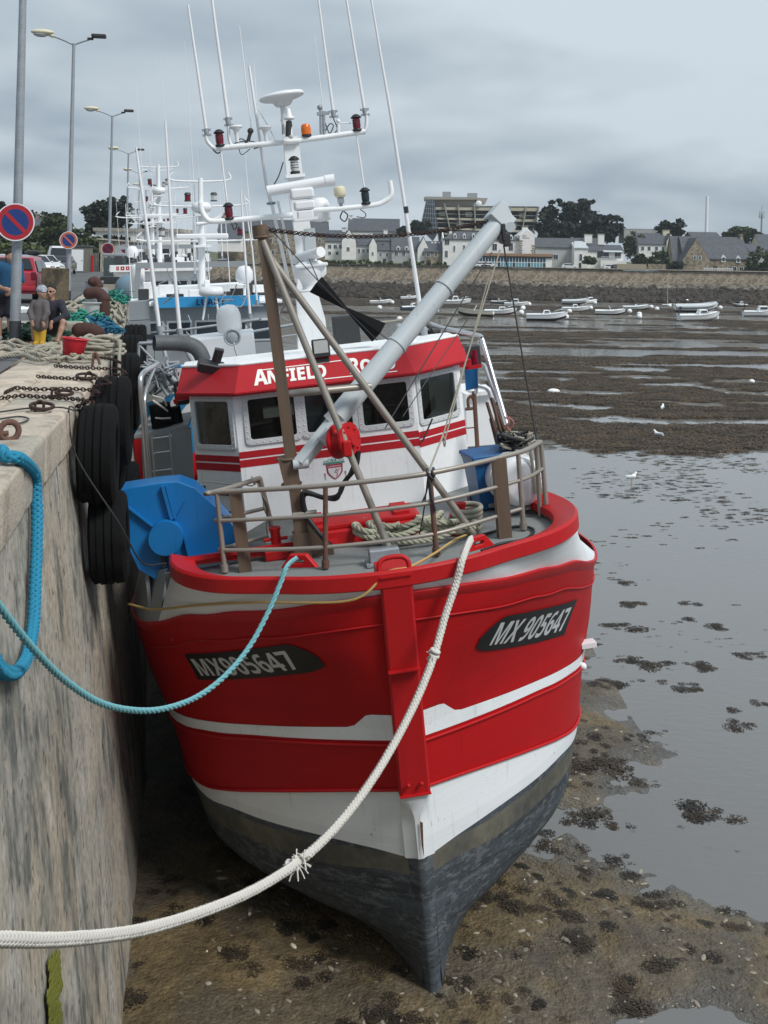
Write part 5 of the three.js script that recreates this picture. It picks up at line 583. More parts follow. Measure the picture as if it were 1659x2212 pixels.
// right-hand side deck gear fixed to the boat
{
  part('blue_panel', [slab([onU(1003, 795, 5), onU(1030, 790, 5), onU(1032, 838, 5), onU(1006, 843, 5)], V(0, 0, .03))], M.blueBin); part('aft_cabin', [slab([onU(1006, 852, 6), onU(1066, 846, 6), onU(1070, 960, 6), onU(1010, 965, 6)], V(0, 0, -1.4)), slab([onU(1024, 848, 5.9), onU(1066, 843, 5.9), onU(1066, 852, 5.9), onU(1024, 856, 5.9)], V(0, .03, -.6))], M.white, ship, 'white aft cabin side'); part('pipework', [rod(onU(1024, 845, 5.6), onU(1032, 978, 5.6), .035), tube([onU(1012, 880, 5.6), onU(1011, 862, 5.6), onU(1019, 856, 5.6), onU(1024, 866, 5.6)], .025), rod(onU(1005, 884, 5.6), onU(1024, 882, 5.6), .025), rod(onU(1008, 925, 5.6), onU(1030, 923, 5.6), .01)], M.rust);
  part('gallows', [rod(onU(1041, 732, 5), onU(1095, 918, 4.4), .042), tube([onU(1041, 732, 5), onU(1030, 724, 5.2), onU(955, 708, 6), onU(930, 700, 6.5)], .04), tube([onU(1018, 778, 5.2), onU(1046, 790, 5.1), onU(1052, 805, 5), onU(1075, 870, 4.6)], .03), tube([onU(1032, 835, 5), onU(1052, 842, 4.9), onU(1060, 862, 4.8), onU(1085, 940, 4.3)], .026), rod(onU(1035, 735, 5.2), onU(1028, 850, 5.2), .03), rod(onU(955, 708, 6), onU(962, 760, 6), .03)], M.steel, ship, 'steel pipe gallows on the right quarter');
  part('roof_rail', [tube([onU(905, 680, 6.6), onU(862, 692, 6.6), onU(800, 698, 6.6)], .022), rod(onU(900, 650, 6.4), onU(905, 740, 6.4), .025), rod(onU(930, 700, 6.4), onU(932, 742, 6.4), .02), rod(onU(868, 692, 6.6), onU(872, 745, 6.6), .02), tube([onU(905, 680, 6.6), onU(940, 705, 6.4), onU(960, 712, 6.2)], .02)], M.pipe);
  const br = rngOf(15), gs = []; for (let i = 0; i < 26; i++) { const a = onU(905 + br() * 60, 715 + br() * 25, 6.2 + br() * .5), b = onU(905 + br() * 60, 715 + br() * 28, 6.2 + br() * .5); gs.push(tube([a, a.clone().lerp(b, .5).add(V(0, .1 * br(), 0)), b], .008 + .014 * br(), 10, 5)); } part('tangled_gear', gs, M.dark, ship, 'tangle of hoses behind the roof');
  const g2 = []; for (let i = 0; i < 46; i++) { const a = onU(300 + br() * 85, 775 + br() * 75, 5.6 + br()), b = onU(300 + br() * 90, 780 + br() * 80, 5.6 + br()); g2.push(br() > .4 ? tube([a, a.clone().lerp(b, .5).add(V(.1 * br(), .12 * br(), 0)), b], .01 + .02 * br(), 10, 5) : rod(a, b, .012 + .012 * br())); } part('tangled_gear', g2, M.grey, ship, 'tangle of pipes and lines over the side casing');
  part('quarter_gantry', [rod(onU(340, 740, 6.6), onU(300, 742, 6.6), .03), rod(onU(300, 742, 6.6), onU(298, 800, 6.6), .025), rod(onU(300, 745, 6.6), onU(352, 800, 6.6), .02), rod(onU(352, 745, 6.6), onU(372, 832, 6.4), .035), rod(onU(395, 745, 6.6), onU(430, 810, 6.6), .03), rod(onU(345, 790, 6), onU(392, 840, 6), .05), rod(onU(330, 815, 6), onU(360, 770, 6), .04)], M.galv, ship, 'pipe gantry on the left quarter');
  part('black_gas_bottle', [rod(onU(344, 872, 5.3), onU(352, 925, 5.3), .16, .16, 16), rod(onU(372, 880, 5.4), onU(380, 918, 5.4), .12, .12, 16)], M.rubber, ship, 'black fenders lashed on the side casing'); part('lashing_rope', [tube([onU(330, 865, 5.05), onU(352, 880, 5.0), onU(362, 888, 5.1)], .014), tube([onU(336, 903, 5.05), onU(350, 904, 5.0), onU(368, 903, 5.1)], .014), tube([onU(330, 855, 5.1), onU(352, 862, 5), onU(360, 876, 5.1)], .014)], M.ropeWhite);
  { const e = onU(1274, 1390, 2.15); part('side_bracket', [box(.2, .07, .16, e.x - .03, e.y, e.z, .006).rotateZ(0), ball(V(e.x - .12, e.y - .28, e.z), .05)], M.whiteClean, ship, 'white bracket on the hull side'); }
}
// ---------------------------------------------------------------- loose things on deck (in the boat's axes)
function aboard(name, label, cat, v, w, u, turn = 0) { const o = thing(name, label, cat); o.position.copy(toWorld(v, w, u)); o.quaternion.copy(ship.quaternion).multiply(new THREE.Quaternion().setFromAxisAngle(UPV, turn)); return o; }
{
  const b = onW(1062, 1092, 4.15), o = aboard('wheelie_bin', 'blue plastic wheeled bin standing beside the wheelhouse', 'bin', b.x + .02, 4.145, -b.z, .1);
  const body = []; for (const [y, w, d] of [[0.03, .23, .22], [.55, .265, .27], [.66, .28, .29]]) body.push([[-w, -d], [w, -d], [w, d], [-w, d], [-w, -d]].map(([x, z]) => V(x, y, z)));
  mesh('body', [toCreasedNormals(grid(body), .5), box(.46, .02, .44, 0, .03, 0)], M.blueBin, o); mesh('lid', [box(.62, .05, .62, 0, .70, 0, .02), box(.6, .07, .05, 0, .66, .3, .01), rod(V(-.28, .7, -.34), V(.28, .7, -.34), .02)], M.blueBin, o); for (const s of [-1, 1]) mesh('wheel', [rod(V(s * .2, .07, -.25), V(s * .25, .07, -.25), .08, .08, 16)], M.black, o);
  const c = onW(1130, 1100, 4.22), k = aboard('life_raft', 'round white liferaft canister in its cradle behind the bow rail', 'liferaft', c.x - .02, 4.2, -c.z + .25, .15);
  const can = [[.001, .36], [.2, .35], [.29, .3], [.315, .2], [.32, .02]]; const half = (s) => lathe(can.map(([r, y]) => [r, y]), 32).scale(1, 1, 1).rotateX(s * Math.PI / 2).translate(0, .36, 0);
  mesh('shell', [half(1), half(-1)], M.whiteClean, k); mesh('seam', [ringAt(V(0, .36, 0), V(0, 0, 1), .325, .018, 32), ...[-.03, .03].map((y) => bar(V(-.25, .36 + y, .335), V(.25, .36 + y, .335), .012))], std([.62, .62, .58], .5), k); mesh('cradle', [bar(V(-.28, .1, .2), V(-.1, .03, .2), .05), bar(V(.28, .1, .2), V(.1, .03, .2), .05), box(.6, .04, .06, 0, .02, .2), box(.6, .04, .06, 0, .02, -.2)], M.galv, k); mesh('release', [prism([[-.05, 0], [.08, 0], [.02, .16], [-.02, .16]], .05).translate(.24, .02, .25)], M.redTrim, k);
  const e = aboard('net_heap', 'black and grey netting heaped on the bin and rail', 'net', 0, 0, 0), rg = rngOf(31), gs = []; for (let i = 0; i < 60; i++) { const p = () => onU(1078 + rg() * 75, 938 + rg() * 38 - 6, 2.2 + rg() * .6); const a = p(), q = p(), m2 = p(); gs.push(tube([a, m2, q], .008 + .012 * rg(), 12, 5)); } for (let i = 0; i < 8; i++) { const a = onU(1140 + rg() * 14, 955, 1.8); gs.push(tube([a, a.clone().add(V(.02 * rg(), -.3, 0)), a.clone().add(V(.06 * rg(), -.65, .02))], .011, 10, 5)); } mesh('netting', gs.slice(0, 40), M.dark, e); mesh('grey_cord', gs.slice(40), M.ropeOld, e);
  const f = aboard('bamboo_poles', 'bundle of bamboo marker poles with pink cord beside the wheelhouse', 'poles', 0, 0, 0); for (const [x0, y0, x1, y1] of [[1052, 870, 1088, 990], [1062, 860, 1096, 985], [1070, 880, 1104, 962], [1076, 905, 1108, 970], [1060, 905, 1080, 985], [1066, 925, 1098, 1000]]) mesh('pole', [rod(onU(x0, y0, 3.6), onU(x1, y1, 3.1), .024)], std([.30, .17, .09], .6, { map: T.wood }), f); mesh('cord', [...Array(14)].map((_, i) => { const p = onU(1085 + rg() * 20, 895 + rg() * 75, 3.2); return tube([p, p.clone().add(V(.06 * rg(), -.08, .03)), p.clone().add(V(-.05 * rg(), -.18 * rg(), 0))], .011, 8, 5); }), std([.45, .17, .16], .8), f); mesh('float', [ball(onU(1105, 945, 3.05), .065)], M.redTrim, f);
  // rope heap on the foredeck
  const h = aboard('rope_heap', 'heap of thick grey green mooring rope on the foredeck', 'rope', 0, 0, 0), hp = [[690, 1168], [740, 1162], [790, 1152], [830, 1162], [800, 1172], [770, 1165], [835, 1150], [870, 1160], [910, 1150], [880, 1142], [840, 1158], [800, 1160], [860, 1170], [930, 1158], [960, 1140], [925, 1130], [890, 1150], [950, 1160], [1000, 1140], [1030, 1150], [1000, 1160], [940, 1168], [860, 1178], [815, 1178]].map(([x, y], i) => { const p = onW(x, y, 4.2); p.y = 4.19 + .05 * (i % 3) + .03 * rg(); return p; }); mesh('rope', [laid(hp, .036, 3, 6, 520), laid(hp.slice(2, 20).map((p) => V(p.x + .1 * (rg() - .5), p.y + .07, p.z + .2 * (rg() - .5))).reverse(), .036, 3, 6, 400), laid([[792, 1150], [795, 1125], [815, 1110], [850, 1110], [880, 1125], [886, 1145]].map(([x, y], i) => onU(x, y, 2.0)), .03, 3, 6, 90)], M.ropeGreen, h);
  mesh('coil', [...Array(5)].map((_, i) => { const p = onW(1000, 1138, 4.2); return ringAt(V(p.x + .02 * i, 4.2 + .055 * i, p.z), V(.1 * (rg() - .5), 1, .1), .2 - .01 * i, .032, 26, 8); }), M.ropeOld, h);
  const hz = aboard('black_hose', 'loop of black hose lying on the deck by the right rail', 'hose', 0, 0, 0); mesh('hose', [tube([[1015, 1165], [1060, 1150], [1110, 1138], [1145, 1140], [1152, 1150], [1130, 1166], [1080, 1175], [1040, 1190]].map(([x, y]) => onW(x, y, 4.165)), .018, 60, 6)], M.black, hz);
  const fr = aboard('orange_line', 'yellow line led from the deck over the stem ring and along the strake', 'rope', 0, 0, 0); mesh('line', [laid([onW(1030, 1148, 4.2), onW(985, 1165, 4.22), onW(940, 1195, 4.3), onU(885, 1225, -.36), onU(835, 1237, -.42), hullP(-1, .03, 4.12, .12), hullP(-1, .35, 4.09, .10), hullP(-1, .8, 3.95, .08), hullP(-1, 1.2, 3.82, .09), hullP(-1, 1.6, 3.72, .1), hullP(-1, 2.4, 3.58, .11)], .014, 3, 6, 620)], M.ropeYellow, fr);
}
// ---------------------------------------------------------------- mooring ropes between quay and bow
{
  const W2 = (x, y, d) => at(x, y, d);
  const r1 = thing('mooring_rope', 'thick white mooring rope sagging from bow to quay with a knotted splice', 'mooring rope'), e1 = onU(1020, 1172, -.05), s1 = toWorld(e1.x, e1.y, .05), s0 = toWorld(e1.x + .08, e1.y - .08, .3);
  const pw = [[1000, 1205, 11.6], [985, 1262, 11.5], [962, 1330, 11.35], [938, 1415, 11.1], [905, 1500, 10.8], [855, 1600, 10.4], [790, 1705, 9.9], [715, 1798, 9.4], [640, 1865, 8.95], [545, 1924, 8.4], [430, 1972, 7.75], [300, 2010, 7.0], [160, 2028, 6.25], [40, 2030, 5.7], [-90, 2018, 5.2], [-330, 1930, 4.5], [-560, 1800, 4.0]].map((q) => W2(...q));
  mesh('rope', [laid([s0, s1, ...pw], .037, 5, 5.5, 760, true)], M.ropeWhite, r1);
  const fz = (p, n, L, r) => [...Array(n)].map(() => { const d = V(rnd() - .5, rnd() - .5, rnd() - .5).normalize(); return tube([p.clone(), p.clone().addScaledVector(d, L * .6), p.clone().addScaledVector(d, L).add(V(0, -.02, 0))], r, 5, 4); });
  const k1 = W2(938, 1415, 11.1), k2 = W2(640, 1865, 8.95); mesh('splice', [ringAt(k1, V(.4, 1, .2), .036, .02), ringAt(k1.clone().add(V(.01, .04, 0)), V(.4, 1, 0), .036, .02), ...fz(k1, 12, .09, .006), ringAt(k2, V(1, .5, .3), .042, .02), ringAt(k2.clone().add(V(-.05, -.03, 0)), V(1, .6, .3), .042, .02), ...fz(k2, 16, .12, .006), ...fz(k2.clone().add(V(.06, .04, 0)), 10, .08, .006)], M.ropeWhite, r1);
  const r2 = thing('mooring_rope', 'pale teal mooring rope looping from bow fairlead to quay', 'mooring rope'); mesh('rope', [laid([[640, 1206, 11.9], [620, 1224, 11.45], [605, 1262, 11.3], [578, 1325, 11.1], [540, 1395, 10.8], [490, 1456, 10.4], [430, 1503, 10.0], [360, 1530, 9.5], [290, 1535, 9.05], [215, 1518, 8.5], [140, 1470, 7.9], [70, 1400, 7.3], [0, 1312, 6.8], [-80, 1200, 6.4], [-150, 1105, 6.2], [-230, 1075, 6.0]].map((q) => W2(...q)), .026, 3, 8, 900)], M.ropeTeal, r2);
  const r3 = thing('hanging_rope', 'thick plaited blue rope hanging in a loop over the quay edge', 'rope'); const onTop = (x, y) => onLevel(x, y, .05);
  mesh('rope', [laid([onTop(-140, 985), onTop(-60, 978), onTop(0, 972), V(edgeX(8.35) - .12, .055, -8.38), V(edgeX(8.42) - .01, .03, -8.42), ...[[74, 1022], [78, 1060], [80, 1120], [79, 1190], [76, 1265], [73, 1335], [66, 1385], [54, 1428], [34, 1452], [10, 1452], [-14, 1425], [-30, 1370], [-38, 1250]].map(([x, y]) => onWall(x, y, .05))], .045, 4, 4.2, 460, true)], M.ropeBlue, r3);
}
// ---------------------------------------------------------------- on the quay
function fenderTyre(d, y, label, R = .53, w = .42, tilt = 0) {
  const o = thing('tyre_fender', label, 'tyre fender', V(edgeX(d) + Math.max(0, -y - .4) * BAT + w / 2 + .03, y, -d), edgeDir(d), 'tyres hung along the quay wall as fenders');
  const prof = [[.58, -.46], [.66, -.5], [.9, -.48], [.985, -.4], [1, -.2], [1, -.17], [.965, -.16], [.965, -.12], [1, -.11], [1.005, 0.03], [.965, .04], [.965, .08], [1, .09], [1, .2], [1, .24], [.97, .25], [.97, .29], [.985, .4], [.9, .48], [.66, .5], [.58, .46], [.6, .1], [.6, -.1], [.58, -.46]].map(([r, x]) => [r * R, x * w]);
  mesh('tread', [toCreasedNormals(lathe(prof, 44), .6).rotateZ(Math.PI / 2)], M.rubber, o); o.rotation.z = tilt; return o;
}
fenderTyre(12.1, -.56, 'black tyre fender nearest the bow, topmost on its chains', .53, .40, .02);
fenderTyre(12.35, -1.52, 'worn black tyre fender hanging lowest, under the nearest one', .5, .40, .06);
fenderTyre(14.1, -.50, 'black tyre fender second along the wall, beside the bow rail', .56, .44, .03);
fenderTyre(14.6, -1.6, 'black tyre fender low in the dark gap behind the blue winch guard', .5, .4, .03);
fenderTyre(17.6, -.55, 'black tyre fender third along the wall, opposite the wheelhouse', .6, .42);
fenderTyre(19.2, -.62, 'black tyre fender fourth along, under the coiled ropes', .55, .42); fenderTyre(21.4, -.5, 'black tyre fender below the blue net heap', .58, .45); fenderTyre(25.0, -.55, 'black tyre fender furthest along, below the yellowish coping', .62, .5);
function chain(name, label, pts, len = .062, r = .0075) {
  const c = new THREE.CatmullRomCurve3(pts, false, 'catmullrom', .3), n = Math.round(c.getLength() / (len * .72)), gs = [], q = new THREE.Quaternion();
  for (let i = 0; i < n; i++) { const t = (i + .5) / n, p = c.getPointAt(t), d = c.getTangentAt(t); gs.push(new THREE.TorusGeometry(len * .34, r, 5, 10).scale(1.5, 1, 1).rotateX(i % 2 ? 1.35 : .25).applyQuaternion(q.setFromUnitVectors(V(1, 0, 0), d)).translate(p.x, p.y, p.z)); }
  const o = thing(name, label, 'chain'); mesh('links', gs, M.iron, o); return o;
}
{
  const L = (x, y, h = .028) => onLevel(x, y, h), down = (d, y, off = .03) => V(edgeX(d) + off, y, -d);
  chain('tyre_chain', 'rusty chain across the coping, nearest of the four', [L(0, 860), L(45, 855), L(100, 858), L(150, 861), L(188, 866), down(12.0, -.06, .02), down(12.05, -.2, .1)]);
  chain('tyre_chain', 'rusty chain across the coping, second of the four', [L(10, 848), L(35, 838), L(80, 841), L(150, 840), L(200, 843), L(212, 850), down(12.65, -.1, .04), down(12.3, -.18, .14)]);
  chain('tyre_chain', 'rusty chain across the coping, third of the four', [L(80, 813), L(120, 816), L(170, 818), L(218, 818), L(238, 828), down(13.7, -.05, .03), down(13.3, -.35, .1)]);
  chain('tyre_chain', 'rusty chain across the coping, furthest, by the upright staple', [L(118, 790), L(160, 793), L(220, 796), L(256, 797), L(270, 806), down(14.7, -.05, .03), down(14.4, -.3, .1)]);
  chain('tyre_chain', 'short rusty chain under the coiled rope', [L(150, 772), L(195, 770), L(240, 776), L(262, 784)]);
  const iron = (x, y, label, R, lay) => { const p = L(x, y, .02), o = thing('mooring_ring', label, 'mooring ring', p); mesh('staple', [tube([V(-.04, -.02, 0), V(-.04, .05, 0), V(0, .085, 0), V(.04, .05, 0), V(.04, -.02, 0)].map((q) => q.applyAxisAngle(UPV, .6)), .014, 24, 8), box(.16, .015, .08, 0, .0, 0)], M.iron, o); mesh('ring', [ringAt(lay, V(.1, 1, .15), R, .018, 28)], M.iron, o); return o; };
  iron(85, 884, 'pale rusted iron ring lying on the coping by the nearest tyre', .11, V(.04, .04, .05)); iron(120, 855, 'dark rusted iron ring and shackle on the nearest chain', .09, V(.1, .04, .02)); iron(192, 818, 'dark iron ring flat on the third chain', .12, V(-.02, .035, .04));
  { const p = L(20, 950, .0), o = thing('mooring_ring', 'rusted iron eye set in the coping by the thick blue rope', 'mooring ring', p); mesh('ring', [ringAt(V(0, .075, 0), V(.5, .12, 1), .075, .026, 26)], M.rust, o); mesh('bar', [rod(V(0, .06, .02), V(-.35, .03, .12), .022)], M.rust, o); }
  { const p = L(207, 791, 0), o = thing('iron_staple', 'upright bent iron staple standing on the coping beside the furthest chain', 'staple', p); mesh('staple', [tube([V(-.05, 0, 0), V(-.03, .17, 0), V(.0, .18, 0), V(.02, .16, .02), V(.07, .03, .05)], .02, 30, 8)], M.rust, o); }
  { const o = thing('thin_rope', 'thin dark line looped over the coping and down behind the nearest tyre', 'rope'); mesh('line', [tube([L(0, 890), L(60, 882), L(85, 884), L(130, 880), L(165, 888), V(edgeX(11.4), .0, -11.4), V(edgeX(11.5) + .08, -.5, -11.5), V(edgeX(11.7) + .5, -1.2, -11.7), V(edgeX(12.3) + .75, -1.75, -12.2), V(edgeX(13) + 1.0, -1.95, -12.9)], .009, 120, 5), tube([L(0, 905), L(40, 900), L(62, 905), L(40, 915), L(0, 918)], .009, 40, 5)], M.dark, o); }
  // old ropes in loose heaps over the coping
  const rg = rngOf(91), heap = (label, area, n, r, mat, h) => { const o = thing('rope_heap', label, 'rope'); const gs = []; for (let k = 0; k < n; k++) { const y0 = area[1] + (area[3] - area[1]) * (k + .5) / n, pts = []; const m = 7; for (let i = 0; i <= m; i++) { const x = mix(area[0], area[2], i / m), yy = y0 + (rg() - .5) * area[4]; const p = onLevel(x, yy, .03); p.y = .035 + h * Math.sin(Math.PI * i / m) * rg() + .03 * rg(); pts.push(p); } gs.push(laid(pts, r, 3, 6, 150)); } mesh('rope', gs, mat, o); return o; };
  heap('grey old ropes strewn across the coping below the lamp post', [-40, 746, 128, 778, 13], 8, .03, M.ropeOld, .08); heap('old rope trailing from the strewn heap along the coping', [100, 760, 200, 782, 9], 3, .028, M.ropeOld, .05); heap('tangle of grey ropes on the quay edge beyond the bollard', [228, 655, 268, 700, 14], 8, .035, M.ropeOld, .22); heap('grey ropes lying along the paving by the second lamp post', [140, 652, 205, 676, 8], 5, .05, M.ropeOld, .06);
  { const c = L(218, 769, 0), o = thing('rope_coil', 'coil of thick grey rope round the fallen bollard', 'rope coil', c); const gs = []; for (let k = 0; k < 7; k++) { const pts = []; for (let i = 0; i < 12; i++) { const a = i / 12 * 6.283, R = .30 + .14 * rg() - .02 * k; pts.push(V(Math.cos(a) * R, .03 + .04 * k + .05 * rg(), Math.sin(a) * R * .9)); } gs.push(tube(pts, .028, 90, 7, true)); } gs.push(laid([V(.1, .3, .1), V(.35, .25, .3), V(.5, .06, .9), V(.62, -.2, 1.4), V(.8, -.6, 2.1)], .028, 3, 6, 140)); mesh('rope', gs, M.ropeOld, o); }
  const bollard = (x, y, label, hgt, lean, bend, turn) => { const p = L(x, y, 0), o = thing('bollard', label, 'bollard', p, turn); mesh('post', [tube([V(0, -.02, 0), V(0, hgt * .55, 0), V(lean * .2, hgt * .86, 0), V(lean * .8, hgt, 0), V(lean * 1.2 + bend, hgt * .97, 0)], .145, 40, 18), ball(V(lean * 1.2 + bend, hgt * .97, 0), .147), ball(V(0, hgt * .8, 0), .15)], M.boll, o); mesh('base', [rod(V(0, -.02, 0), V(0, .04, 0), .24, .22, 20)], M.boll, o); return o; };
  bollard(224, 693, 'rusty brown bent bollard beside the blue net heap', .68, -.22, -.10, 0); bollard(208, 746, 'rusty brown squat bollard leaning over the red bucket and rope coil', .30, -.16, -.10, 0).children[0].scale.set(1, .9, .9); bollard(212, 662, 'rusty bollard furthest away, half hidden by ropes', .8, -.14, -.02, .3);
  { const p = L(166, 772, 0), o = thing('bucket', 'red plastic bucket tipped beside the squat bollard', 'bucket', p.add(V(.0, .0, .25)), .4); mesh('body', [lathe([[.001, .01], [.14, .01], [.19, .3], [.2, .31], [.185, .3], [.135, .03]], 26)], std([.5, .01, .025], .4), o); mesh('rim', [ringAt(V(0, .305, 0), UPV, .195, .014, 26)], std([.5, .01, .025], .4), o); o.rotation.z = -.12; }
  const net = (x, y, label, mat, R, H, seed, extra) => { const g = rngOf(seed), o = thing('net_heap', label, 'net', L(x, y, 0)), gs = []; for (let i = 0; i < 90; i++) { const q = () => { const a = g() * 6.28, k = Math.sqrt(g()); return V(Math.cos(a) * k * R, .03 + H * (1 - k * k) * (.5 + .5 * g()), Math.sin(a) * k * R * .8); }; const a = q(); gs.push(tube([a, a.clone().add(V((g() - .5) * .3, .06, (g() - .5) * .3)), q().lerp(a, .4), q().lerp(a, .3)], .012 + .022 * g() ** 2, 16, 5)); } if (extra) gs.push(...extra); mesh('netting', gs, mat, o); return o; };
  net(188, 710, 'heap of green netting on the coping behind the blue net', M.netGreen, .55, .38, 3); net(214, 724, 'heap of dark blue netting spilling over the quay edge', M.netBlue, .42, .36, 4); net(64, 735, 'dark green netting behind the lamp post at the quay side', std([.012, .05, .035], .9), .7, .3, 7); net(236, 660, 'teal netting heaped on the quay edge by the far ropes', M.netGreen, .9, .5, 8);
  { const o = thing('mooring_rope', 'pale green rope led from the green net down over the edge', 'mooring rope'); mesh('rope', [laid([L(186, 690, .4), L(196, 705, .3), L(212, 722, .12), L(228, 735, .06), L(243, 752, .06), V(edgeX(18.4) + .05, -.1, -18.4), V(edgeX(17.6) + .25, -.9, -17.4)], .032, 3, 6, 240)], std([.2, .42, .36], .9), o); }
  { const p = L(199, 693, .0), o = thing('tub', 'pale grey plastic tub standing behind the green net', 'tub', p); mesh('body', [lathe([[.001, .4], [.22, .4], [.25, .44], [.24, .46], [.2, .42], [.17, .02], [.001, .02]], 24)], M.greyLight, o); } { const p = L(216, 684, .0), o = thing('tub', 'grey drum standing behind the bent bollard', 'drum', p); mesh('body', [rod(V(0, 0, 0), V(0, .75, 0), .2, .2, 20)], M.grey, o); } { const p = L(203, 661, .0), o = thing('tub', 'pale grey post bin beside the road, left of the far ropes', 'bin', p); mesh('body', [rod(V(0, 0, 0), V(0, .75, 0), .27, .27, 20), rod(V(0, .75, 0), V(0, .8, 0), .29, .29, 20)], M.grey, o); }
  { const p = L(243, 645, 0), o = thing('crate_stack', 'dark fish boxes stacked on the quay edge under the third lamp post', 'boxes', p); for (let i = 0; i < 3; i++) mesh('crate', [box(.9, .26, .6, .02 * i, .13 + .28 * i, 0, .02)], i === 1 ? M.ropeOld : M.dark, o); } { const p = L(262, 645, 0), o = thing('crate', 'deep blue plastic crate beside the stacked fish boxes', 'crate', p); mesh('body', [box(.4, .7, .45, 0, .35, 0, .02)], std([.01, .02, .22], .5), o); } { const p = L(280, 648, 0), o = thing('sack', 'blue grey bulging sack on the quay edge', 'sack', p); mesh('body', [ball(V(0, .45, 0), .55, 1, .9, .8)], std([.16, .25, .32], .8), o); } { const p = L(296, 655, 0), o = thing('covered_stack', 'tall white wrapped bundle standing on the quay edge', 'bundle', p); mesh('body', [lathe([[.001, 1.35], [.16, 1.32], [.24, 1.15], [.26, .5], [.24, 0]], 18).scale(1, 1, .8)], M.white, o); mesh('strap', [ringAt(V(0, .4, 0), UPV, .255, .012)], M.dark, o); }
  for (const [x, d, h, label] of [[252, 52, 1.75, 'grey green wheeled container behind the third lamp post'], [270, 54, 1.75, 'pale grey container beside the grey green one']]) { const p = at(x, 600, d); p.y = 0.05; const o = thing('waste_container', label, 'container', p, .2); mesh('body', [box(1.15, h * .8, 1.1, 0, h * .45, 0, .04)], x < 260 ? std([.07, .095, .095], .5) : M.grey, o); mesh('lid', [box(1.25, .14, 1.2, 0, h * .92, 0, .05)], M.grey, o); for (const s of [-1, 1]) mesh('wheel', [rod(V(s * .4, .08, .4), V(s * .46, .08, .4), .09)], M.black, o); }
}
// lamp posts with their no-parking signs
{
  const posts = [[35, 19.5, 'galvanised lamp post nearest us, cut by the top of the photo'], [148, 37.2, 'second galvanised lamp post, between the parked cars and the ropes'], [235, 56, 'third lamp post, beside the waste containers'], [272, 76, 'fourth lamp post along the quay, before the flat roofed building'], [297, 94, 'fifth lamp post, behind a leaning white pole'], [312, 113, 'sixth and furthest lamp post']];
  let proto;
  posts.forEach(([x, d, label], i) => {
    const p = at(x, 560, d); p.y = 0;
    if (!proto) {
      const o = thing('street_lamp', label, 'street lamp', V(0, 0, 0), 0, 'lamp posts along the quay');
      mesh('pole', [rod(V(0, 0, 0), V(.05, 8.6, 0), .095, .05, 16)], M.galv, o); mesh('base', [rod(V(0, 0, 0), V(0, .42, 0), .105, .103, 16), box(.34, .03, .34, 0, .015, 0)], std([.12, .13, .14], .7, { map: T.galv }), o);
      mesh('arm', [tube([V(.05, 8.55, 0), V(-.25, 8.68, 0), V(-.6, 8.8, 0)], .03), tube([V(.05, 8.55, 0), V(.3, 8.66, 0), V(.55, 8.75, 0)], .03)], M.galv, o);
      const h1 = mesh('lamp_head', [ball(V(-.95, 8.92, 0), .2, 1.9, .5, .9, 18, 10), rod(V(-.6, 8.8, 0), V(-.75, 8.86, 0), .06)], M.cream, o, 'pale rounded lamp head'); mesh('bowl', [ball(V(-1.0, 8.86, 0), .17, 1.5, .62, .9, 16, 10)], std([.5, .52, .52], .15), h1);
      mesh('lamp_head', [box(.48, .12, .3, .85, 8.88, 0, .04).rotateZ(0), box(.2, .08, .1, .58, 8.78, 0, .02)], M.dark, o, 'flat dark lamp head'); proto = o; o.position.copy(p); o.rotation.y = .12;
    } else copyOf(proto, label, p, .12 + .05 * i);
    if (i < 5) {
      const [sx, sy] = [[33, 480], [148, 519], [233, 538], [271, 538], [297, 541]][i], q = at(sx, sy, d - .2), R = [.325, .29, .31, .33, .33][i];
      const s = thing('no_parking_sign', ['no parking sign on the nearest lamp post, red ring on blue', 'faded orange and blue no parking sign on the second lamp post', 'dark red no parking sign on the third lamp post', 'dark red no parking sign on the fourth lamp post', 'dark red no parking sign half hidden behind masts'][i], 'road sign', q, .1);
      mesh('plate', [rod(V(0, 0, -.015), V(0, 0, .0), R, R, 40), box(.1, .1, .1, 0, 0, -.08)], M.galv, s);
      const fa = i > 1, rc = fa ? [.24, .012, .022] : i ? [.5, .13, .07] : [.43, .02, .03], bc = fa ? [.06, .012, .04] : [.015, .045, .2];
      const ringG = (r0, r1, z) => new THREE.RingGeometry(r0, r1, 44).translate(0, 0, z); mesh('rim', [ringG(R * .94, R, .002)], M.whiteClean, s); mesh('red_ring', [ringG(R * .70, R * .94, .002), box(R * 1.5, R * .2, .003, 0, 0, .005).rotateZ(-Math.PI / 4)], std(rc, .45), s); mesh('blue_field', [new THREE.CircleGeometry(R * .70, 40).translate(0, 0, .002)], std(bc, .45), s);
    }
  });
}
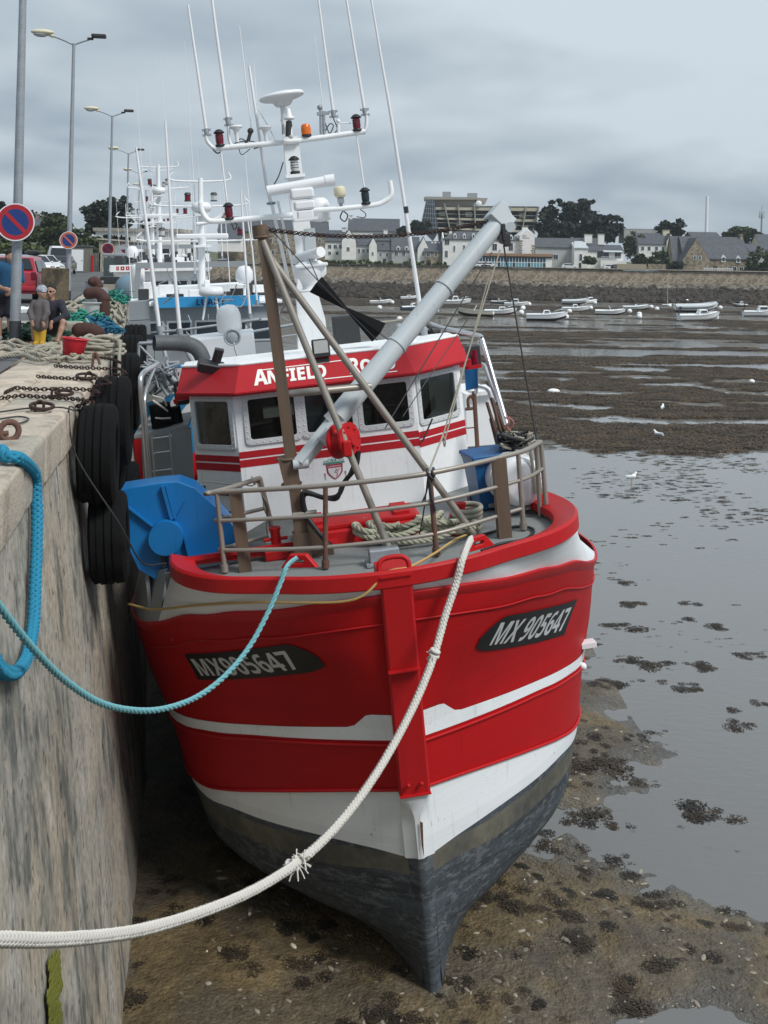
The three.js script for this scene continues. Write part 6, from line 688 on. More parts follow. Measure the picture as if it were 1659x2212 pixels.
// ---------------------------------------------------------------- people
{
  const skinM = M.skin, cloth = (c) => std(c, .9, { bumpMap: T.bump, bumpScale: .01 });
  const head = (c, f, s = 1) => { const u = UPV, r = f.clone().cross(u).normalize(), P = (a, b, d) => c.clone().addScaledVector(r, a * s).addScaledVector(u, b * s).addScaledVector(f, d * s); return { bones: [[P(0, .03, -.01), .092 * s, P(0, -.02, .01), .085 * s], [P(0, -.07, .035), .06 * s, P(0, -.09, .05), .045 * s], [P(0, -.0, .09), .014 * s, P(0, -.035, .108), .018 * s], [P(-.09, -.01, -.01), .02 * s, P(-.092, -.03, -.005), .016 * s], [P(.09, -.01, -.01), .02 * s, P(.092, -.03, -.005), .016 * s], [P(0, -.09, -.01), .055 * s, P(0, -.17, -.03), .06 * s], [P(-.03, -.062, .082), .01 * s, P(.03, -.062, .082), .01 * s]], P }; };
  const hand = (w, d, n, s = 1) => { const t = d.clone().cross(n).normalize(), b = [[w, .026 * s, w.clone().addScaledVector(d, .07 * s), .03 * s]]; [[-.028, .072], [-.01, .085], [.01, .08], [.027, .062]].forEach(([o, l]) => { const k = w.clone().addScaledVector(d, .085 * s).addScaledVector(t, o * s), m = k.clone().addScaledVector(d, l * .55 * s).addScaledVector(n, .012 * s), e = m.clone().addScaledVector(d, l * .4 * s).addScaledVector(n, .03 * s); b.push([k, .011 * s, m, .0095 * s], [m, .0095 * s, e, .008 * s]); }); const th = w.clone().addScaledVector(d, .02 * s).addScaledVector(t, -.03 * s); b.push([th, .014 * s, th.clone().addScaledVector(d, .04 * s).addScaledVector(t, -.03 * s).addScaledVector(n, .02 * s), .010 * s]); return b; };
  const eyes = (h, parent) => mesh('eyes', [-1, 1].map((k) => ball(h.P(k * .034, .0, .083), .011, 1, 1, 1, 8, 6)), M.dark, parent);
  // seated man, leaning forward, his left hand hanging over the knee
  {
    const o = thing('person', 'seated man in a dark jacket, shorts and sunglasses holding a child', 'person', onLevel(104, 745, 0)); o.scale.setScalar(.83); const B = V(0, .30, -.25);   // seated on the low kerb
    const hipL = V(.12, .36, -.2), hipR = V(-.14, .36, -.2), knL = V(.36, .50, .2), knR = V(-.26, .50, .15), anL = V(.28, .09, .32), anR = V(-.22, .09, .25), ch = V(.02, .78, -.06), nk = V(.04, .93, .0), shL = V(.24, .86, -.02), shR = V(-.19, .86, -.06), elL = V(.40, .62, .10), elR = V(-.33, .60, .02), wrL = V(.15, .50, .30), wrR = V(-.14, .44, .2);
    const h = head(V(.06, 1.13, .06), V(-.25, -.05, 1).normalize());
    const body = [...h.bones, [V(0, .4, -.22), .14, ch, .15], [nk, .06, V(.05, 1.03, .03), .055], [ch, .12, shL, .07], [ch, .12, shR, .07], [shL, .06, elL, .05], [elL, .048, wrL, .032], [shR, .06, elR, .05], [elR, .048, wrR, .032], ...hand(wrL, V(-.1, -1, .25).normalize(), V(0, 0, -1)), ...hand(wrR, V(.3, -.9, .3).normalize(), V(0, 0, -1)), [hipL, .09, knL, .065], [knL, .06, V(.34, .35, .24), .062], [V(.34, .35, .24), .062, anL, .04], [hipR, .09, knR, .065], [knR, .06, V(-.25, .35, .2), .062], [V(-.25, .35, .2), .062, anR, .04], [anL, .04, V(.27, .035, .46), .035], [anR, .04, V(-.24, .035, .4), .035]];
    mesh('body', [skin(body, .014, .025)], skinM, o); eyes(h, o);
    mesh('jacket', [skin([[V(0, .40, -.22), .185, ch, .19], [ch, .16, shL, .10], [ch, .16, shR, .10], [nk.clone().add(V(0, -.03, 0)), .085, ch, .15], [shL, .09, elL, .078], [elL, .076, elL.clone().lerp(wrL, .8), .055], [shR, .09, elR, .078], [elR, .076, elR.clone().lerp(wrR, .8), .055]], .02, .04)], cloth([.028, .028, .042]), o);
    mesh('shorts', [skin([[V(0, .36, -.24), .17, V(0, .44, -.2), .16], [hipL, .125, hipL.clone().lerp(knL, .8), .10], [hipR, .125, hipR.clone().lerp(knR, .8), .10]], .02, .04)], cloth([.022, .02, .02]), o);
    mesh('hair', [skin([[h.P(0, .06, -.03), .098, h.P(0, .0, -.055), .085]], .016, .02, (x, y, z, m) => { const q = V(x, y, z).sub(h.P(0, 0, 0)); return Math.max(m, q.dot(V(-.25, -.05, 1).normalize()) - .055); })], cloth([.025, .02, .018]), o); mesh('sunglasses', [-1, 1].map((k) => ball(h.P(k * .036, .003, .088), .03, 1.05, .8, .35)).concat([bar(h.P(-.095, .006, .02), h.P(-.06, .006, .085), .008), bar(h.P(.095, .006, .02), h.P(.06, .006, .085), .008), bar(h.P(-.02, .006, .098), h.P(.02, .006, .098), .008)]), M.black, o);
    for (const [a, s] of [[anL, .04], [anR, -.02]]) mesh('sandal', [skin([[a.clone().setY(.035).add(V(0, 0, -.06)), .05, a.clone().setY(.035).add(V(-.01, 0, .2)), .052]], .014, .02, (x, y, z, m) => Math.max(m, y - .03))], cloth([.03, .03, .03]), o), mesh('strap', [ringAt(a.clone().add(V(0, -.03, .08)), V(0, .3, 1), .052, .014)], M.dark, o);
  }
  // child standing between his knees
  {
    const o = thing('person', 'small child in a grey jacket, patterned cap and yellow trousers against the seated man', 'child', onLevel(86, 748, 0)), k = .62; const h = head(V(.02, .93, 0), V(.75, -.05, .65).normalize(), .82);
    const hips = V(0, .47, 0), chs = V(0, .68, 0), shL = V(.1, .74, .05), shR = V(-.11, .74, -.03), elL = V(.14, .58, .1), elR = V(-.16, .58, .03), wrL = V(.1, .45, .16), wrR = V(-.1, .45, .12);
    mesh('body', [skin([...h.bones, [hips, .09, chs, .1], [chs, .07, V(.01, .8, 0), .05], [shL, .04, elL, .034], [elL, .034, wrL, .024], [shR, .04, elR, .034], [elR, .034, wrR, .024], ...hand(wrL, V(.1, -1, .1).normalize(), V(0, 0, -1), .7), ...hand(wrR, V(.1, -1, .1).normalize(), V(0, 0, -1), .7), [V(.045, .45, 0), .06, V(.045, .05, 0), .035], [V(-.045, .45, 0), .06, V(-.045, .05, 0), .035]], .013, .022)], skinM, o); eyes(h, o);
    mesh('jacket', [skin([[V(0, .37, 0), .135, V(0, .46, 0), .13], [V(0, .44, 0), .13, chs, .122], [chs, .1, V(.01, .79, 0), .065], [shL, .065, elL, .056], [elL, .055, elL.clone().lerp(wrL, .85), .044], [shR, .065, elR, .056], [elR, .055, elR.clone().lerp(wrR, .85), .044]], .016, .03)], cloth([.12, .105, .105]), o);
    mesh('trousers', [skin([[V(0, .42, 0), .12, V(0, .38, 0), .11], [V(.045, .36, 0), .07, V(.045, .08, .01), .052], [V(-.045, .36, 0), .07, V(-.045, .08, .01), .052]], .016, .02)], cloth([.55, .33, .03]), o); for (const s of [-1, 1]) mesh('boot', [skin([[V(s * .05, .06, -.02), .05, V(s * .055, .045, .09), .045]], .013, .02, (x, y, z, m) => Math.max(m, -y))], cloth([.45, .28, .03]), o);
    const capT = tex(128, 128, (u, v) => { const n = P8(u, v, 14, 2, 211); return n > .62 ? [.08, .11, .16] : [.42, .45, .48]; }, .18); mesh('cap', [skin([[h.P(0, .045, -.012), .094, h.P(0, .03, -.02), .092]], .012, .02, (x, y, z, m) => Math.max(m, h.P(0, .015, 0).y - y)), skin([[h.P(-.04, .022, .08), .022, h.P(.04, .022, .08), .022], [h.P(0, .02, .1), .02, h.P(0, .015, .12), .016]], .012, .02)], std([1, 1, 1], .9, { map: capT }), o);
  }
  // man standing behind the nearest lamp post
  {
    const o = thing('person', 'person in a blue top and dark shorts standing behind the nearest lamp post', 'person', onLevel(10, 737, 0)), f = V(.7, -.25, .65).normalize(); const h = head(V(.12, 1.53, .05), f);
    const hip = V(0, .92, 0), ch = V(.03, 1.26, 0), shL = V(.2, 1.36, -.05), shR = V(-.16, 1.36, .07), elR = V(-.2, 1.1, .16), wrR = V(.0, .98, .26), elL = V(.28, 1.08, .02), wrL = V(.18, .95, .2);
    mesh('body', [skin([...h.bones, [hip, .14, ch, .15], [ch, .1, V(.08, 1.42, .02), .06], [shL, .06, elL, .05], [elL, .046, wrL, .032], [shR, .06, elR, .05], [elR, .046, wrR, .032], ...hand(wrR, V(.9, -.3, .2).normalize(), V(0, 0, -1)), ...hand(wrL, V(-.5, -.7, .3).normalize(), V(0, 0, -1)), [V(.09, .9, 0), .1, V(.1, .48, .03), .066], [V(.1, .48, .03), .066, V(.1, .08, -.02), .042], [V(-.09, .9, 0), .1, V(-.1, .48, .05), .066], [V(-.1, .48, .05), .066, V(-.1, .08, .0), .042]], .016, .03)], skinM, o); eyes(h, o);
    mesh('top', [skin([[V(0, .92, 0), .185, ch, .19], [ch, .15, shL, .1], [ch, .15, shR, .1], [shL, .09, shL.clone().lerp(elL, .9), .08], [shR, .09, shR.clone().lerp(elR, .9), .08], [V(.06, 1.4, 0), .08, ch, .12]], .02, .04)], cloth([.012, .075, .16]), o);
    mesh('shorts', [skin([[V(0, .95, 0), .18, V(0, .85, 0), .18], [V(.09, .85, 0), .13, V(.11, .52, .02), .12], [V(-.09, .85, 0), .13, V(-.11, .52, .03), .12]], .02, .05)], cloth([.02, .02, .03]), o); mesh('hair', [skin([[h.P(0, .05, -.03), .102, h.P(0, -.01, -.05), .09]], .016, .02, (x, y, z, m) => Math.max(m, V(x, y, z).sub(h.P(0, 0, 0)).dot(f) - .05))], cloth([.02, .017, .015]), o); for (const [x, z] of [[.1, -.02], [-.1, 0]]) mesh('shoe', [skin([[V(x, .06, z - .03), .05, V(x + .04, .04, z + .17), .048]], .014, .02, (a, y, c, m) => Math.max(m, -y))], cloth([.25, .27, .26]), o);
  }
  { const p = onLevel(105, 735, 0), o = thing('kerb_block', 'low concrete kerb on which the man sits', 'kerb', V(p.x - .35, 0, p.z - .35), edgeDir(20)); mesh('block', [box(1.9, .34, .5, -.1, .15, 0, .03)], M.stone, o); }
}
// ---------------------------------------------------------------- vehicles and walls behind the quay
const carGlass = std([.02, .024, .03], .08);
function car(name, label, pos, turn, o) {
  const { L = 4, W = 1.7, H = 1.45, c = [.6, .6, .6], van = false, hatch = true, dark = false } = o, g = thing(name, label, van ? 'van' : 'car', pos, turn), paint = std(c, .3, { phys: { clearcoat: .6, clearcoatRoughness: .1 } });
  // profile along z (front +z), y up
  const pr = van ? [[-L / 2, .35], [-L / 2 + .02, H - .08], [-L / 2 + .15, H], [L / 2 - 1.5, H], [L / 2 - 1.1, H - .15], [L / 2 - .55, 1.15], [L / 2 - .05, .98], [L / 2, .4]] : [[-L / 2, .35], [-L / 2 - .02, .72], [-L / 2 + .02, .95], [-L / 2 + (hatch ? .12 : .7), 1.02], [-L / 2 + (hatch ? .45 : 1.2), H - .05], [-L / 2 + 1.3, H], [.35, H - .02], [1.05, 1.0], [L / 2 - .15, .82], [L / 2, .6], [L / 2, .32]];
  const rows = []; for (const [s, ins] of [[-1, .12], [-1, 0.0], [-.5, -.0], [0, -.0], [.5, -.0], [1, 0.0], [1, .12]]) rows.push([...pr.map(([z, y]) => { const up = Math.max(0, y - .95) * .34, k = Math.abs(s) === 1 && ins ? 1 : 1; return V(s * (W / 2 - up) * (ins ? 1 : Math.abs(s) === 1 ? .965 : 1), ins ? (y > .5 ? y - .06 : y + .02) : y, z * (ins ? .985 : 1)); })]);
  const side = (s) => { const P = pr.map(([z, y]) => V(s * (W / 2 - Math.max(0, y - .95) * .34), y > .5 ? y - .06 : y + .02, z * .985)); const c0 = V(s * W / 2, .7, 0); return joined(P.map((p, i) => poly([c0, p, P[(i + 1) % P.length]]))); };
  mesh('body', [toCreasedNormals(grid(rows).toNonIndexed(), .6), side(-1), side(1), slab([V(-W / 2 + .05, .34, -L / 2), V(W / 2 - .05, .34, -L / 2), V(W / 2 - .05, .34, L / 2), V(-W / 2 + .05, .34, L / 2)], V(0, -.06, 0))], paint, g);
  const pane = (pts) => mesh('window', [slab(pts, V(0, .004, 0))], carGlass, g);
  const wb = (y) => W / 2 - Math.max(0, y - .95) * .34;
  if (van) { for (const s of [-1, 1]) pane([V(s * .06, 1.15, -L / 2 - .012), V(s * (wb(1.15) - .2), 1.15, -L / 2 - .012), V(s * (wb(1.7) - .18), H - .28, -L / 2 + .0), V(s * .06, H - .28, -L / 2 + .0)]); pane([V(-wb(1.2) + .12, 1.2, L / 2 - .56), V(wb(1.2) - .12, 1.2, L / 2 - .56), V(wb(1.7) - .15, H - .2, L / 2 - 1.08), V(-wb(1.7) + .15, H - .2, L / 2 - 1.08)].map((p) => p.add(V(0, .02, .03)))); for (const s of [-1, 1]) pane([V(s * (wb(1.1) + .012), 1.1, L / 2 - 1.3), V(s * (wb(1.1) + .012), 1.1, L / 2 - .75), V(s * (wb(1.6) + .012), 1.65, L / 2 - 1.1), V(s * (wb(1.6) + .012), 1.65, L / 2 - 1.5)]); }
  else { const zr = -L / 2 + (hatch ? .12 : .7), zr2 = -L / 2 + (hatch ? .45 : 1.2), d = V(0, .02, -.03); pane([V(-wb(1.05) + .1, 1.05, zr + .02), V(wb(1.05) - .1, 1.05, zr + .02), V(wb(H) - .12, H - .1, zr2 - .02), V(-wb(H) + .12, H - .1, zr2 - .02)].map((p) => p.add(d))); pane([V(-wb(1.05) + .08, 1.04, 1.0), V(wb(1.05) - .08, 1.04, 1.0), V(wb(H) - .1, H - .07, .4), V(-wb(H) + .1, H - .07, .4)].map((p) => p.add(V(0, .015, .03)))); for (const s of [-1, 1]) for (const [a, b] of [[zr2 + .12, -.25], [-.17, .55]]) pane([V(s * (wb(1.0) + .008), 1.0, a - (a < -.5 ? .15 : 0)), V(s * (wb(1.0) + .008), 1.0, b + (b > .3 ? .3 : 0)), V(s * (wb(H - .14) + .008), H - .14, b), V(s * (wb(H - .14) + .008), H - .14, a)]); }
  for (const s of [-1, 1]) for (const z of [-L * .31, L * .32]) { const w = mesh('wheel', [rod(V(s * (W / 2 - .2), .31, z), V(s * (W / 2 + .005), .31, z), .31, .31, 22)], M.black, g); mesh('rim', [rod(V(s * (W / 2 - .02), .31, z), V(s * (W / 2 + .012), .31, z), .19, .18, 16)], M.alu, w); }
  for (const s of [-1, 1]) { mesh('tail_light', [box(.16, van ? .4 : .26, .06, s * (W / 2 - .1), van ? .95 : .86, -L / 2 - .01, .02)], M.lensRed, g); mesh('headlight', [box(.34, .14, .12, s * (W / 2 - .24), .74, L / 2 - .06, .04)], M.lensClear, g); mesh('mirror', [ball(V(s * (W / 2 + .1), 1.05, .75), .09, 1, .8, .6)], paint, g); }
  mesh('bumper', [box(W - .06, .16, .1, 0, .45, -L / 2 - .03, .04), box(W - .06, .14, .1, 0, .45, L / 2 + .0, .04)], dark ? M.dark : paint, g); mesh('number_plate', [box(.5, .11, .02, 0, .52, -L / 2 - .09), box(.5, .11, .02, 0, .48, L / 2 + .06)], M.white, g); mesh('grille', [box(.8, .12, .04, 0, .62, L / 2 + .0, .01)], M.dark, g); return g;
}
{
  const on = (x, d, y = .06) => { const p = at(x, 560, d); p.y = y; return p; };
  car('parked_car', 'red hatchback parked tail towards us behind the seated man', on(44, 38, .04), Math.PI + .16, { c: [.36, .015, .03], L: 3.7, W: 1.62, H: 1.5 });
  car('parked_van', 'white panel van parked beyond the row of cars, rear doors towards us', on(124, 98, .1), .35, { c: [.7, .72, .72], L: 5, W: 2, H: 2.35, van: true });
  car('parked_car', 'black car facing us in front of the white van', on(136, 92, .1), Math.PI + .15 - Math.PI, { c: [.015, .017, .02], L: 4.1, W: 1.75, H: 1.5, hatch: false });
  [[4, 72, [.6, .62, .64]], [22, 78, [.5, .52, .55]], [40, 84, [.66, .67, .68]], [58, 89, [.3, .33, .36]], [76, 80, [.68, .69, .7]], [93, 84, [.62, .64, .65]]].forEach(([x, d, c], i) => car('parked_car', ['white car at the left edge in the parked row', 'silver car second in the parked row from the left edge', 'white car third in the parked row', 'grey car fourth in the parked row', 'white estate car with a black roof box in the parked row', 'white car at the right end of the parked row beside the van'][i], on(x, d, .1), .5 + .1 * (i % 3), { c, L: 4.1, W: 1.75, H: 1.5 + .05 * (i % 2) }));
  { const p = on(72, 80, 1.62), o = thing('roof_box', 'black roof box on the white estate car', 'roof box', p, .9); mesh('shell', [ball(V(0, .16, 0), .5, .8, .42, 1.9, 18, 10)], M.black, o); }
  { const p = on(120, 36.5, 0), o = thing('concrete_block', 'tall brown stained concrete block beside the second lamp post', 'concrete block', p, .3); mesh('block', [box(.85, 1.18, .7, 0, .58, 0, .03)], std([.42, .36, .28], .9, { map: T.wall }), o); }
  { const p = on(172, 108, .1), o = thing('utility_hut', 'small grey hut with a white door at the road bend', 'hut', p, .12); mesh('wall', [box(2.2, 2.4, 1.8, 0, 1.2, 0, .02)], std([.16, .155, .13], .85, { map: T.grime }), o); const dr = mesh('door', [box(1.15, 2.05, .05, -.1, 1.1, .93, .01)], M.whiteClean, o); mesh('handle', [box(.05, .12, .04, .35, 1.1, .97)], M.dark, dr); mesh('roof', [box(2.4, .14, 2, 0, 2.47, 0, .02)], M.slate, o); mesh('post', [rod(V(1.3, 0, .95), V(1.3, 1.6, .95), .12)], M.redTrim, o); }
  { const o = thing('retaining_wall', 'buff concrete retaining wall behind the utility hut', 'wall'); const P = [[186, 126], [214, 118], [262, 128], [340, 150]].map(([x, d]) => on(x, d, 0)); for (let i = 0; i < 3; i++) { const a = P[i], b = P[i + 1], h = i ? 3.4 : 2.0; mesh('wall_section', [slab([a, b, b.clone().setY(h), a.clone().setY(h)], V(0, 0, -.5))], i ? M.wall : M.rubble, o); } mesh('coping', [bar(P[1].clone().setY(3.45), P[2].clone().setY(3.45), .6, .16), bar(P[2].clone().setY(3.45), P[3].clone().setY(3.45), .6, .16)], M.stone, o); }
  { const p = on(310, 160, .2), o = thing('flat_roofed_building', 'low cream building with a flat roof behind the far quay', 'building', p, -.1); mesh('wall', [box(12, 5, 6, 0, 2.5, 0)], M.render, o); mesh('roof', [box(12.6, .5, 6.6, 0, 5.2, 0)], M.stone, o); for (let i = 0; i < 3; i++) mesh('window', [box(2.2, 1.2, .1, -3.6 + i * 3.6, 2.6, 3.02)], M.paneFar, o); }
  { const o = thing('parking_kerb', 'pale kerb stones along the car park', 'kerb'); const P = [[20, 30], [62, 31], [105, 33.5]].map(([x, d]) => on(x, d, .05)); for (let i = 0; i < 2; i++) mesh('kerbstone', [bar(P[i], P[i + 1], .3, .16)], M.white, o); }
}
// ---------------------------------------------------------------- the other trawlers along the quay
function quayBoat(label, d0, L, beam, X, o) {
  const { hull = M.blueSign, seed = 1, deckY = -2.3, house = M.white, rows = 3, board } = o, rg = rngOf(seed), turn = edgeDir(d0 + 6);
  const g = thing('trawler', label, 'fishing boat', V(X, WATER, -d0), turn); g.rotation.z = .035;
  const H = deckY - WATER, half = (s, w) => { const q = clamp(s / (2.2 + 2.4 * (1 - w / (H + .8)))); return (.08 + (beam / 2 - .08) * Math.sqrt(1 - (1 - q) * (1 - q))) * clamp(.22 + 1.25 * Math.pow(w / H, .5), 0, 1) * (1 - .25 * sst(L * .7, L, s)); };
  const band = (w0, w1, n) => joined([-1, 1].map((k) => grid([...Array(25)].map((_, i) => { const s = L * Math.pow(i / 24, 1.8); return [...Array(n + 1)].map((_, j) => { const w = mix(w0, w1, j / n) + (w1 > 2.5 ? .5 * (1 - sst(0, 4, s)) * (j / n) : 0); return V(k * half(s, w), w, -s + .35 * (1 - sst(0, 1.5, s)) * w / H); }); }), (i, j, q) => [q.z, q.y])));
  mesh('bottom', [band(0, 1.5, 4)], M.boot, g); mesh('hull', [band(1.5, H + .2, 6), grid([...Array(5)].map((_, i) => { const w = mix(.3, H + .2, i / 4); return [V(-half(L, w), w, -L), V(half(L, w), w, -L)]; }))], hull, g); mesh('bulwark', [band(H + .2, H + .8, 2)], M.white, g);
  const ed = (k, w) => [...Array(16)].map((_, i) => { const s = L * .97 * Math.pow(i / 15, 1.6); return V(k * half(s, w), w + .5 * (1 - sst(0, 4, s)), -s + .35 * (1 - sst(0, 1.5, s)) * w / H); });
  mesh('cap_rail', [-1, 1].map((k) => tube(ed(k, H + .82), .06, 40, 6)), o.cap || M.blueSign, g); mesh('deck', [slab([...ed(1, H + .15).filter((_, i) => i % 3 === 0), ...ed(-1, H + .15).filter((_, i) => i % 3 === 0).reverse()].map((p) => V(p.x, H + .2, p.z)), V(0, -.05, 0))], M.deck, g);
  const zf = -L * .3, wW = beam * .36, hy = H + .2, ht = 2.35;
  mesh('wheelhouse', [box(wW * 2, ht, L * .22, 0, hy + ht / 2, zf - L * .11, .05)], house, g); mesh('roof', [box(wW * 2 + .35, .1, L * .22 + .4, 0, hy + ht + .05, zf - L * .11, .03)], M.white, g);
  for (let i = 0; i < 5; i++) { const w = wW * 2 / 5, x = -wW + w * (i + .5); const fr = mesh('window', [box(w - .06, .62, .04, x, hy + ht - .72, zf + .01, .01)], M.alu, g); mesh('pane', [box(w - .18, .5, .03, x, hy + ht - .72, zf + .03)], M.paneFar, fr); }
  for (const s of [-1, 1]) mesh('window', [box(.03, .55, .8, s * (wW + .005), hy + ht - .7, zf - .7)], M.paneFar, g);
  if (board) { const b = mesh('name_board', [box(board.w, .29, .06, 0, hy + ht + .1, zf + .34, .01), box(.06, .29, .8, -board.w / 2, hy + ht + .1, zf - .05), box(.06, .29, .8, board.w / 2, hy + ht + .1, zf - .05)], board.mat, g); const cv = document.createElement('canvas'); cv.width = 1024; cv.height = 108; const c = cv.getContext('2d'); c.fillStyle = board.ink; c.font = 'bold 92px sans-serif'; c.textBaseline = 'middle'; if (board.text) c.fillText(board.text, board.tx, 58); else for (let q = 0, x = board.tx; q < 8; q++) { const w = 22 + 26 * hsh(q, 3, 5); c.fillRect(x, 22, w, 60); c.clearRect(x + w * .35, 40, w * .3, 22); x += w + 16; } const t = new THREE.CanvasTexture(cv); t.colorSpace = THREE.SRGBColorSpace; const pl = new THREE.PlaneGeometry(board.w, .28).translate(0, hy + ht + .1, zf + .374); pl.userData.keepUV = true; mesh('lettering', pl, std([1, 1, 1], .6, { map: t, transparent: true }), b); }
  const my = hy + ht, mz = zf - L * .13, mh = o.mastH || 4.2;
  mesh('mast', [rod(V(0, my, mz), V(0, my + mh, mz), .12, .07, 10), box(.5, .06, .5, 0, my + mh * .45, mz + .2), box(.4, .06, .5, 0, my + mh * .7, mz + .2)], M.white, g);
  for (const [t, w] of [[.5, 1.7], [.78, 1.25], [.98, .8]].slice(0, rows)) mesh('crossbar', [tube([V(-w, my + mh * t + .25, mz), V(-w * .95, my + mh * t, mz), V(w * .95, my + mh * t, mz), V(w, my + mh * t + .25, mz)], .03, 30, 6)], M.white, g);
  mesh('radar_scanner', [box(1.5, .16, .14, 0, my + mh * .45 + .28, mz + .3, .05), rod(V(0, my + mh * .45, mz + .3), V(0, my + mh * .45 + .25, mz + .3), .12)], M.whiteClean, g); mesh('radar_dome', [lathe([[.001, .18], [.2, .16], [.28, .08], [.29, -.04], [.2, -.12], [.001, -.13]], 18).translate(0, my + mh * .7 + .2, mz + .25)], M.whiteClean, g);
  mesh('satellite_dome', [lathe([[.001, .3], [.15, .27], [.24, .14], [.25, -.1], [.16, -.2], [.001, -.2]], 18).translate(wW * .6 * (rg() > .5 ? 1 : -1), my + .75, mz + 1), rod(V(0, 0, 0), V(0, .5, 0), .04).translate(wW * .6, my, mz + 1)], M.whiteClean, g);
  for (let i = 0; i < 7; i++) { const x = (rg() * 2 - 1) * wW * 1.15, y0 = my + (rg() > .5 ? mh * .5 : 0), h = 2.6 + 3.6 * rg(); mesh('whip_aerial', [rod(V(x, y0, mz + rg() - .5), V(x - .05 * h, y0 + h, mz), .016, .007, 6)], M.whiteClean, g); }
  for (let i = 0; i < 4; i++) { const x = (i - 1.5) * .75, y = my + mh * [.52, .8, .8, .52][i] + .14; const n = mesh('navigation_lamp', [rod(V(x, y + .09, mz), V(x, y + .16, mz), .11, .07, 12), rod(V(x, y - .1, mz), V(x, y - .07, mz), .1, .1, 12)], M.dark, g); mesh('lens', [rod(V(x, y - .08, mz), V(x, y + .09, mz), .085, .085, 12)], i % 2 ? M.lensRed : M.lensClear, n); }
  mesh('gantry', [bar(V(-beam * .4, hy, -L * .82), V(-beam * .34, hy + 3.4, -L * .82), .18), bar(V(beam * .4, hy, -L * .82), V(beam * .34, hy + 3.4, -L * .82), .18), bar(V(-beam * .36, hy + 3.4, -L * .82), V(beam * .36, hy + 3.4, -L * .82), .2), bar(V(-beam * .36, hy + 2, -L * .82), V(beam * .36, hy + 2, -L * .82), .12)], o.gantry || M.grey, g);
  const rl = [], zr = [.5, 1.6, 2.8, 4]; for (const k of [-1, 1]) { for (const h of [.4, .8]) rl.push(tube(zr.map((s) => V(k * half(s, H) * .95, H + 1.1 + h, -s + .2)), .02, 20, 5)); for (const s of zr) rl.push(rod(V(k * half(s, H) * .95, H + .9, -s + .2), V(k * half(s, H) * .95, H + 1.92, -s + .2), .02, .02, 6)); } mesh('rail', rl, M.steel, g);
  const gear = []; for (let i = 0; i < 40; i++) { const p = V((rg() * 2 - 1) * beam * .4, hy + .2 + rg() * 2.6, -L * (.02 + .25 * rg())), q = p.clone().add(V(rg() - .5, rg() * .9 - .3, rg() - .5)); gear.push(rg() > .5 ? rod(p, q, .015 + .02 * rg(), .02, 6) : tube([p, p.clone().lerp(q, .5).add(V(0, -.15, 0)), q], .015, 8, 5)); } mesh('deck_gear', gear, M.galv, g);
  const g3 = []; for (let i = 0; i < 16; i++) g3.push(box(.15 + .4 * rg(), .15 + .4 * rg(), .2 + .3 * rg(), (rg() * 2 - 1) * wW, my + .15 + .3 * rg(), zf - rg() * L * .2, .02)); mesh('roof_gear', g3.slice(0, 9), M.dark, g); mesh('roof_locker', g3.slice(9), M.white, g);
  return g;
}
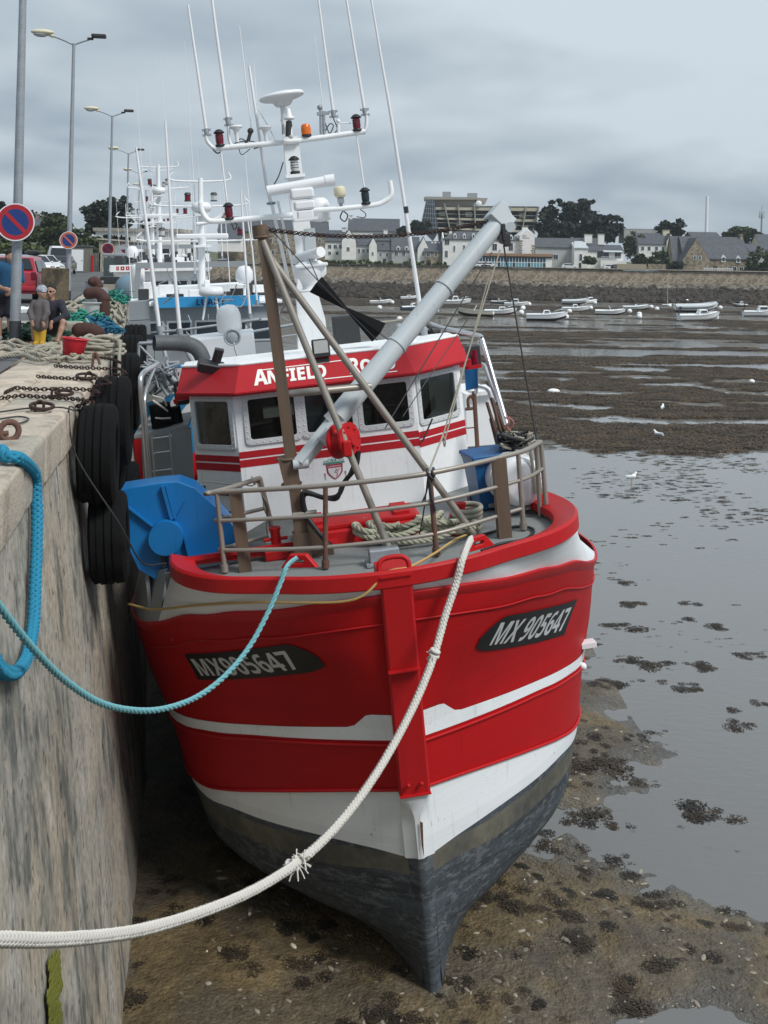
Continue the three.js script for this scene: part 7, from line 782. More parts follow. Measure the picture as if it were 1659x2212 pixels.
{
  const b2 = quayBoat('trawler with a bright blue name board behind the red trawler', 26.6, 14.5, 5.2, -3.65, { hull: M.blueSign, seed: 3, deckY: -2.25, house: M.grey, board: { w: 2.75, mat: M.blueSign, text: 'LUANT', tx: 392, ink: '#16264a' }, mastH: 3.6 });
  const put = (name, gs, m, label) => mesh(name, gs, m, scene, label), loc = (x, y, d) => { b2.updateMatrixWorld(true); return b2.worldToLocal(at(x, y, d)); };
  for (const [pts, r, d] of [[[346, 727, 318, 498, 294, 318], .05, 25.4], [[389, 724, 376, 580, 357, 262], .05, 25.6], [[541, 690, 530, 560, 520, 410], .04, 29], [[556, 660, 545, 540, 527, 420], .03, 30], [[574, 600, 568, 520, 562, 452], .03, 34], [[422, 600, 418, 520, 417, 416], .03, 33], [[480, 560, 478, 490, 474, 408], .025, 36]]) { const P = [0, 1, 2].map((k) => loc(pts[2 * k], pts[2 * k + 1], d)); mesh('long_aerial', [rod(P[0], P[1], r, r * .8, 8), rod(P[1], P[2], r * .8, r * .45, 8)], M.whiteClean, b2); mesh('clamp', [rod(P[0], P[0].clone().lerp(P[1], .1), r * 1.5), box(.3, .04, .1, ...P[0].toArray())], M.galv, b2); }
  mesh('shelter', [slab([loc(277, 652, 25.5), loc(322, 650, 25.5), loc(324, 690, 25.5), loc(279, 692, 25.5)], V(0, 0, -.5)), slab([loc(279, 694, 25.4), loc(324, 692, 25.4), loc(326, 722, 25.4), loc(281, 724, 25.4)], V(0, 0, -.5))], M.grey, b2, 'grey bow shelter beside the quay'); mesh('rail', [tube([loc(318, 650, 25.6), loc(333, 648, 25.6), loc(334, 672, 25.6)], .03), rod(loc(280, 724, 25.6), loc(400, 712, 25.6), .03), rod(loc(400, 712, 25.6), loc(560, 690, 26), .03), rod(loc(440, 735, 25), loc(640, 700, 25.5), .035)], M.galv, b2);
  mesh('back_board', [slab([loc(398, 682, 34), loc(480, 676, 34), loc(476, 628, 34), loc(405, 634, 34)], V(0, 0, -.06))], M.grey, b2, 'grey board above the blue name board'); mesh('frame', [bar(loc(394, 690, 34), loc(398, 625, 34), .3), bar(loc(512, 680, 34), loc(520, 622, 34), .18), bar(loc(382, 626, 34), loc(525, 618, 34), .22)], M.white, b2);
  const pod = mesh('radar_dome', [lathe([[.001, .16], [.28, .14], [.33, .02], [.32, -.06], [.26, -.1], [.001, -.1]], 22).translate(...loc(456, 631, 30).toArray())], M.whiteClean, b2); mesh('leg', [-.22, .22].map((k) => rod(loc(456, 636, 30).add(V(k * .5, 0, 0)), loc(456, 690, 30).add(V(k, 0, 0)), .03)), M.white, pod);
  quayBoat('white trawler with red lettering on its wheelhouse, third along the quay', 43, 15, 5.4, -8.2, { hull: M.white, seed: 9, deckY: -1.5, cap: M.redTrim, house: M.white, board: { w: 4.1, mat: M.white, text: '', tx: 60, ink: '#b02038' }, mastH: 4.6 });
  quayBoat('grey hulled trawler with tall white mast, fourth along the quay', 60, 15, 5.4, -11.6, { hull: M.grey, seed: 14, deckY: -1.3, mastH: 5.6 }); quayBoat('dark blue trawler with many aerials, fifth along the quay', 77, 15, 5.4, -15.4, { hull: std([.02, .05, .12], .5), seed: 21, deckY: -1.2, mastH: 5.6 }); quayBoat('distant white trawler, last along the quay', 95, 16, 5.6, -19.2, { hull: M.white, seed: 27, deckY: -1.1, mastH: 6.4 });
}
// ---------------------------------------------------------------- small boats lying on the mud
const faded = (c) => std(c, .45, { map: T.grime });
function smallBoat(label, x, y, px, o) {
  const base = onLevel(x, y, WATER + .12), d = -base.z, L = o.L || px * d / FPX / Math.max(.5, Math.abs(Math.cos(o.turn || 0))), B = L * .36, H = L * .17, g = thing('small_boat', label, 'boat', V(base.x, Math.max(WATER, WATER + mudH(base.x, d)) - .02, base.z), o.turn || 0); g.rotation.x = o.heel ?? .08; g.rotation.z = o.trim ?? .02;
  const sec = (t) => { const k = t < .5 ? 1 - .10 * (1 - t / .5) ** 2 : Math.sqrt(Math.max(0, 1 - ((t - .5) / .5) ** 2.3)); return { b: B / 2 * k, k: H * .5 * Math.max(0, (t - .62) / .38) ** 2.2, s: H + H * .42 * Math.max(0, (t - .45) / .55) ** 1.6 }; };
  const prof = (t, f) => { const { b, k, s } = sec(t); return f.map(([x2, y2]) => V((t - .5) * L + (t > .9 ? (y2 - 0) * L * .06 * (t - .9) / .1 : 0), mix(k, s, y2), x2 * b)); };
  const rowsOf = (f) => grid([...Array(19)].map((_, i) => prof(i / 18 * .995, f)));
  mesh('bottom', [rowsOf([[-.86, .42], [-.7, .22], [0, 0], [.7, .22], [.86, .42]]), slab(prof(0, [[-.86, .42], [-.7, .22], [0, 0], [.7, .22], [.86, .42]]), V(-.02, 0, 0))], o.bottom || M.dark, g); mesh('hull', [rowsOf([[-1, 1], [-.97, .8], [-.86, .42]]), rowsOf([[.86, .42], [.97, .8], [1, 1]]), slab(prof(0, [[-1, 1], [-.86, .42], [.86, .42], [1, 1]]), V(-.02, 0, 0))], o.hull || M.white, g);
  mesh('deck', [grid([...Array(19)].map((_, i) => { const t = i / 18 * .995, { b, s } = sec(t), dk = o.open && t < .68 ? H * .45 : -.02; return [V((t - .5) * L, s, -b), V((t - .5) * L, s - (dk > 0 ? 0 : 0), -b * .86), V((t - .5) * L, s - dk, -b * .8), V((t - .5) * L, s - dk, b * .8), V((t - .5) * L, s, b * .86), V((t - .5) * L, s, b)]; }))], o.deckM || M.white, g);
  mesh('gunwale', [-1, 1].map((k) => tube([...Array(10)].map((_, i) => { const t = i / 9 * .99, { b, s } = sec(t); return V((t - .5) * L, s, k * b); }), L * .008, 30, 6)), o.trimM || M.greyLight, g);
  const cab = (x0, x1, h, w) => { const y0 = H * 1.02, n = mesh('cabin', [toCreasedNormals(grid([[x0, 0, w], [x0 + .04 * L, h, w * .8], [x1 - .06 * L, h, w * .76], [x1, 0, w * .86]].map(([xx, hh, ww]) => [V(xx, y0, -ww), V(xx, y0 + hh, -ww * .96), V(xx, y0 + hh * 1.04, 0), V(xx, y0 + hh, ww * .96), V(xx, y0, ww)])).toNonIndexed(), .5)], o.cabM || M.white, g); for (const k of [-1, 1]) mesh('window', [slab([V(x0 + .05 * L, y0 + h * .45, k * (w * .91 + .02)), V(x1 - .06 * L, y0 + h * .45, k * (w * .86 + .02)), V(x1 - .08 * L, y0 + h * .85, k * (w * .79 + .02)), V(x0 + .06 * L, y0 + h * .85, k * (w * .82 + .02))], V(0, 0, k * .02))], M.paneFar, n); mesh('windscreen', [slab([V(x1 + .0, y0 + h * .35, -w * .7), V(x1 + .0, y0 + h * .35, w * .7), V(x1 - .05 * L, y0 + h * .92, w * .64), V(x1 - .05 * L, y0 + h * .92, -w * .64)], V(.03, 0, 0))], M.paneFar, n); };
  if (o.cabin) cab(...o.cabin.map((q, i) => q * (i < 2 ? L : i === 2 ? L : B)));
  if (o.screen) { const y0 = H * 1.05, n = mesh('windscreen', [slab([V(.05 * L, y0, -B * .32), V(.05 * L, y0, B * .32), V(-.02 * L, y0 + .13 * L, B * .28), V(-.02 * L, y0 + .13 * L, -B * .28)], V(.02, 0, 0))], M.paneFar, g); mesh('frame', [tube([V(.05 * L, y0, -B * .33), V(-.02 * L, y0 + .135 * L, -B * .29), V(-.02 * L, y0 + .135 * L, B * .29), V(.05 * L, y0, B * .33)], .03)], M.white, n); }
  if (o.motor) { const n = mesh('outboard_motor', [box(.34, .5, .32, -L / 2 - .18, H * 1.25, 0, .08), box(.12, .8, .14, -L / 2 - .16, H * .7, 0, .03), ball(V(-L / 2 - .2, H * .3, 0), .12, 1.4, .7, .7)], M.dark, g); n.rotation.z = -.25; }
  if (o.bowrail) mesh('bow_rail', [tube([V(L * .2, H * 1.1, -B * .4), V(L * .22, H * 1.1 + .4, -B * .38), V(L * .44, H * 1.4 + .4, 0), V(L * .22, H * 1.1 + .4, B * .38), V(L * .2, H * 1.1, B * .4)], .022, 40, 5)], M.steel, g);
  if (o.mast) mesh('mast', [rod(V(.05 * L, H, 0), V(.02 * L, H + o.mast, 0), .05, .025, 8)], M.alu, g);
  if (o.tubes) mesh('tube', [-1, 1].map((k) => tube([V(-L * .5, H * .9, k * B * .45), V(L * .1, H * .95, k * B * .47), V(L * .36, H * 1.15, k * B * .32), V(L * .5, H * 1.35, 0)], L * .045, 40, 10)), M.greyLight, g);
  mesh('keel', [box(L * .6, .16, .1, -.05 * L, -.04, 0)], M.dark, g); return g;
}
{
  const A = Math.PI, cr = faded([.6, .57, .47]), rd = faded([.3, .05, .04]);
  smallBoat('white open boat with windscreen lying alone left of the boom', 822, 656, 45, { turn: .12, screen: 1, open: 1, bottom: M.white });
  smallBoat('white motor boat far up the mud, left of the derrick boom', 884, 646, 36, { turn: .2, cabin: [-.15, .15, .1, .3] }); smallBoat('dark blue hulled boat just left of the derrick boom', 893, 669, 52, { turn: .35, hull: faded([.05, .08, .13]), cabin: [-.1, .2, .12, .34], motor: 1 });
  smallBoat('white cabin cruiser just right of the derrick boom', 984, 658, 62, { turn: -.05, cabin: [-.12, .14, .15, .32], bottom: M.white, bowrail: 1 }); smallBoat('cream boat with dark keel below the cabin cruiser', 1027, 682, 74, { turn: A - .12, hull: cr, screen: 1, heel: -.06 }); smallBoat('white boat with reddish bottom beside the cream one', 1080, 679, 66, { turn: -.08, bottom: rd, cabin: [-.05, .22, .1, .3], bowrail: 1 });
  smallBoat('small dark boat half hidden behind the white cruiser', 1078, 655, 34, { turn: -.3, hull: faded([.18, .2, .22]), motor: 1, screen: 1 }); smallBoat('rounded white cabin boat beside the hanging wire', 1115, 662, 50, { turn: -.15, cabin: [-.2, .15, .17, .36], bottom: M.white });
  smallBoat('large white motor boat with black bottom nearest of the moored group', 1180, 691, 84, { turn: -.1, cabin: [-.1, .14, .1, .28], bottom: M.dark, bowrail: 1, heel: .05, mast: 0 }); smallBoat('white boat with low cabin behind the large motor boat', 1243, 672, 56, { turn: -.05, cabin: [-.12, .12, .12, .3], bottom: M.white, bowrail: 1 }); smallBoat('long white inflatable behind the low cabin boat', 1240, 657, 52, { turn: -.05, tubes: 1, motor: 1 }); smallBoat('white pilot house boat furthest behind the inflatable', 1275, 654, 30, { turn: .5, cabin: [-.2, .2, .22, .34], bottom: M.white });
  smallBoat('white open boat with upright windscreen, right of the large motor boat', 1317, 679, 60, { turn: -.2, screen: 1, open: 1, heel: .12 }); smallBoat('pale green white boat with dark stern lying level', 1373, 669, 54, { turn: -.03, hull: faded([.62, .66, .64]), cabin: [-.05, .1, .07, .2], mast: 0 }); smallBoat('tiny tender with a thin mast, far out on the mud', 1441, 660, 22, { turn: .1, hull: cr, mast: 5.5 });
  smallBoat('white inflatable boat behind the cuddy cruiser', 1502, 674, 88, { turn: -.02, tubes: 1, motor: 1 }); smallBoat('white cuddy cruiser with tilted black outboard', 1508, 692, 86, { turn: .1, cabin: [-.02, .26, .12, .34], motor: 1, bottom: M.white, bowrail: 1 }); smallBoat('small brownish fishing boat with wheelhouse far right', 1598, 662, 34, { turn: A + .1, hull: faded([.25, .22, .2]), cabin: [-.2, .05, .18, .3] }); smallBoat('white speed boat cut by the right edge of the photo', 1640, 682, 68, { turn: -.05, cabin: [-.05, .3, .16, .36], motor: 1, bottom: M.white });
  let buoy; for (const [x, y] of [[1160, 646], [1142, 660], [1130, 670], [1126, 679], [1223, 689], [1230, 677], [1292, 651], [1285, 658], [1276, 670], [1360, 677], [1381, 689], [1381, 684], [1407, 667], [1419, 672], [1446, 664], [1484, 655], [1547, 691], [1556, 669], [847, 657], [820, 669], [943, 675], [1062, 682], [1126, 680.5], [1129, 671], [1143, 661], [863, 695], [713, 612], [910, 680]]) { const p = onLevel(x, y, WATER), r = .42; if (!buoy) { buoy = thing('mooring_buoy', 'white mooring buoy lying on the mud among the small boats', 'buoy', V(p.x, WATER + r * .8, p.z), 0, 'white mooring buoys on the mud'); mesh('float', [ball(V(0, 0, 0), r, 1, .95, 1, 16, 12)], M.white, buoy); mesh('eye', [ringAt(V(0, r, 0), V(1, 0, 0), .08, .025, 12)], M.rust, buoy); } else copyOf(buoy, null, V(p.x, Math.max(WATER, WATER + mudH(p.x, -p.z)) + r * .8, p.z)); }
  for (const [x, y, l] of [[1624, 826, 'pale round float on the weed at the right edge'], [1196, 847, 'pale oblong float on the weed right of the boat']]) { const p = onLevel(x, y, WATER + .1), o = thing('float', l, 'float', p); mesh('float', [ball(V(0, .06, 0), .2, x < 1300 ? 1.9 : 1, .8, 1)], M.white, o); }
  // gulls
  const gull = (x, y, turn, label) => { const p = onLevel(x, y, WATER), g = thing('gull', label, 'gull', V(p.x, Math.max(WATER, WATER + mudH(p.x, -p.z)), p.z), turn); const k = 1.25; mesh('body', [skin([[V(-.11 * k, .2 * k, 0), .05 * k, V(.06 * k, .22 * k, 0), .068 * k], [V(.06 * k, .23 * k, 0), .06 * k, V(.12 * k, .30 * k, 0), .034 * k], [V(.12 * k, .30 * k, 0), .036 * k, V(.135 * k, .33 * k, 0), .036 * k], [V(-.11 * k, .2 * k, 0), .04 * k, V(-.22 * k, .17 * k, 0), .015 * k]], .014, .03)], M.white, g); mesh('wing', [-1, 1].map((s) => ball(V(-.05 * k, .22 * k, s * .055 * k), .1 * k, 1.5, .5, .28).rotateZ(0)), M.greyLight, g); mesh('beak', [rod(V(.165 * k, .33 * k, 0), V(.215 * k, .315 * k, 0), .012, .005, 8)], M.ropeYellow, g); mesh('leg', [-1, 1].map((s) => rod(V(0, 0, s * .03), V(.01, .17 * k, s * .03), .008, .008, 6)).concat([-1, 1].map((s) => box(.06, .01, .04, .02, .006, s * .03))), M.ropeYellow, g); };
  gull(1364, 1046, .3, 'white gull standing in the shallow water beside the boat'); gull(1431, 890, 1.2, 'white gull standing on the brown weed, further one'); gull(1421, 950, 2.6, 'white gull standing on the brown weed, nearer one');
}
// ---------------------------------------------------------------- far shore
const SH = 283, LAND = .55;
{
  struct('far_shore', grid([...Array(14)].map((_, i) => { const d = SH - .5 + i * 22; return [...Array(41)].map((_, j) => { const x = -330 + j * 16.5; return V(x, LAND - .1 + .012 * Math.max(0, d - 330) + (x < -60 ? sst(-60, -160, x) * sst(290, 420, d) * 9 : 0) + fbm(x * .02, d * .02, 3, 601) * .8, -d); }); }), (i, j, q) => [q.x, q.z]), std([.09, .105, .045], .95, { map: T.leaf }));
  struct('far_shore_land', grid([[V(-330, .1, -129), V(-33, .1, -129)], [V(-330, 1, -SH - 2), V(-75, .3, -SH - 2)]], (i, j, q) => [q.x, q.z]), std([.10, .105, .07], .95, { map: T.leaf }));
  const w = thing('sea_wall', 'long stone sea wall along the far shore above the rocks', 'sea wall'), seg = 12, bt = 0;
  for (let i = 0; i < 15; i++) { const x0 = -76 + i * seg, x1 = x0 + seg; mesh('wall_section', [slab([V(x0, -3.2, -SH + .5), V(x1 - .05, -3.2, -SH + .5), V(x1 - .05, LAND + .12 * Math.sin(i), -SH), V(x0, LAND + .12 * Math.sin(i), -SH)], V(0, 0, -.7))], M.granite, w); } mesh('coping', [box(180, .25, .9, 14, LAND + .25, -SH - .3)], M.stone, w);
  const q2 = thing('far_quay_wall', 'dark masonry wall across the head of the harbour behind the trawlers', 'wall'); mesh('wall', [slab([V(-76, -6.2, -SH + 1), V(-76, 1.6, -SH + 1), V(-29, 1.6, -129), V(-29, -6.2, -129)], V(-1, 0, 0))], M.granite, q2);
  // boulders of the foreshore
  const rg = rngOf(41), m4 = new THREE.Matrix4(), q = new THREE.Quaternion(), ls = [[], []]; for (let i = 0; i < 12000; i++) { const t = rg(), d = SH - .5 - 40 * t, x = -78 + rg() * 190, hh = WATER + mudH(x, d) + .05, s = .35 + .75 * rg() * rg() + .2 * (1 - t); q.setFromEuler(new THREE.Euler(rg() * 6, rg() * 6, rg() * 6)); ls[t > .2 + .06 * rg() ? 1 : 0].push(m4.compose(V(x, hh + .1 * rg(), -d), q, V(s * 1.3, s * .8, s)).clone()); }
  const rock = new THREE.IcosahedronGeometry(1, 1); { const p = rock.attributes.position; for (let i = 0; i < p.count; i++) { const k = .75 + .5 * hsh(Math.round(p.getX(i) * 50), Math.round(p.getY(i) * 50 + p.getZ(i) * 90), 3); p.setXYZ(i, p.getX(i) * k, p.getY(i) * k, p.getZ(i) * k); } rock.computeVertexNormals(); }
  ls.forEach((l, k) => { const im = new THREE.InstancedMesh(prep(rock.clone()), std(k ? [.045, .036, .027] : [.17, .15, .125], .9), l.length); l.forEach((m, i) => { im.setMatrixAt(i, m); const c = .55 + .8 * rg(); im.setColorAt(i, new THREE.Color(c, c * .97, c * .92)); }); im.name = numbered('rocks'); im.castShadow = im.receiveShadow = true; scene.add(im); tag(im, k ? 'dark weed covered boulders at the foot of the far shore' : 'grey boulders piled below the far sea wall', 'rocks'); im.userData.kind = 'stuff'; });
}
// foliage: many small leaf sprays through a few lobes
function leaves(blobs, n, size, seed) {
  const r = rngOf(seed), p = [], c = [], tot = blobs.reduce((a, b) => a + b[3] * b[4] * b[5], 0);
  for (const [x, y, z, rx, ry, rz] of blobs) { const m = Math.round(n * (rx * ry * rz) / tot), per = 34; let c0; for (let i = 0; i < m; i++) { if (i % per === 0) { const u = V(r() * 2 - 1, r() * 2 - 1, r() * 2 - 1).normalize().multiplyScalar(.35 + .75 * Math.sqrt(r())); const f = .7 + .6 * vn(u.x * 2.4 + x + 9, u.y * 2.4 + u.z * 1.7 + y, seed); c0 = V(x + u.x * rx * f, y + u.y * ry * f, z + u.z * rz * f); } const q0 = V(r() + r() - 1, r() + r() - 1, r() + r() - 1), a = c0.clone().add(V(q0.x * rx * .34, q0.y * ry * .26, q0.z * rz * .34)); const d1 = V(r() - .5, r() - .5, r() - .5).normalize(), d2 = V(r() - .5, r() - .5, r() - .5).cross(d1).normalize(), s = size * (.45 + .8 * r()); for (const [k, l] of [[-.5, -.3], [.5, -.3], [.05, .6], [-.5, -.3], [.05, .6], [-.4, .35]]) { const q = a.clone().addScaledVector(d1, k * s).addScaledVector(d2, l * s); p.push(q.x, q.y, q.z); } } }
  const g = new THREE.BufferGeometry(); g.setAttribute('position', new THREE.BufferAttribute(new Float32Array(p), 3)); g.computeVertexNormals(); return g;
}
const greenA = std([.055, .075, .026], .85, { map: T.leaf }), greenB = std([.022, .032, .02], .85, { map: T.leaf }), greenC = std([.075, .10, .03], .85, { map: T.leaf }), bark = std([.07, .055, .042], .9, { map: T.wood });
// tree given by lobes in photo units: [x, y, half width, half height], at one distance
function tree(name, label, d, base, lobes, n, mat, size, cat = 'tree', group) {
  const c = at(base[0], base[1], d), o = thing(name, label, cat, c), k = d / FPX, B = lobes.map(([x, y, rx, ry], i) => [(x - base[0]) * k, (base[1] - y) * k, (hsh(i, 3, lobes.length) - .5) * rx * k * .8, rx * k, ry * k, rx * k * .9]);
  if (cat === 'tree') { const tr = []; const top = B.reduce((a, b) => (b[1] > a[1] ? b : a)); tr.push(rod(V(0, -.3, 0), V(top[0] * .4, top[1] * .5, 0), .035 * top[1] + .12, .02 * top[1] + .06, 9)); for (const b of B) tr.push(rod(V(top[0] * .4 * .5, top[1] * .25, 0), V(b[0], b[1], b[2]), .02 * top[1] + .04, .03, 6)); mesh('trunk', tr, bark, o); }
  mesh(cat === 'tree' ? 'crown' : 'foliage', [leaves(B, n, size, Math.round(base[0]))], mat, o); return o;
}
tree('cypress_tree', 'big dark cypress with level layered crown beside the concrete hotel', 325, [1245, 528], [[1185, 470, 24, 26], [1200, 445, 14, 13], [1240, 455, 30, 18], [1262, 442, 20, 12], [1250, 480, 40, 22], [1300, 482, 28, 16], [1322, 470, 18, 8], [1190, 500, 30, 22], [1290, 505, 32, 16], [1230, 508, 36, 18]], 9000, greenB, 1.15);
tree('cypress_tree', 'lower dark cypress behind the big one', 345, [1310, 525], [[1310, 500, 30, 18], [1335, 492, 14, 12], [1280, 508, 20, 14]], 2600, greenB, 1.1);
tree('round_tree', 'round dark tree above the white gabled house on the right', 335, [1450, 530], [[1448, 493, 26, 16], [1462, 500, 16, 14], [1432, 502, 14, 10]], 3000, greenB, 1.0); tree('round_tree', 'lighter green tree behind the stone house roof', 345, [1602, 540], [[1600, 503, 28, 13], [1575, 510, 18, 8], [1630, 515, 22, 14]], 2800, greenA, 1.1);
for (const [x, y, rx, ry, l, m] of [[1420, 560, 22, 18, 'green bush below the white gabled house', greenA], [1450, 575, 26, 13, 'dark bush left of the stone house', greenB], [1385, 562, 16, 12, 'bush behind the low buff garden wall', greenA], [1640, 565, 26, 26, 'large bush right of the stone house', greenA], [1645, 588, 18, 10, 'dark bush at the right edge below the stone house', greenB], [1370, 530, 22, 26, 'ivy covered rocks left of the gabled house', greenA], [1275, 563, 12, 7, 'small bush beside the white low building', greenA], [905, 490, 20, 16, 'dark trees left of the concrete hotel', greenB], [870, 500, 12, 9, 'dark scrub behind the slate roofs', greenB]]) tree('bush', l, 292 + (y < 540 ? 35 : 0), [x, y + ry], [[x, y, rx, ry], [x - rx * .5, y + ry * .3, rx * .6, ry * .6], [x + rx * .5, y + ry * .3, rx * .6, ry * .6]], 1500, m, .8, 'bush');
{ const B = []; for (let i = 0; i < 30; i++) B.push([698 + i * 9, 573 + 3 * hsh(i, 2, 9), 8, 9 + 3 * hsh(i, 5, 3)]); tree('hedge', 'long green hedge along the top of the far shore left of the inn', 284.5, [830, 582], B, 9000, greenC, .55, 'hedge'); }
// left: trees and hedges behind the car park
tree('tall_tree', 'tall dark tree with ragged crown behind the third lamp post', 185, [232, 530], [[232, 460, 40, 26], [255, 440, 24, 16], [200, 462, 18, 18], [270, 456, 14, 14], [215, 490, 36, 18], [262, 482, 20, 16]], 7000, greenB, .62); tree('round_tree', 'round green tree right of the tall dark one', 190, [326, 540], [[326, 492, 20, 22], [312, 500, 12, 14], [345, 505, 12, 12]], 2600, greenB, .6);
for (const [x, y, rx, ry, d, l, m] of [[20, 500, 60, 40, 170, 'broad green hedge bank at the far left', greenA], [95, 478, 50, 24, 185, 'dark trees behind the small slate house', greenB], [140, 500, 60, 42, 165, 'green bushes behind the second lamp post', greenA], [230, 530, 60, 26, 150, 'dark bushes above the retaining wall', greenB], [300, 520, 40, 22, 170, 'bushes at the end of the retaining wall', greenB], [50, 535, 70, 22, 150, 'green hedge behind the row of parked cars', greenC], [180, 525, 50, 24, 145, 'green hedge behind the utility hut', greenA], [375, 520, 50, 22, 230, 'dark bushes behind the trawlers', greenB], [0, 455, 12, 20, 150, 'dark pine branch at the left edge', greenB]]) { const L = []; for (let i = 0; i < 6; i++) L.push([x + (hsh(i, x, 3) - .5) * rx * 1.5, y + (hsh(i, x, 7) - .35) * ry * .9, rx * (.4 + .25 * hsh(i, x, 9)), ry * (.45 + .3 * hsh(i, x, 4))]); tree('bush', l, d, [x, y + ry], L, 4200, m, .5, 'bush'); }

// ---------------------------------------------------------------- houses
function house(label, d, x0, x1, yb, ye, yr, o = {}) {
  const k = d / FPX, xc = (x0 + x1) / 2, c = at(xc, yb, d), W = (x1 - x0) * k, He = (yb - ye) * k, Hr = (yb - yr) * k, D = o.D || 8, wm = o.wall || M.render, rm = o.roof || M.slate, g = thing(o.name || 'house', label, o.cat || 'house', V(c.x, c.y, c.z - D / 2), o.turn || 0), f = D / 2;
  if (o.gable) { mesh('wall', [prism([[-W / 2, -1], [W / 2, -1], [W / 2, He], [0, Hr], [-W / 2, He]], D).translate(0, 0, -f)], wm, g); const rp = [[-W / 2 - .25, He - .25], [0, Hr + .05], [W / 2 + .25, He - .25], [W / 2 + .25, He], [0, Hr + .35], [-W / 2 - .25, He]]; mesh('roof', [prism(rp, D - .3).translate(0, 0, -f - .15)], rm, g); }
  else { mesh('wall', [box(W, He + 1, D, 0, He / 2 - .5, 0), ...[-1, 1].map((s) => prism([[-f, He], [f, He], [0, Hr - .1]], .3).rotateY(Math.PI / 2).translate(s * (W / 2 - .15) - .15, 0, 0))], wm, g); const t = o.hip ? W * .18 : -.2; mesh('roof', [slab([V(-W / 2 - .2, He - .1, f + .3), V(W / 2 + .2, He - .1, f + .3), V(W / 2 - t, Hr, 0), V(-W / 2 + t, Hr, 0)], V(0, .22, 0)), slab([V(-W / 2 - .2, He - .1, -f - .3), V(W / 2 + .2, He - .1, -f - .3), V(W / 2 - t, Hr, 0), V(-W / 2 + t, Hr, 0)], V(0, .22, 0))], rm, g); }
  const px = (x, y) => [(x - xc) * k, (yb - y) * k];
  for (const [x, y, w, h, dark] of o.win || []) { const [a, b] = px(x, y), n = mesh('window', [box(w * k + .16, h * k + .16, .1, a, b, f + .03)], dark || M.whiteClean, g); mesh('pane', [box(w * k / 2 - .06, h * k, .06, a - w * k / 4, b, f + .07), box(w * k / 2 - .06, h * k, .06, a + w * k / 4, b, f + .07)], M.paneFar, n); }
  for (const [x, y, w, h] of o.doors || []) { const [a, b] = px(x, y); mesh('door', [box(w * k, h * k, .12, a, b, f + .03)], M.dark, g); }
  for (const [x, y0, y1, w] of o.chim || []) { const [a, b] = px(x, y0), [, b1] = px(x, y1); const n = mesh('chimney', [box(w * k, b1 - b, 1.2, a, (b + b1) / 2, 0)], o.chimM || wm, g); mesh('cap', [box(w * k + .25, .2, 1.4, a, b1 + .1, 0)], M.stone, n); }
  for (const [x, y, w, h] of o.sky || []) { const [a, b] = px(x, y), zz = f * (1 - (b - He) / (Hr - He)); mesh('roof_window', [box(w * k, h * k, .1, a, b + .3, zz + .2).rotateX(0)], o.skyM || M.paneFar, g); }
  for (const [x, y, w, h] of o.dormer || []) { const [a, b] = px(x, y), n = mesh('dormer', [prism([[-w * k / 2, 0], [w * k / 2, 0], [w * k / 2, h * k * .65], [0, h * k], [-w * k / 2, h * k * .65]], 2).translate(a, b - h * k / 2, f - 1.8)], M.white, g); mesh('pane', [box(w * k * .55, h * k * .5, .08, a, b - h * k * .12, f + .22)], M.paneFar, n); }
  return g;
}
const cream = std([.68, .62, .46], .85, { map: T.grime }), greyW = std([.42, .43, .43], .85, { map: T.grime });
house('small grey slate roofed house among the trees on the left', 178, 64, 100, 508, 492, 471, { wall: M.rubble, D: 7, win: [[76, 499, 5, 7], [90, 499, 5, 7]], chim: [[66, 478, 462, 5]] });
house('long dark slate roof behind the mast on the far shore', 330, 752, 862, 520, 500, 472, { D: 11, wall: M.render, chim: [[756, 480, 466, 6]] });
house('dark stone buildings with slate roofs left of the mast', 300, 560, 652, 565, 500, 475, { wall: M.granite, D: 10, win: [[585, 520, 6, 9], [602, 520, 6, 9], [622, 520, 6, 9], [640, 522, 6, 9], [590, 545, 6, 9], [615, 545, 6, 9]], chim: [[563, 482, 466, 8], [640, 482, 468, 8]] });
house('slate roofed block behind the second mast', 320, 640, 705, 560, 505, 478, { wall: M.granite, D: 10, win: [[655, 520, 5, 8], [690, 520, 5, 8]], chim: [[700, 485, 474, 6]] }); house('dark house behind the trawler masts', 300, 470, 560, 560, 500, 468, { wall: M.granite, D: 10, win: [[490, 520, 6, 9], [515, 520, 6, 9], [540, 520, 6, 9]], chim: [[478, 475, 460, 8]] });
house('low white house with a blank gable among the trawler masts', 290, 470, 520, 535, 520, 500, { wall: M.render, D: 8 });
house('white house with a tall white gable right of the mast', 305, 702, 752, 553, 522, 498, { D: 8, win: [[712, 533, 7, 8], [724, 533, 7, 8], [736, 533, 7, 8], [712, 547, 6, 7], [728, 547, 6, 7]], chim: [[741, 505, 492, 9]], sky: [[716, 512, 5, 3], [728, 508, 5, 3]] }); house('white gable end beside the tall gabled house', 302, 738, 768, 553, 520, 497, { gable: 1, D: 9, win: [[752, 538, 6, 8]] });
house('white house with a grey slate roof and a columned porch', 306, 754, 802, 554, 530, 508, { wall: greyW, D: 8, win: [[765, 542, 6, 9], [775, 542, 6, 9], [785, 542, 6, 9], [794, 542, 5, 9]] }); house('narrow white gabled house with a broad white chimney', 303, 797, 814, 558, 530, 513, { gable: 1, D: 8, win: [[805, 548, 4, 7]] }); house('white roofed house with big chimneys in the middle of the row', 308, 806, 850, 558, 520, 505, { D: 8, chim: [[832, 512, 496, 9], [848, 515, 508, 10]], win: [[820, 540, 5, 8], [832, 540, 5, 8]] });
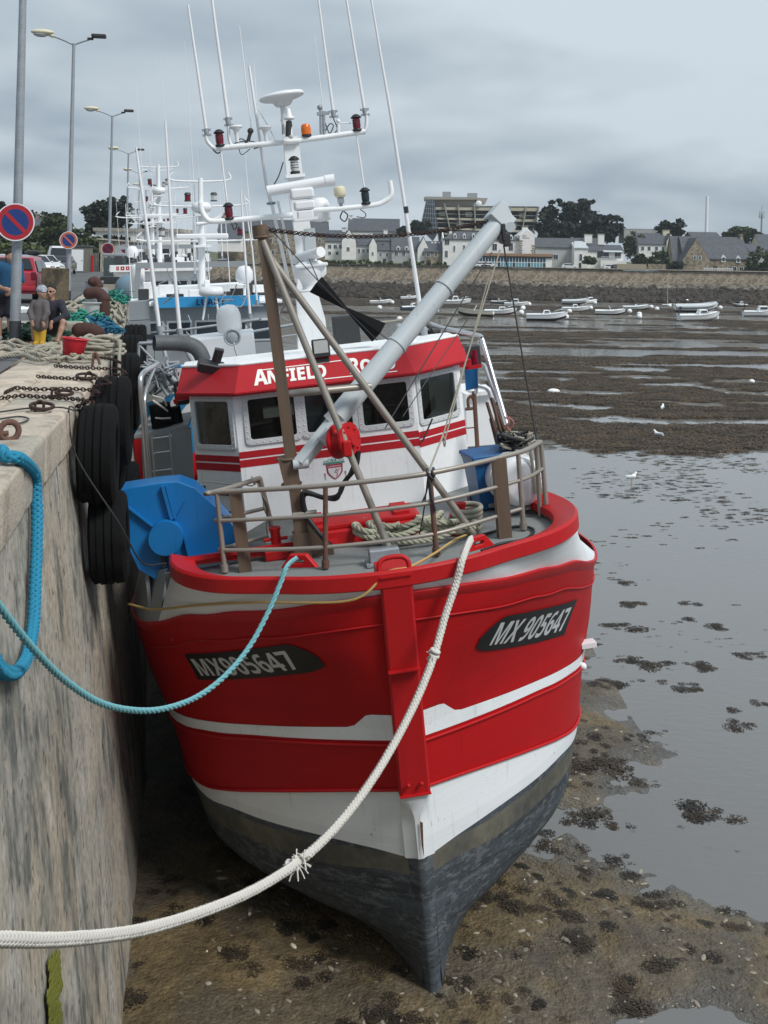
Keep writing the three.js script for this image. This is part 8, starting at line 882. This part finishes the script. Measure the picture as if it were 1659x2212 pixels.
house('slate house with steep dark roof in the row', 305, 812, 848, 560, 541, 517, { wall: greyW, D: 8, win: [[822, 550, 5, 8], [836, 550, 5, 8]], sky: [[826, 530, 4, 3]] }); house('long slate roofed house with dormers in the row', 304, 846, 905, 560, 542, 512, { wall: greyW, D: 9, win: [[856, 548, 7, 9], [872, 548, 7, 9], [890, 548, 7, 9]], dormer: [[860, 536, 8, 10], [878, 536, 8, 10]] }); house('white pointed gable left of the inn', 300, 902, 926, 562, 538, 513, { gable: 1, D: 8, win: [[914, 548, 4, 8]] }); house('low stone house with slate roof and pale roof lights beside the inn', 299, 918, 954, 562, 544, 522, { wall: M.granite, D: 8, win: [[925, 550, 7, 9], [941, 550, 6, 8]], sky: [[934, 526, 4, 3], [941, 526, 4, 3], [949, 526, 4, 3]], skyM: M.white });
const inn = house('white inn with dark mansard roof and three dormers', 298, 956, 1124, 566, 518, 501, { name: 'inn', cat: 'inn', D: 11, hip: 1, win: [[965, 524, 10, 11], [981, 538, 4, 12], [1002, 535, 4, 10], [1068, 533, 10, 14], [1103, 532, 9, 16], [964, 550, 6, 14], [1040, 535, 5, 10]], dormer: [[982, 510, 6, 12], [1002, 510, 6, 12], [1022, 509, 6, 12], [1103, 511, 7, 12]], chim: [[975, 505, 498, 5]] });
const gab = house('tall white gable of the inn carrying small painted lettering', 297, 1122, 1154, 566, 508, 496, { name: 'inn_gable', cat: 'inn', gable: 1, D: 11, chim: [[1138, 500, 490, 12]], roof: M.white });
{ const cv = document.createElement('canvas'); cv.width = 256; cv.height = 160; const c = cv.getContext('2d'); c.fillStyle = '#3b4654'; c.font = 'italic bold 76px serif'; c.fillText('Roz', 10, 68); c.fillText('Marine', 4, 140); const t = new THREE.CanvasTexture(cv); t.colorSpace = THREE.SRGBColorSpace; const pl = new THREE.PlaneGeometry(1.9, 1.2).translate(-.4, 6.6, 5.52); pl.userData.keepUV = true; mesh('lettering', pl, std([1, 1, 1], .8, { map: t, transparent: true }), gab); mesh('quoin', [...Array(9)].map((_, i) => box(i % 2 ? .55 : .9, .42, .08, -1.95 + .3, .6 + i * .62, 5.52)).concat([...Array(5)].map((_, i) => box(i % 2 ? .55 : .9, .42, .08, 1.6, 1.8 + i * .62, 5.52))), M.granite, gab); }
{ // glazed restaurant terrace in front of the inn
  const d = 290, k = d / FPX, p0 = at(1022, 577, d), p1 = at(1192, 578, d), W = p1.x - p0.x, g = thing('restaurant_terrace', 'long glazed blue terrace with a rust coloured flat roof below the inn', 'restaurant', V((p0.x + p1.x) / 2, p0.y, p0.z - 2)); const h = 25 * k;
  mesh('roof', [box(W + .6, .75, 5, 0, h + .35, 0, .05)], std([.32, .19, .12], .8, { map: T.grime }), g); mesh('fascia', [box(W + .2, .35, 4.6, 0, h - .15, 0)], M.dark, g); mesh('back_wall', [box(W, h, .2, 0, h / 2, -1.8)], M.dark, g); mesh('end_wall', [box(1.5, h, 4, W / 2 - .75, h / 2, 0)], M.render, g); const n = 24; for (let i = 0; i < n; i++) { const x = -W / 2 + (W - 1.6) * (i + .5) / n; const w = mesh('window', [box((W - 1.6) / n, .12, .1, x, h * .48, 2), box(.1, h, .12, x + (W - 1.6) / n / 2, h / 2, 2)], M.white, g); mesh('pane', [box((W - 1.6) / n - .12, h * .45, .04, x, h * .25, 2)], i % 5 === 3 ? M.paneFar : std([.14, .34, .42], .25), w); mesh('pane', [box((W - 1.6) / n - .12, h * .48, .04, x, h * .74, 2)], std([.015, .06, .10], .1), w); }
}
house('long low white building with dark roof right of the inn', 300, 1156, 1262, 578, 535, 515, { D: 9, wall: greyW, win: [[1200, 555, 10, 10], [1178, 556, 10, 10]] }); house('white two storey house front with tall window and pale hipped roof', 296, 1240, 1269, 581, 536, 522, { D: 8, hip: 1, roof: M.greyLight, win: [[1254, 556, 6, 14]], doors: [[1253, 574, 5, 12]] }); house('dark slate roof between the white low building and the terrace house', 312, 1240, 1300, 560, 545, 515, { wall: greyW, D: 8 });
{ const g = house('modern house with wide glazed balcony and two white chimneys', 299, 1268, 1346, 579, 543, 530, { D: 9, wall: M.render, roof: M.slate, win: [[1302, 550, 26, 14], [1334, 550, 14, 14]], chim: [[1276, 525, 507, 16], [1304, 528, 506, 13]], chimM: M.render }), k = 299 / FPX; mesh('balcony', [box(55 * k, 1.9, 2, 5.2 * k * 3, .9 * 1.2, 5.2)], M.render, g); mesh('railing', [box(55 * k, .08, .08, 16 * k, 3.0, 6.1), ...[...Array(9)].map((_, i) => box(.06, 1, .06, 16 * k + (i / 8 - .5) * 54 * k, 2.5, 6.1))], M.white, g); mesh('awning', [slab([V(-6 * k, 4.6, 4.6), V(36 * k, 4.6, 4.6), V(36 * k, 4.2, 6.2), V(-6 * k, 4.2, 6.2)], V(0, .1, 0))], M.greyLight, g); }
house('cream gabled house with dark slate roof on the rise', 322, 1440, 1458, 547, 522, 506, { gable: 1, D: 10, wall: cream, chim: [[1447, 510, 497, 14]], win: [[1449, 535, 4, 7]] }); house('slate roof and white wall of the house on the rise', 323, 1380, 1442, 547, 528, 504, { D: 9, wall: M.render, win: [[1388, 537, 6, 8], [1402, 537, 6, 8], [1418, 537, 6, 8], [1432, 537, 5, 8]], sky: [[1396, 514, 5, 3]] });
const st = house('big granite house with long slate roof on the right', 300, 1478, 1616, 592, 560, 512, { wall: M.granite, D: 11, win: [[1488, 579, 8, 12], [1505, 579, 8, 12], [1522, 579, 8, 12], [1586, 582, 9, 12], [1601, 582, 8, 12]], doors: [[1545, 583, 8, 16]], dormer: [[1562, 558, 9, 16], [1594, 559, 9, 16]], chim: [[1613, 522, 506, 6]], chimM: M.granite }); house('front gable wing of the granite house', 297, 1472, 1535, 592, 566, 516, { wall: M.granite, gable: 1, D: 8, win: [[1500, 557, 5, 8], [1511, 557, 5, 8]] }); house('low slate wing left of the granite house', 302, 1454, 1482, 592, 566, 511, { wall: M.granite, D: 8 });
house('roof behind the granite house', 330, 1494, 1555, 520, 512, 502, { wall: M.granite, D: 8 }); house('pale house at the right edge behind the trees', 335, 1640, 1690, 540, 528, 507, { D: 8, wall: cream }); house('slate roof at the far right edge above the bushes', 312, 1618, 1690, 560, 545, 528, { D: 8, wall: greyW });
{ const c = at(1382, 520, 345), g = thing('glasshouse', 'long pale barrel roofed glasshouse on the skyline', 'glasshouse', c); const k = 345 / FPX; mesh('wall', [box(80 * k, 4, 8, 0, 1.2, 0)], greyW, g); for (let i = 0; i < 16; i++) mesh('roof_bay', [new THREE.CylinderGeometry(2.5 * k * 1.0, 2.5 * k, 8, 10, 1, false, 0, Math.PI).rotateX(-Math.PI / 2).rotateZ(Math.PI / 2).translate((i - 7.5) * 5 * k, 3.3, 0)], M.greyLight, g); }
{ const c = at(1525, 520, 340), g = thing('white_chimney_stack', 'tall thin white mast tower rising behind the granite house', 'tower', c); mesh('shaft', [rod(V(0, -3, 0), V(.15, 13.5, 0), .5, .42, 18)], M.whiteClean, g); } { const c = at(1644, 520, 360), g = thing('phone_mast', 'grey telephone mast with panel antennas at the right', 'mast', c); mesh('pole', [rod(V(0, -3, 0), V(.1, 8.5, 0), .35, .25, 10), rod(V(.1, 8, 0), V(.1, 11.2, 0), .08)], M.galv, g); for (let i = 0; i < 5; i++) { const a = i / 5 * 6.28; mesh('antenna', [box(.3, 2.2, .2, .1 + Math.cos(a) * .75, 8.3, Math.sin(a) * .75)], M.greyLight, g); } mesh('platform', [ringAt(V(.1, 7.6, 0), UPV, .7, .06)], M.galv, g); }
// concrete hotel with its façade leaning out over the shore
{
  const d = 330, F = (x, y, dd = d) => at(x, y, dd), cx = at(1040, 505, d), g = thing('concrete_hotel', 'stepped concrete hotel with leaning balconies and a glass prow', 'hotel', cx), l = (x, y, dd) => F(x, y, dd ?? d).sub(cx), conc = std([.34, .325, .285], .85, { map: T.grime }), par = std([.50, .465, .37], .8, { map: T.grime });
  const R = [[939, 444, 1165, 447, 451, 457], [941, 463, 1160, 467, 0, 0], [943, 468, 1157, 474, 473, 480], [945, 480, 1153, 488, 0, 0], [947, 488, 1150, 497, 493, 503], [949, 505, 1148, 512, 0, 0]];
  mesh('facade', [slab([l(941, 444, d + 2), l(1163, 446, d + 2), l(1146, 520, d + 5), l(950, 520, d + 5)], V(0, 0, -8))], std([.10, .10, .095], .6), g);
  for (const [x0, y0, x1, y1, b0, b1] of [[939, 447.5, 1165, 449.5, 453, 456.5], [943, 470, 1158, 474, 474, 479.5], [947, 491, 1152, 498, 495, 503], [960, 503, 1148, 513, 507, 518]]) mesh('balcony', [slab([l(x0, y0), l(x1, y1), l(x1 - 1, b1), l(x0 + 1, b0)], V(0, 0, -2.2))], par, g);
  for (const [a, b] of [[462, 463.2], [481, 485]]) mesh('handrail', [bar(l(942, a - .5), l(1160, b + 3), .14)], conc, g);
  for (const [x0, y0, x1, y1] of [[960, 440, 973, 500], [990, 442, 994, 492], [1025, 443, 1027, 494], [1065, 444, 1064, 496], [1102, 446, 1099, 500], [1136, 447, 1128, 503], [1164, 447, 1152, 505]]) mesh('fin', [bar(l(x0, y0, d - .4), l(x1, y1, d - .4), .32, .7)], conc, g);
  for (let r = 0; r < 3; r++) for (let i = 0; i < 11; i++) { const t0 = (i + .12) / 11, t1 = (i + .88) / 11, ya = 457 + r * 21 + t0 * 3, yb2 = 467 + r * 21 + t0 * 5; const n = mesh('window', [slab([l(mix(945, 1158, t0), ya, d + 1.6), l(mix(945, 1158, t1), ya, d + 1.6), l(mix(945, 1158, t1), yb2, d + 1.8), l(mix(945, 1158, t0), yb2, d + 1.8)], V(0, 0, -.1))], (i + r) % 3 ? M.paneFar : greyW, g); }
  mesh('glass_prow', [slab([l(921, 432, d - 1), l(938, 432, d - 1), l(948, 500, d - 1), l(936, 520, d - 1), l(908, 492, d - 1)], V(0, 0, -6))], std([.05, .065, .08], .15), g); for (let i = 0; i < 6; i++) mesh('glazing_bar', [bar(l(919 - i * 2, 440 + i * 10, d - 1.3), l(939 + i * 1.8, 442 + i * 10, d - 1.3), .12), bar(l(921 + i * 3.2, 432, d - 1.3), l(908 + i * 7, 493 + i * 3, d - 1.3), .1)], M.grey, g);
  mesh('penthouse', [slab([l(932, 431, d + 3), l(1027, 432, d + 3), l(1028, 446, d + 3), l(936, 446, d + 3)], V(0, 0, -8))], conc, g); mesh('roof_slab', [slab([l(918, 424.5, d + 1), l(1030, 426, d + 1), l(1031, 431, d + 1), l(919, 431, d + 1)], V(0, 0, -10)), slab([l(1028, 427, d + 3), l(1054, 428, d + 3), l(1048, 440, d + 3), l(1030, 442, d + 3)], V(0, 0, -5))], conc, g); mesh('roof_box', [slab([l(957, 414, d + 4), l(974, 414, d + 4), l(974, 426, d + 4), l(957, 426, d + 4)], V(0, 0, -3))], M.grey, g); mesh('roof_box', [slab([l(1011, 417, d + 4), l(1031, 417, d + 4), l(1031, 427, d + 4), l(1011, 427, d + 4)], V(0, 0, -3))], M.grey, g); mesh('dish', [ball(l(1034, 440, d - .5), .9, 1, 1, .4)], M.white, g);
}
// small things along the shore road
{
  [[1042, 573, 'white car at the kerb before the glazed terrace', [.75, .76, .77]], [1056, 574, 'second white car before the glazed terrace', [.7, .72, .73]], [1335, 582, 'dark car on the shore road by the modern house', [.03, .03, .04]], [1230, 578, 'white car under the awning of the low building', [.65, .66, .68]], [1320, 582, 'white car beside the dark car on the shore road', [.7, .7, .7]]].forEach(([x, y, l, c]) => { const p = at(x, y + 4, 288); p.y = LAND; car('shore_car', l, p, Math.PI / 2, { c, L: 4.1, W: 1.7, H: 1.45 }); });
  const p = at(1385, 588, 287), o = thing('garden_wall', 'low buff garden wall on the shore road', 'wall', V(p.x, LAND, p.z)); mesh('wall', [box(7.5, 1.6, .4, -2.5, .8, 0)], std([.35, .30, .22], .9, { map: T.grime }), o); mesh('gate', [box(4.5, 1.7, .3, 4, .85, 0)], M.granite, o); const p2 = at(1552, 598, 286), f = thing('white_fence', 'white garden fence before the granite house', 'fence', V(p2.x, LAND, p2.z)); for (let i = 0; i < 18; i++) mesh('slat', [box(.16, .9, .06, -3.6 + i * .42, .5, 0)], M.whiteClean, f); mesh('rail', [box(7.6, .1, .08, 0, .85, .03), box(7.6, .1, .08, 0, .3, .03)], M.whiteClean, f);
}
scene.fog = new THREE.FogExp2(new THREE.Color(.62, .68, .74), .0002);
renderer.render(scene, camera);
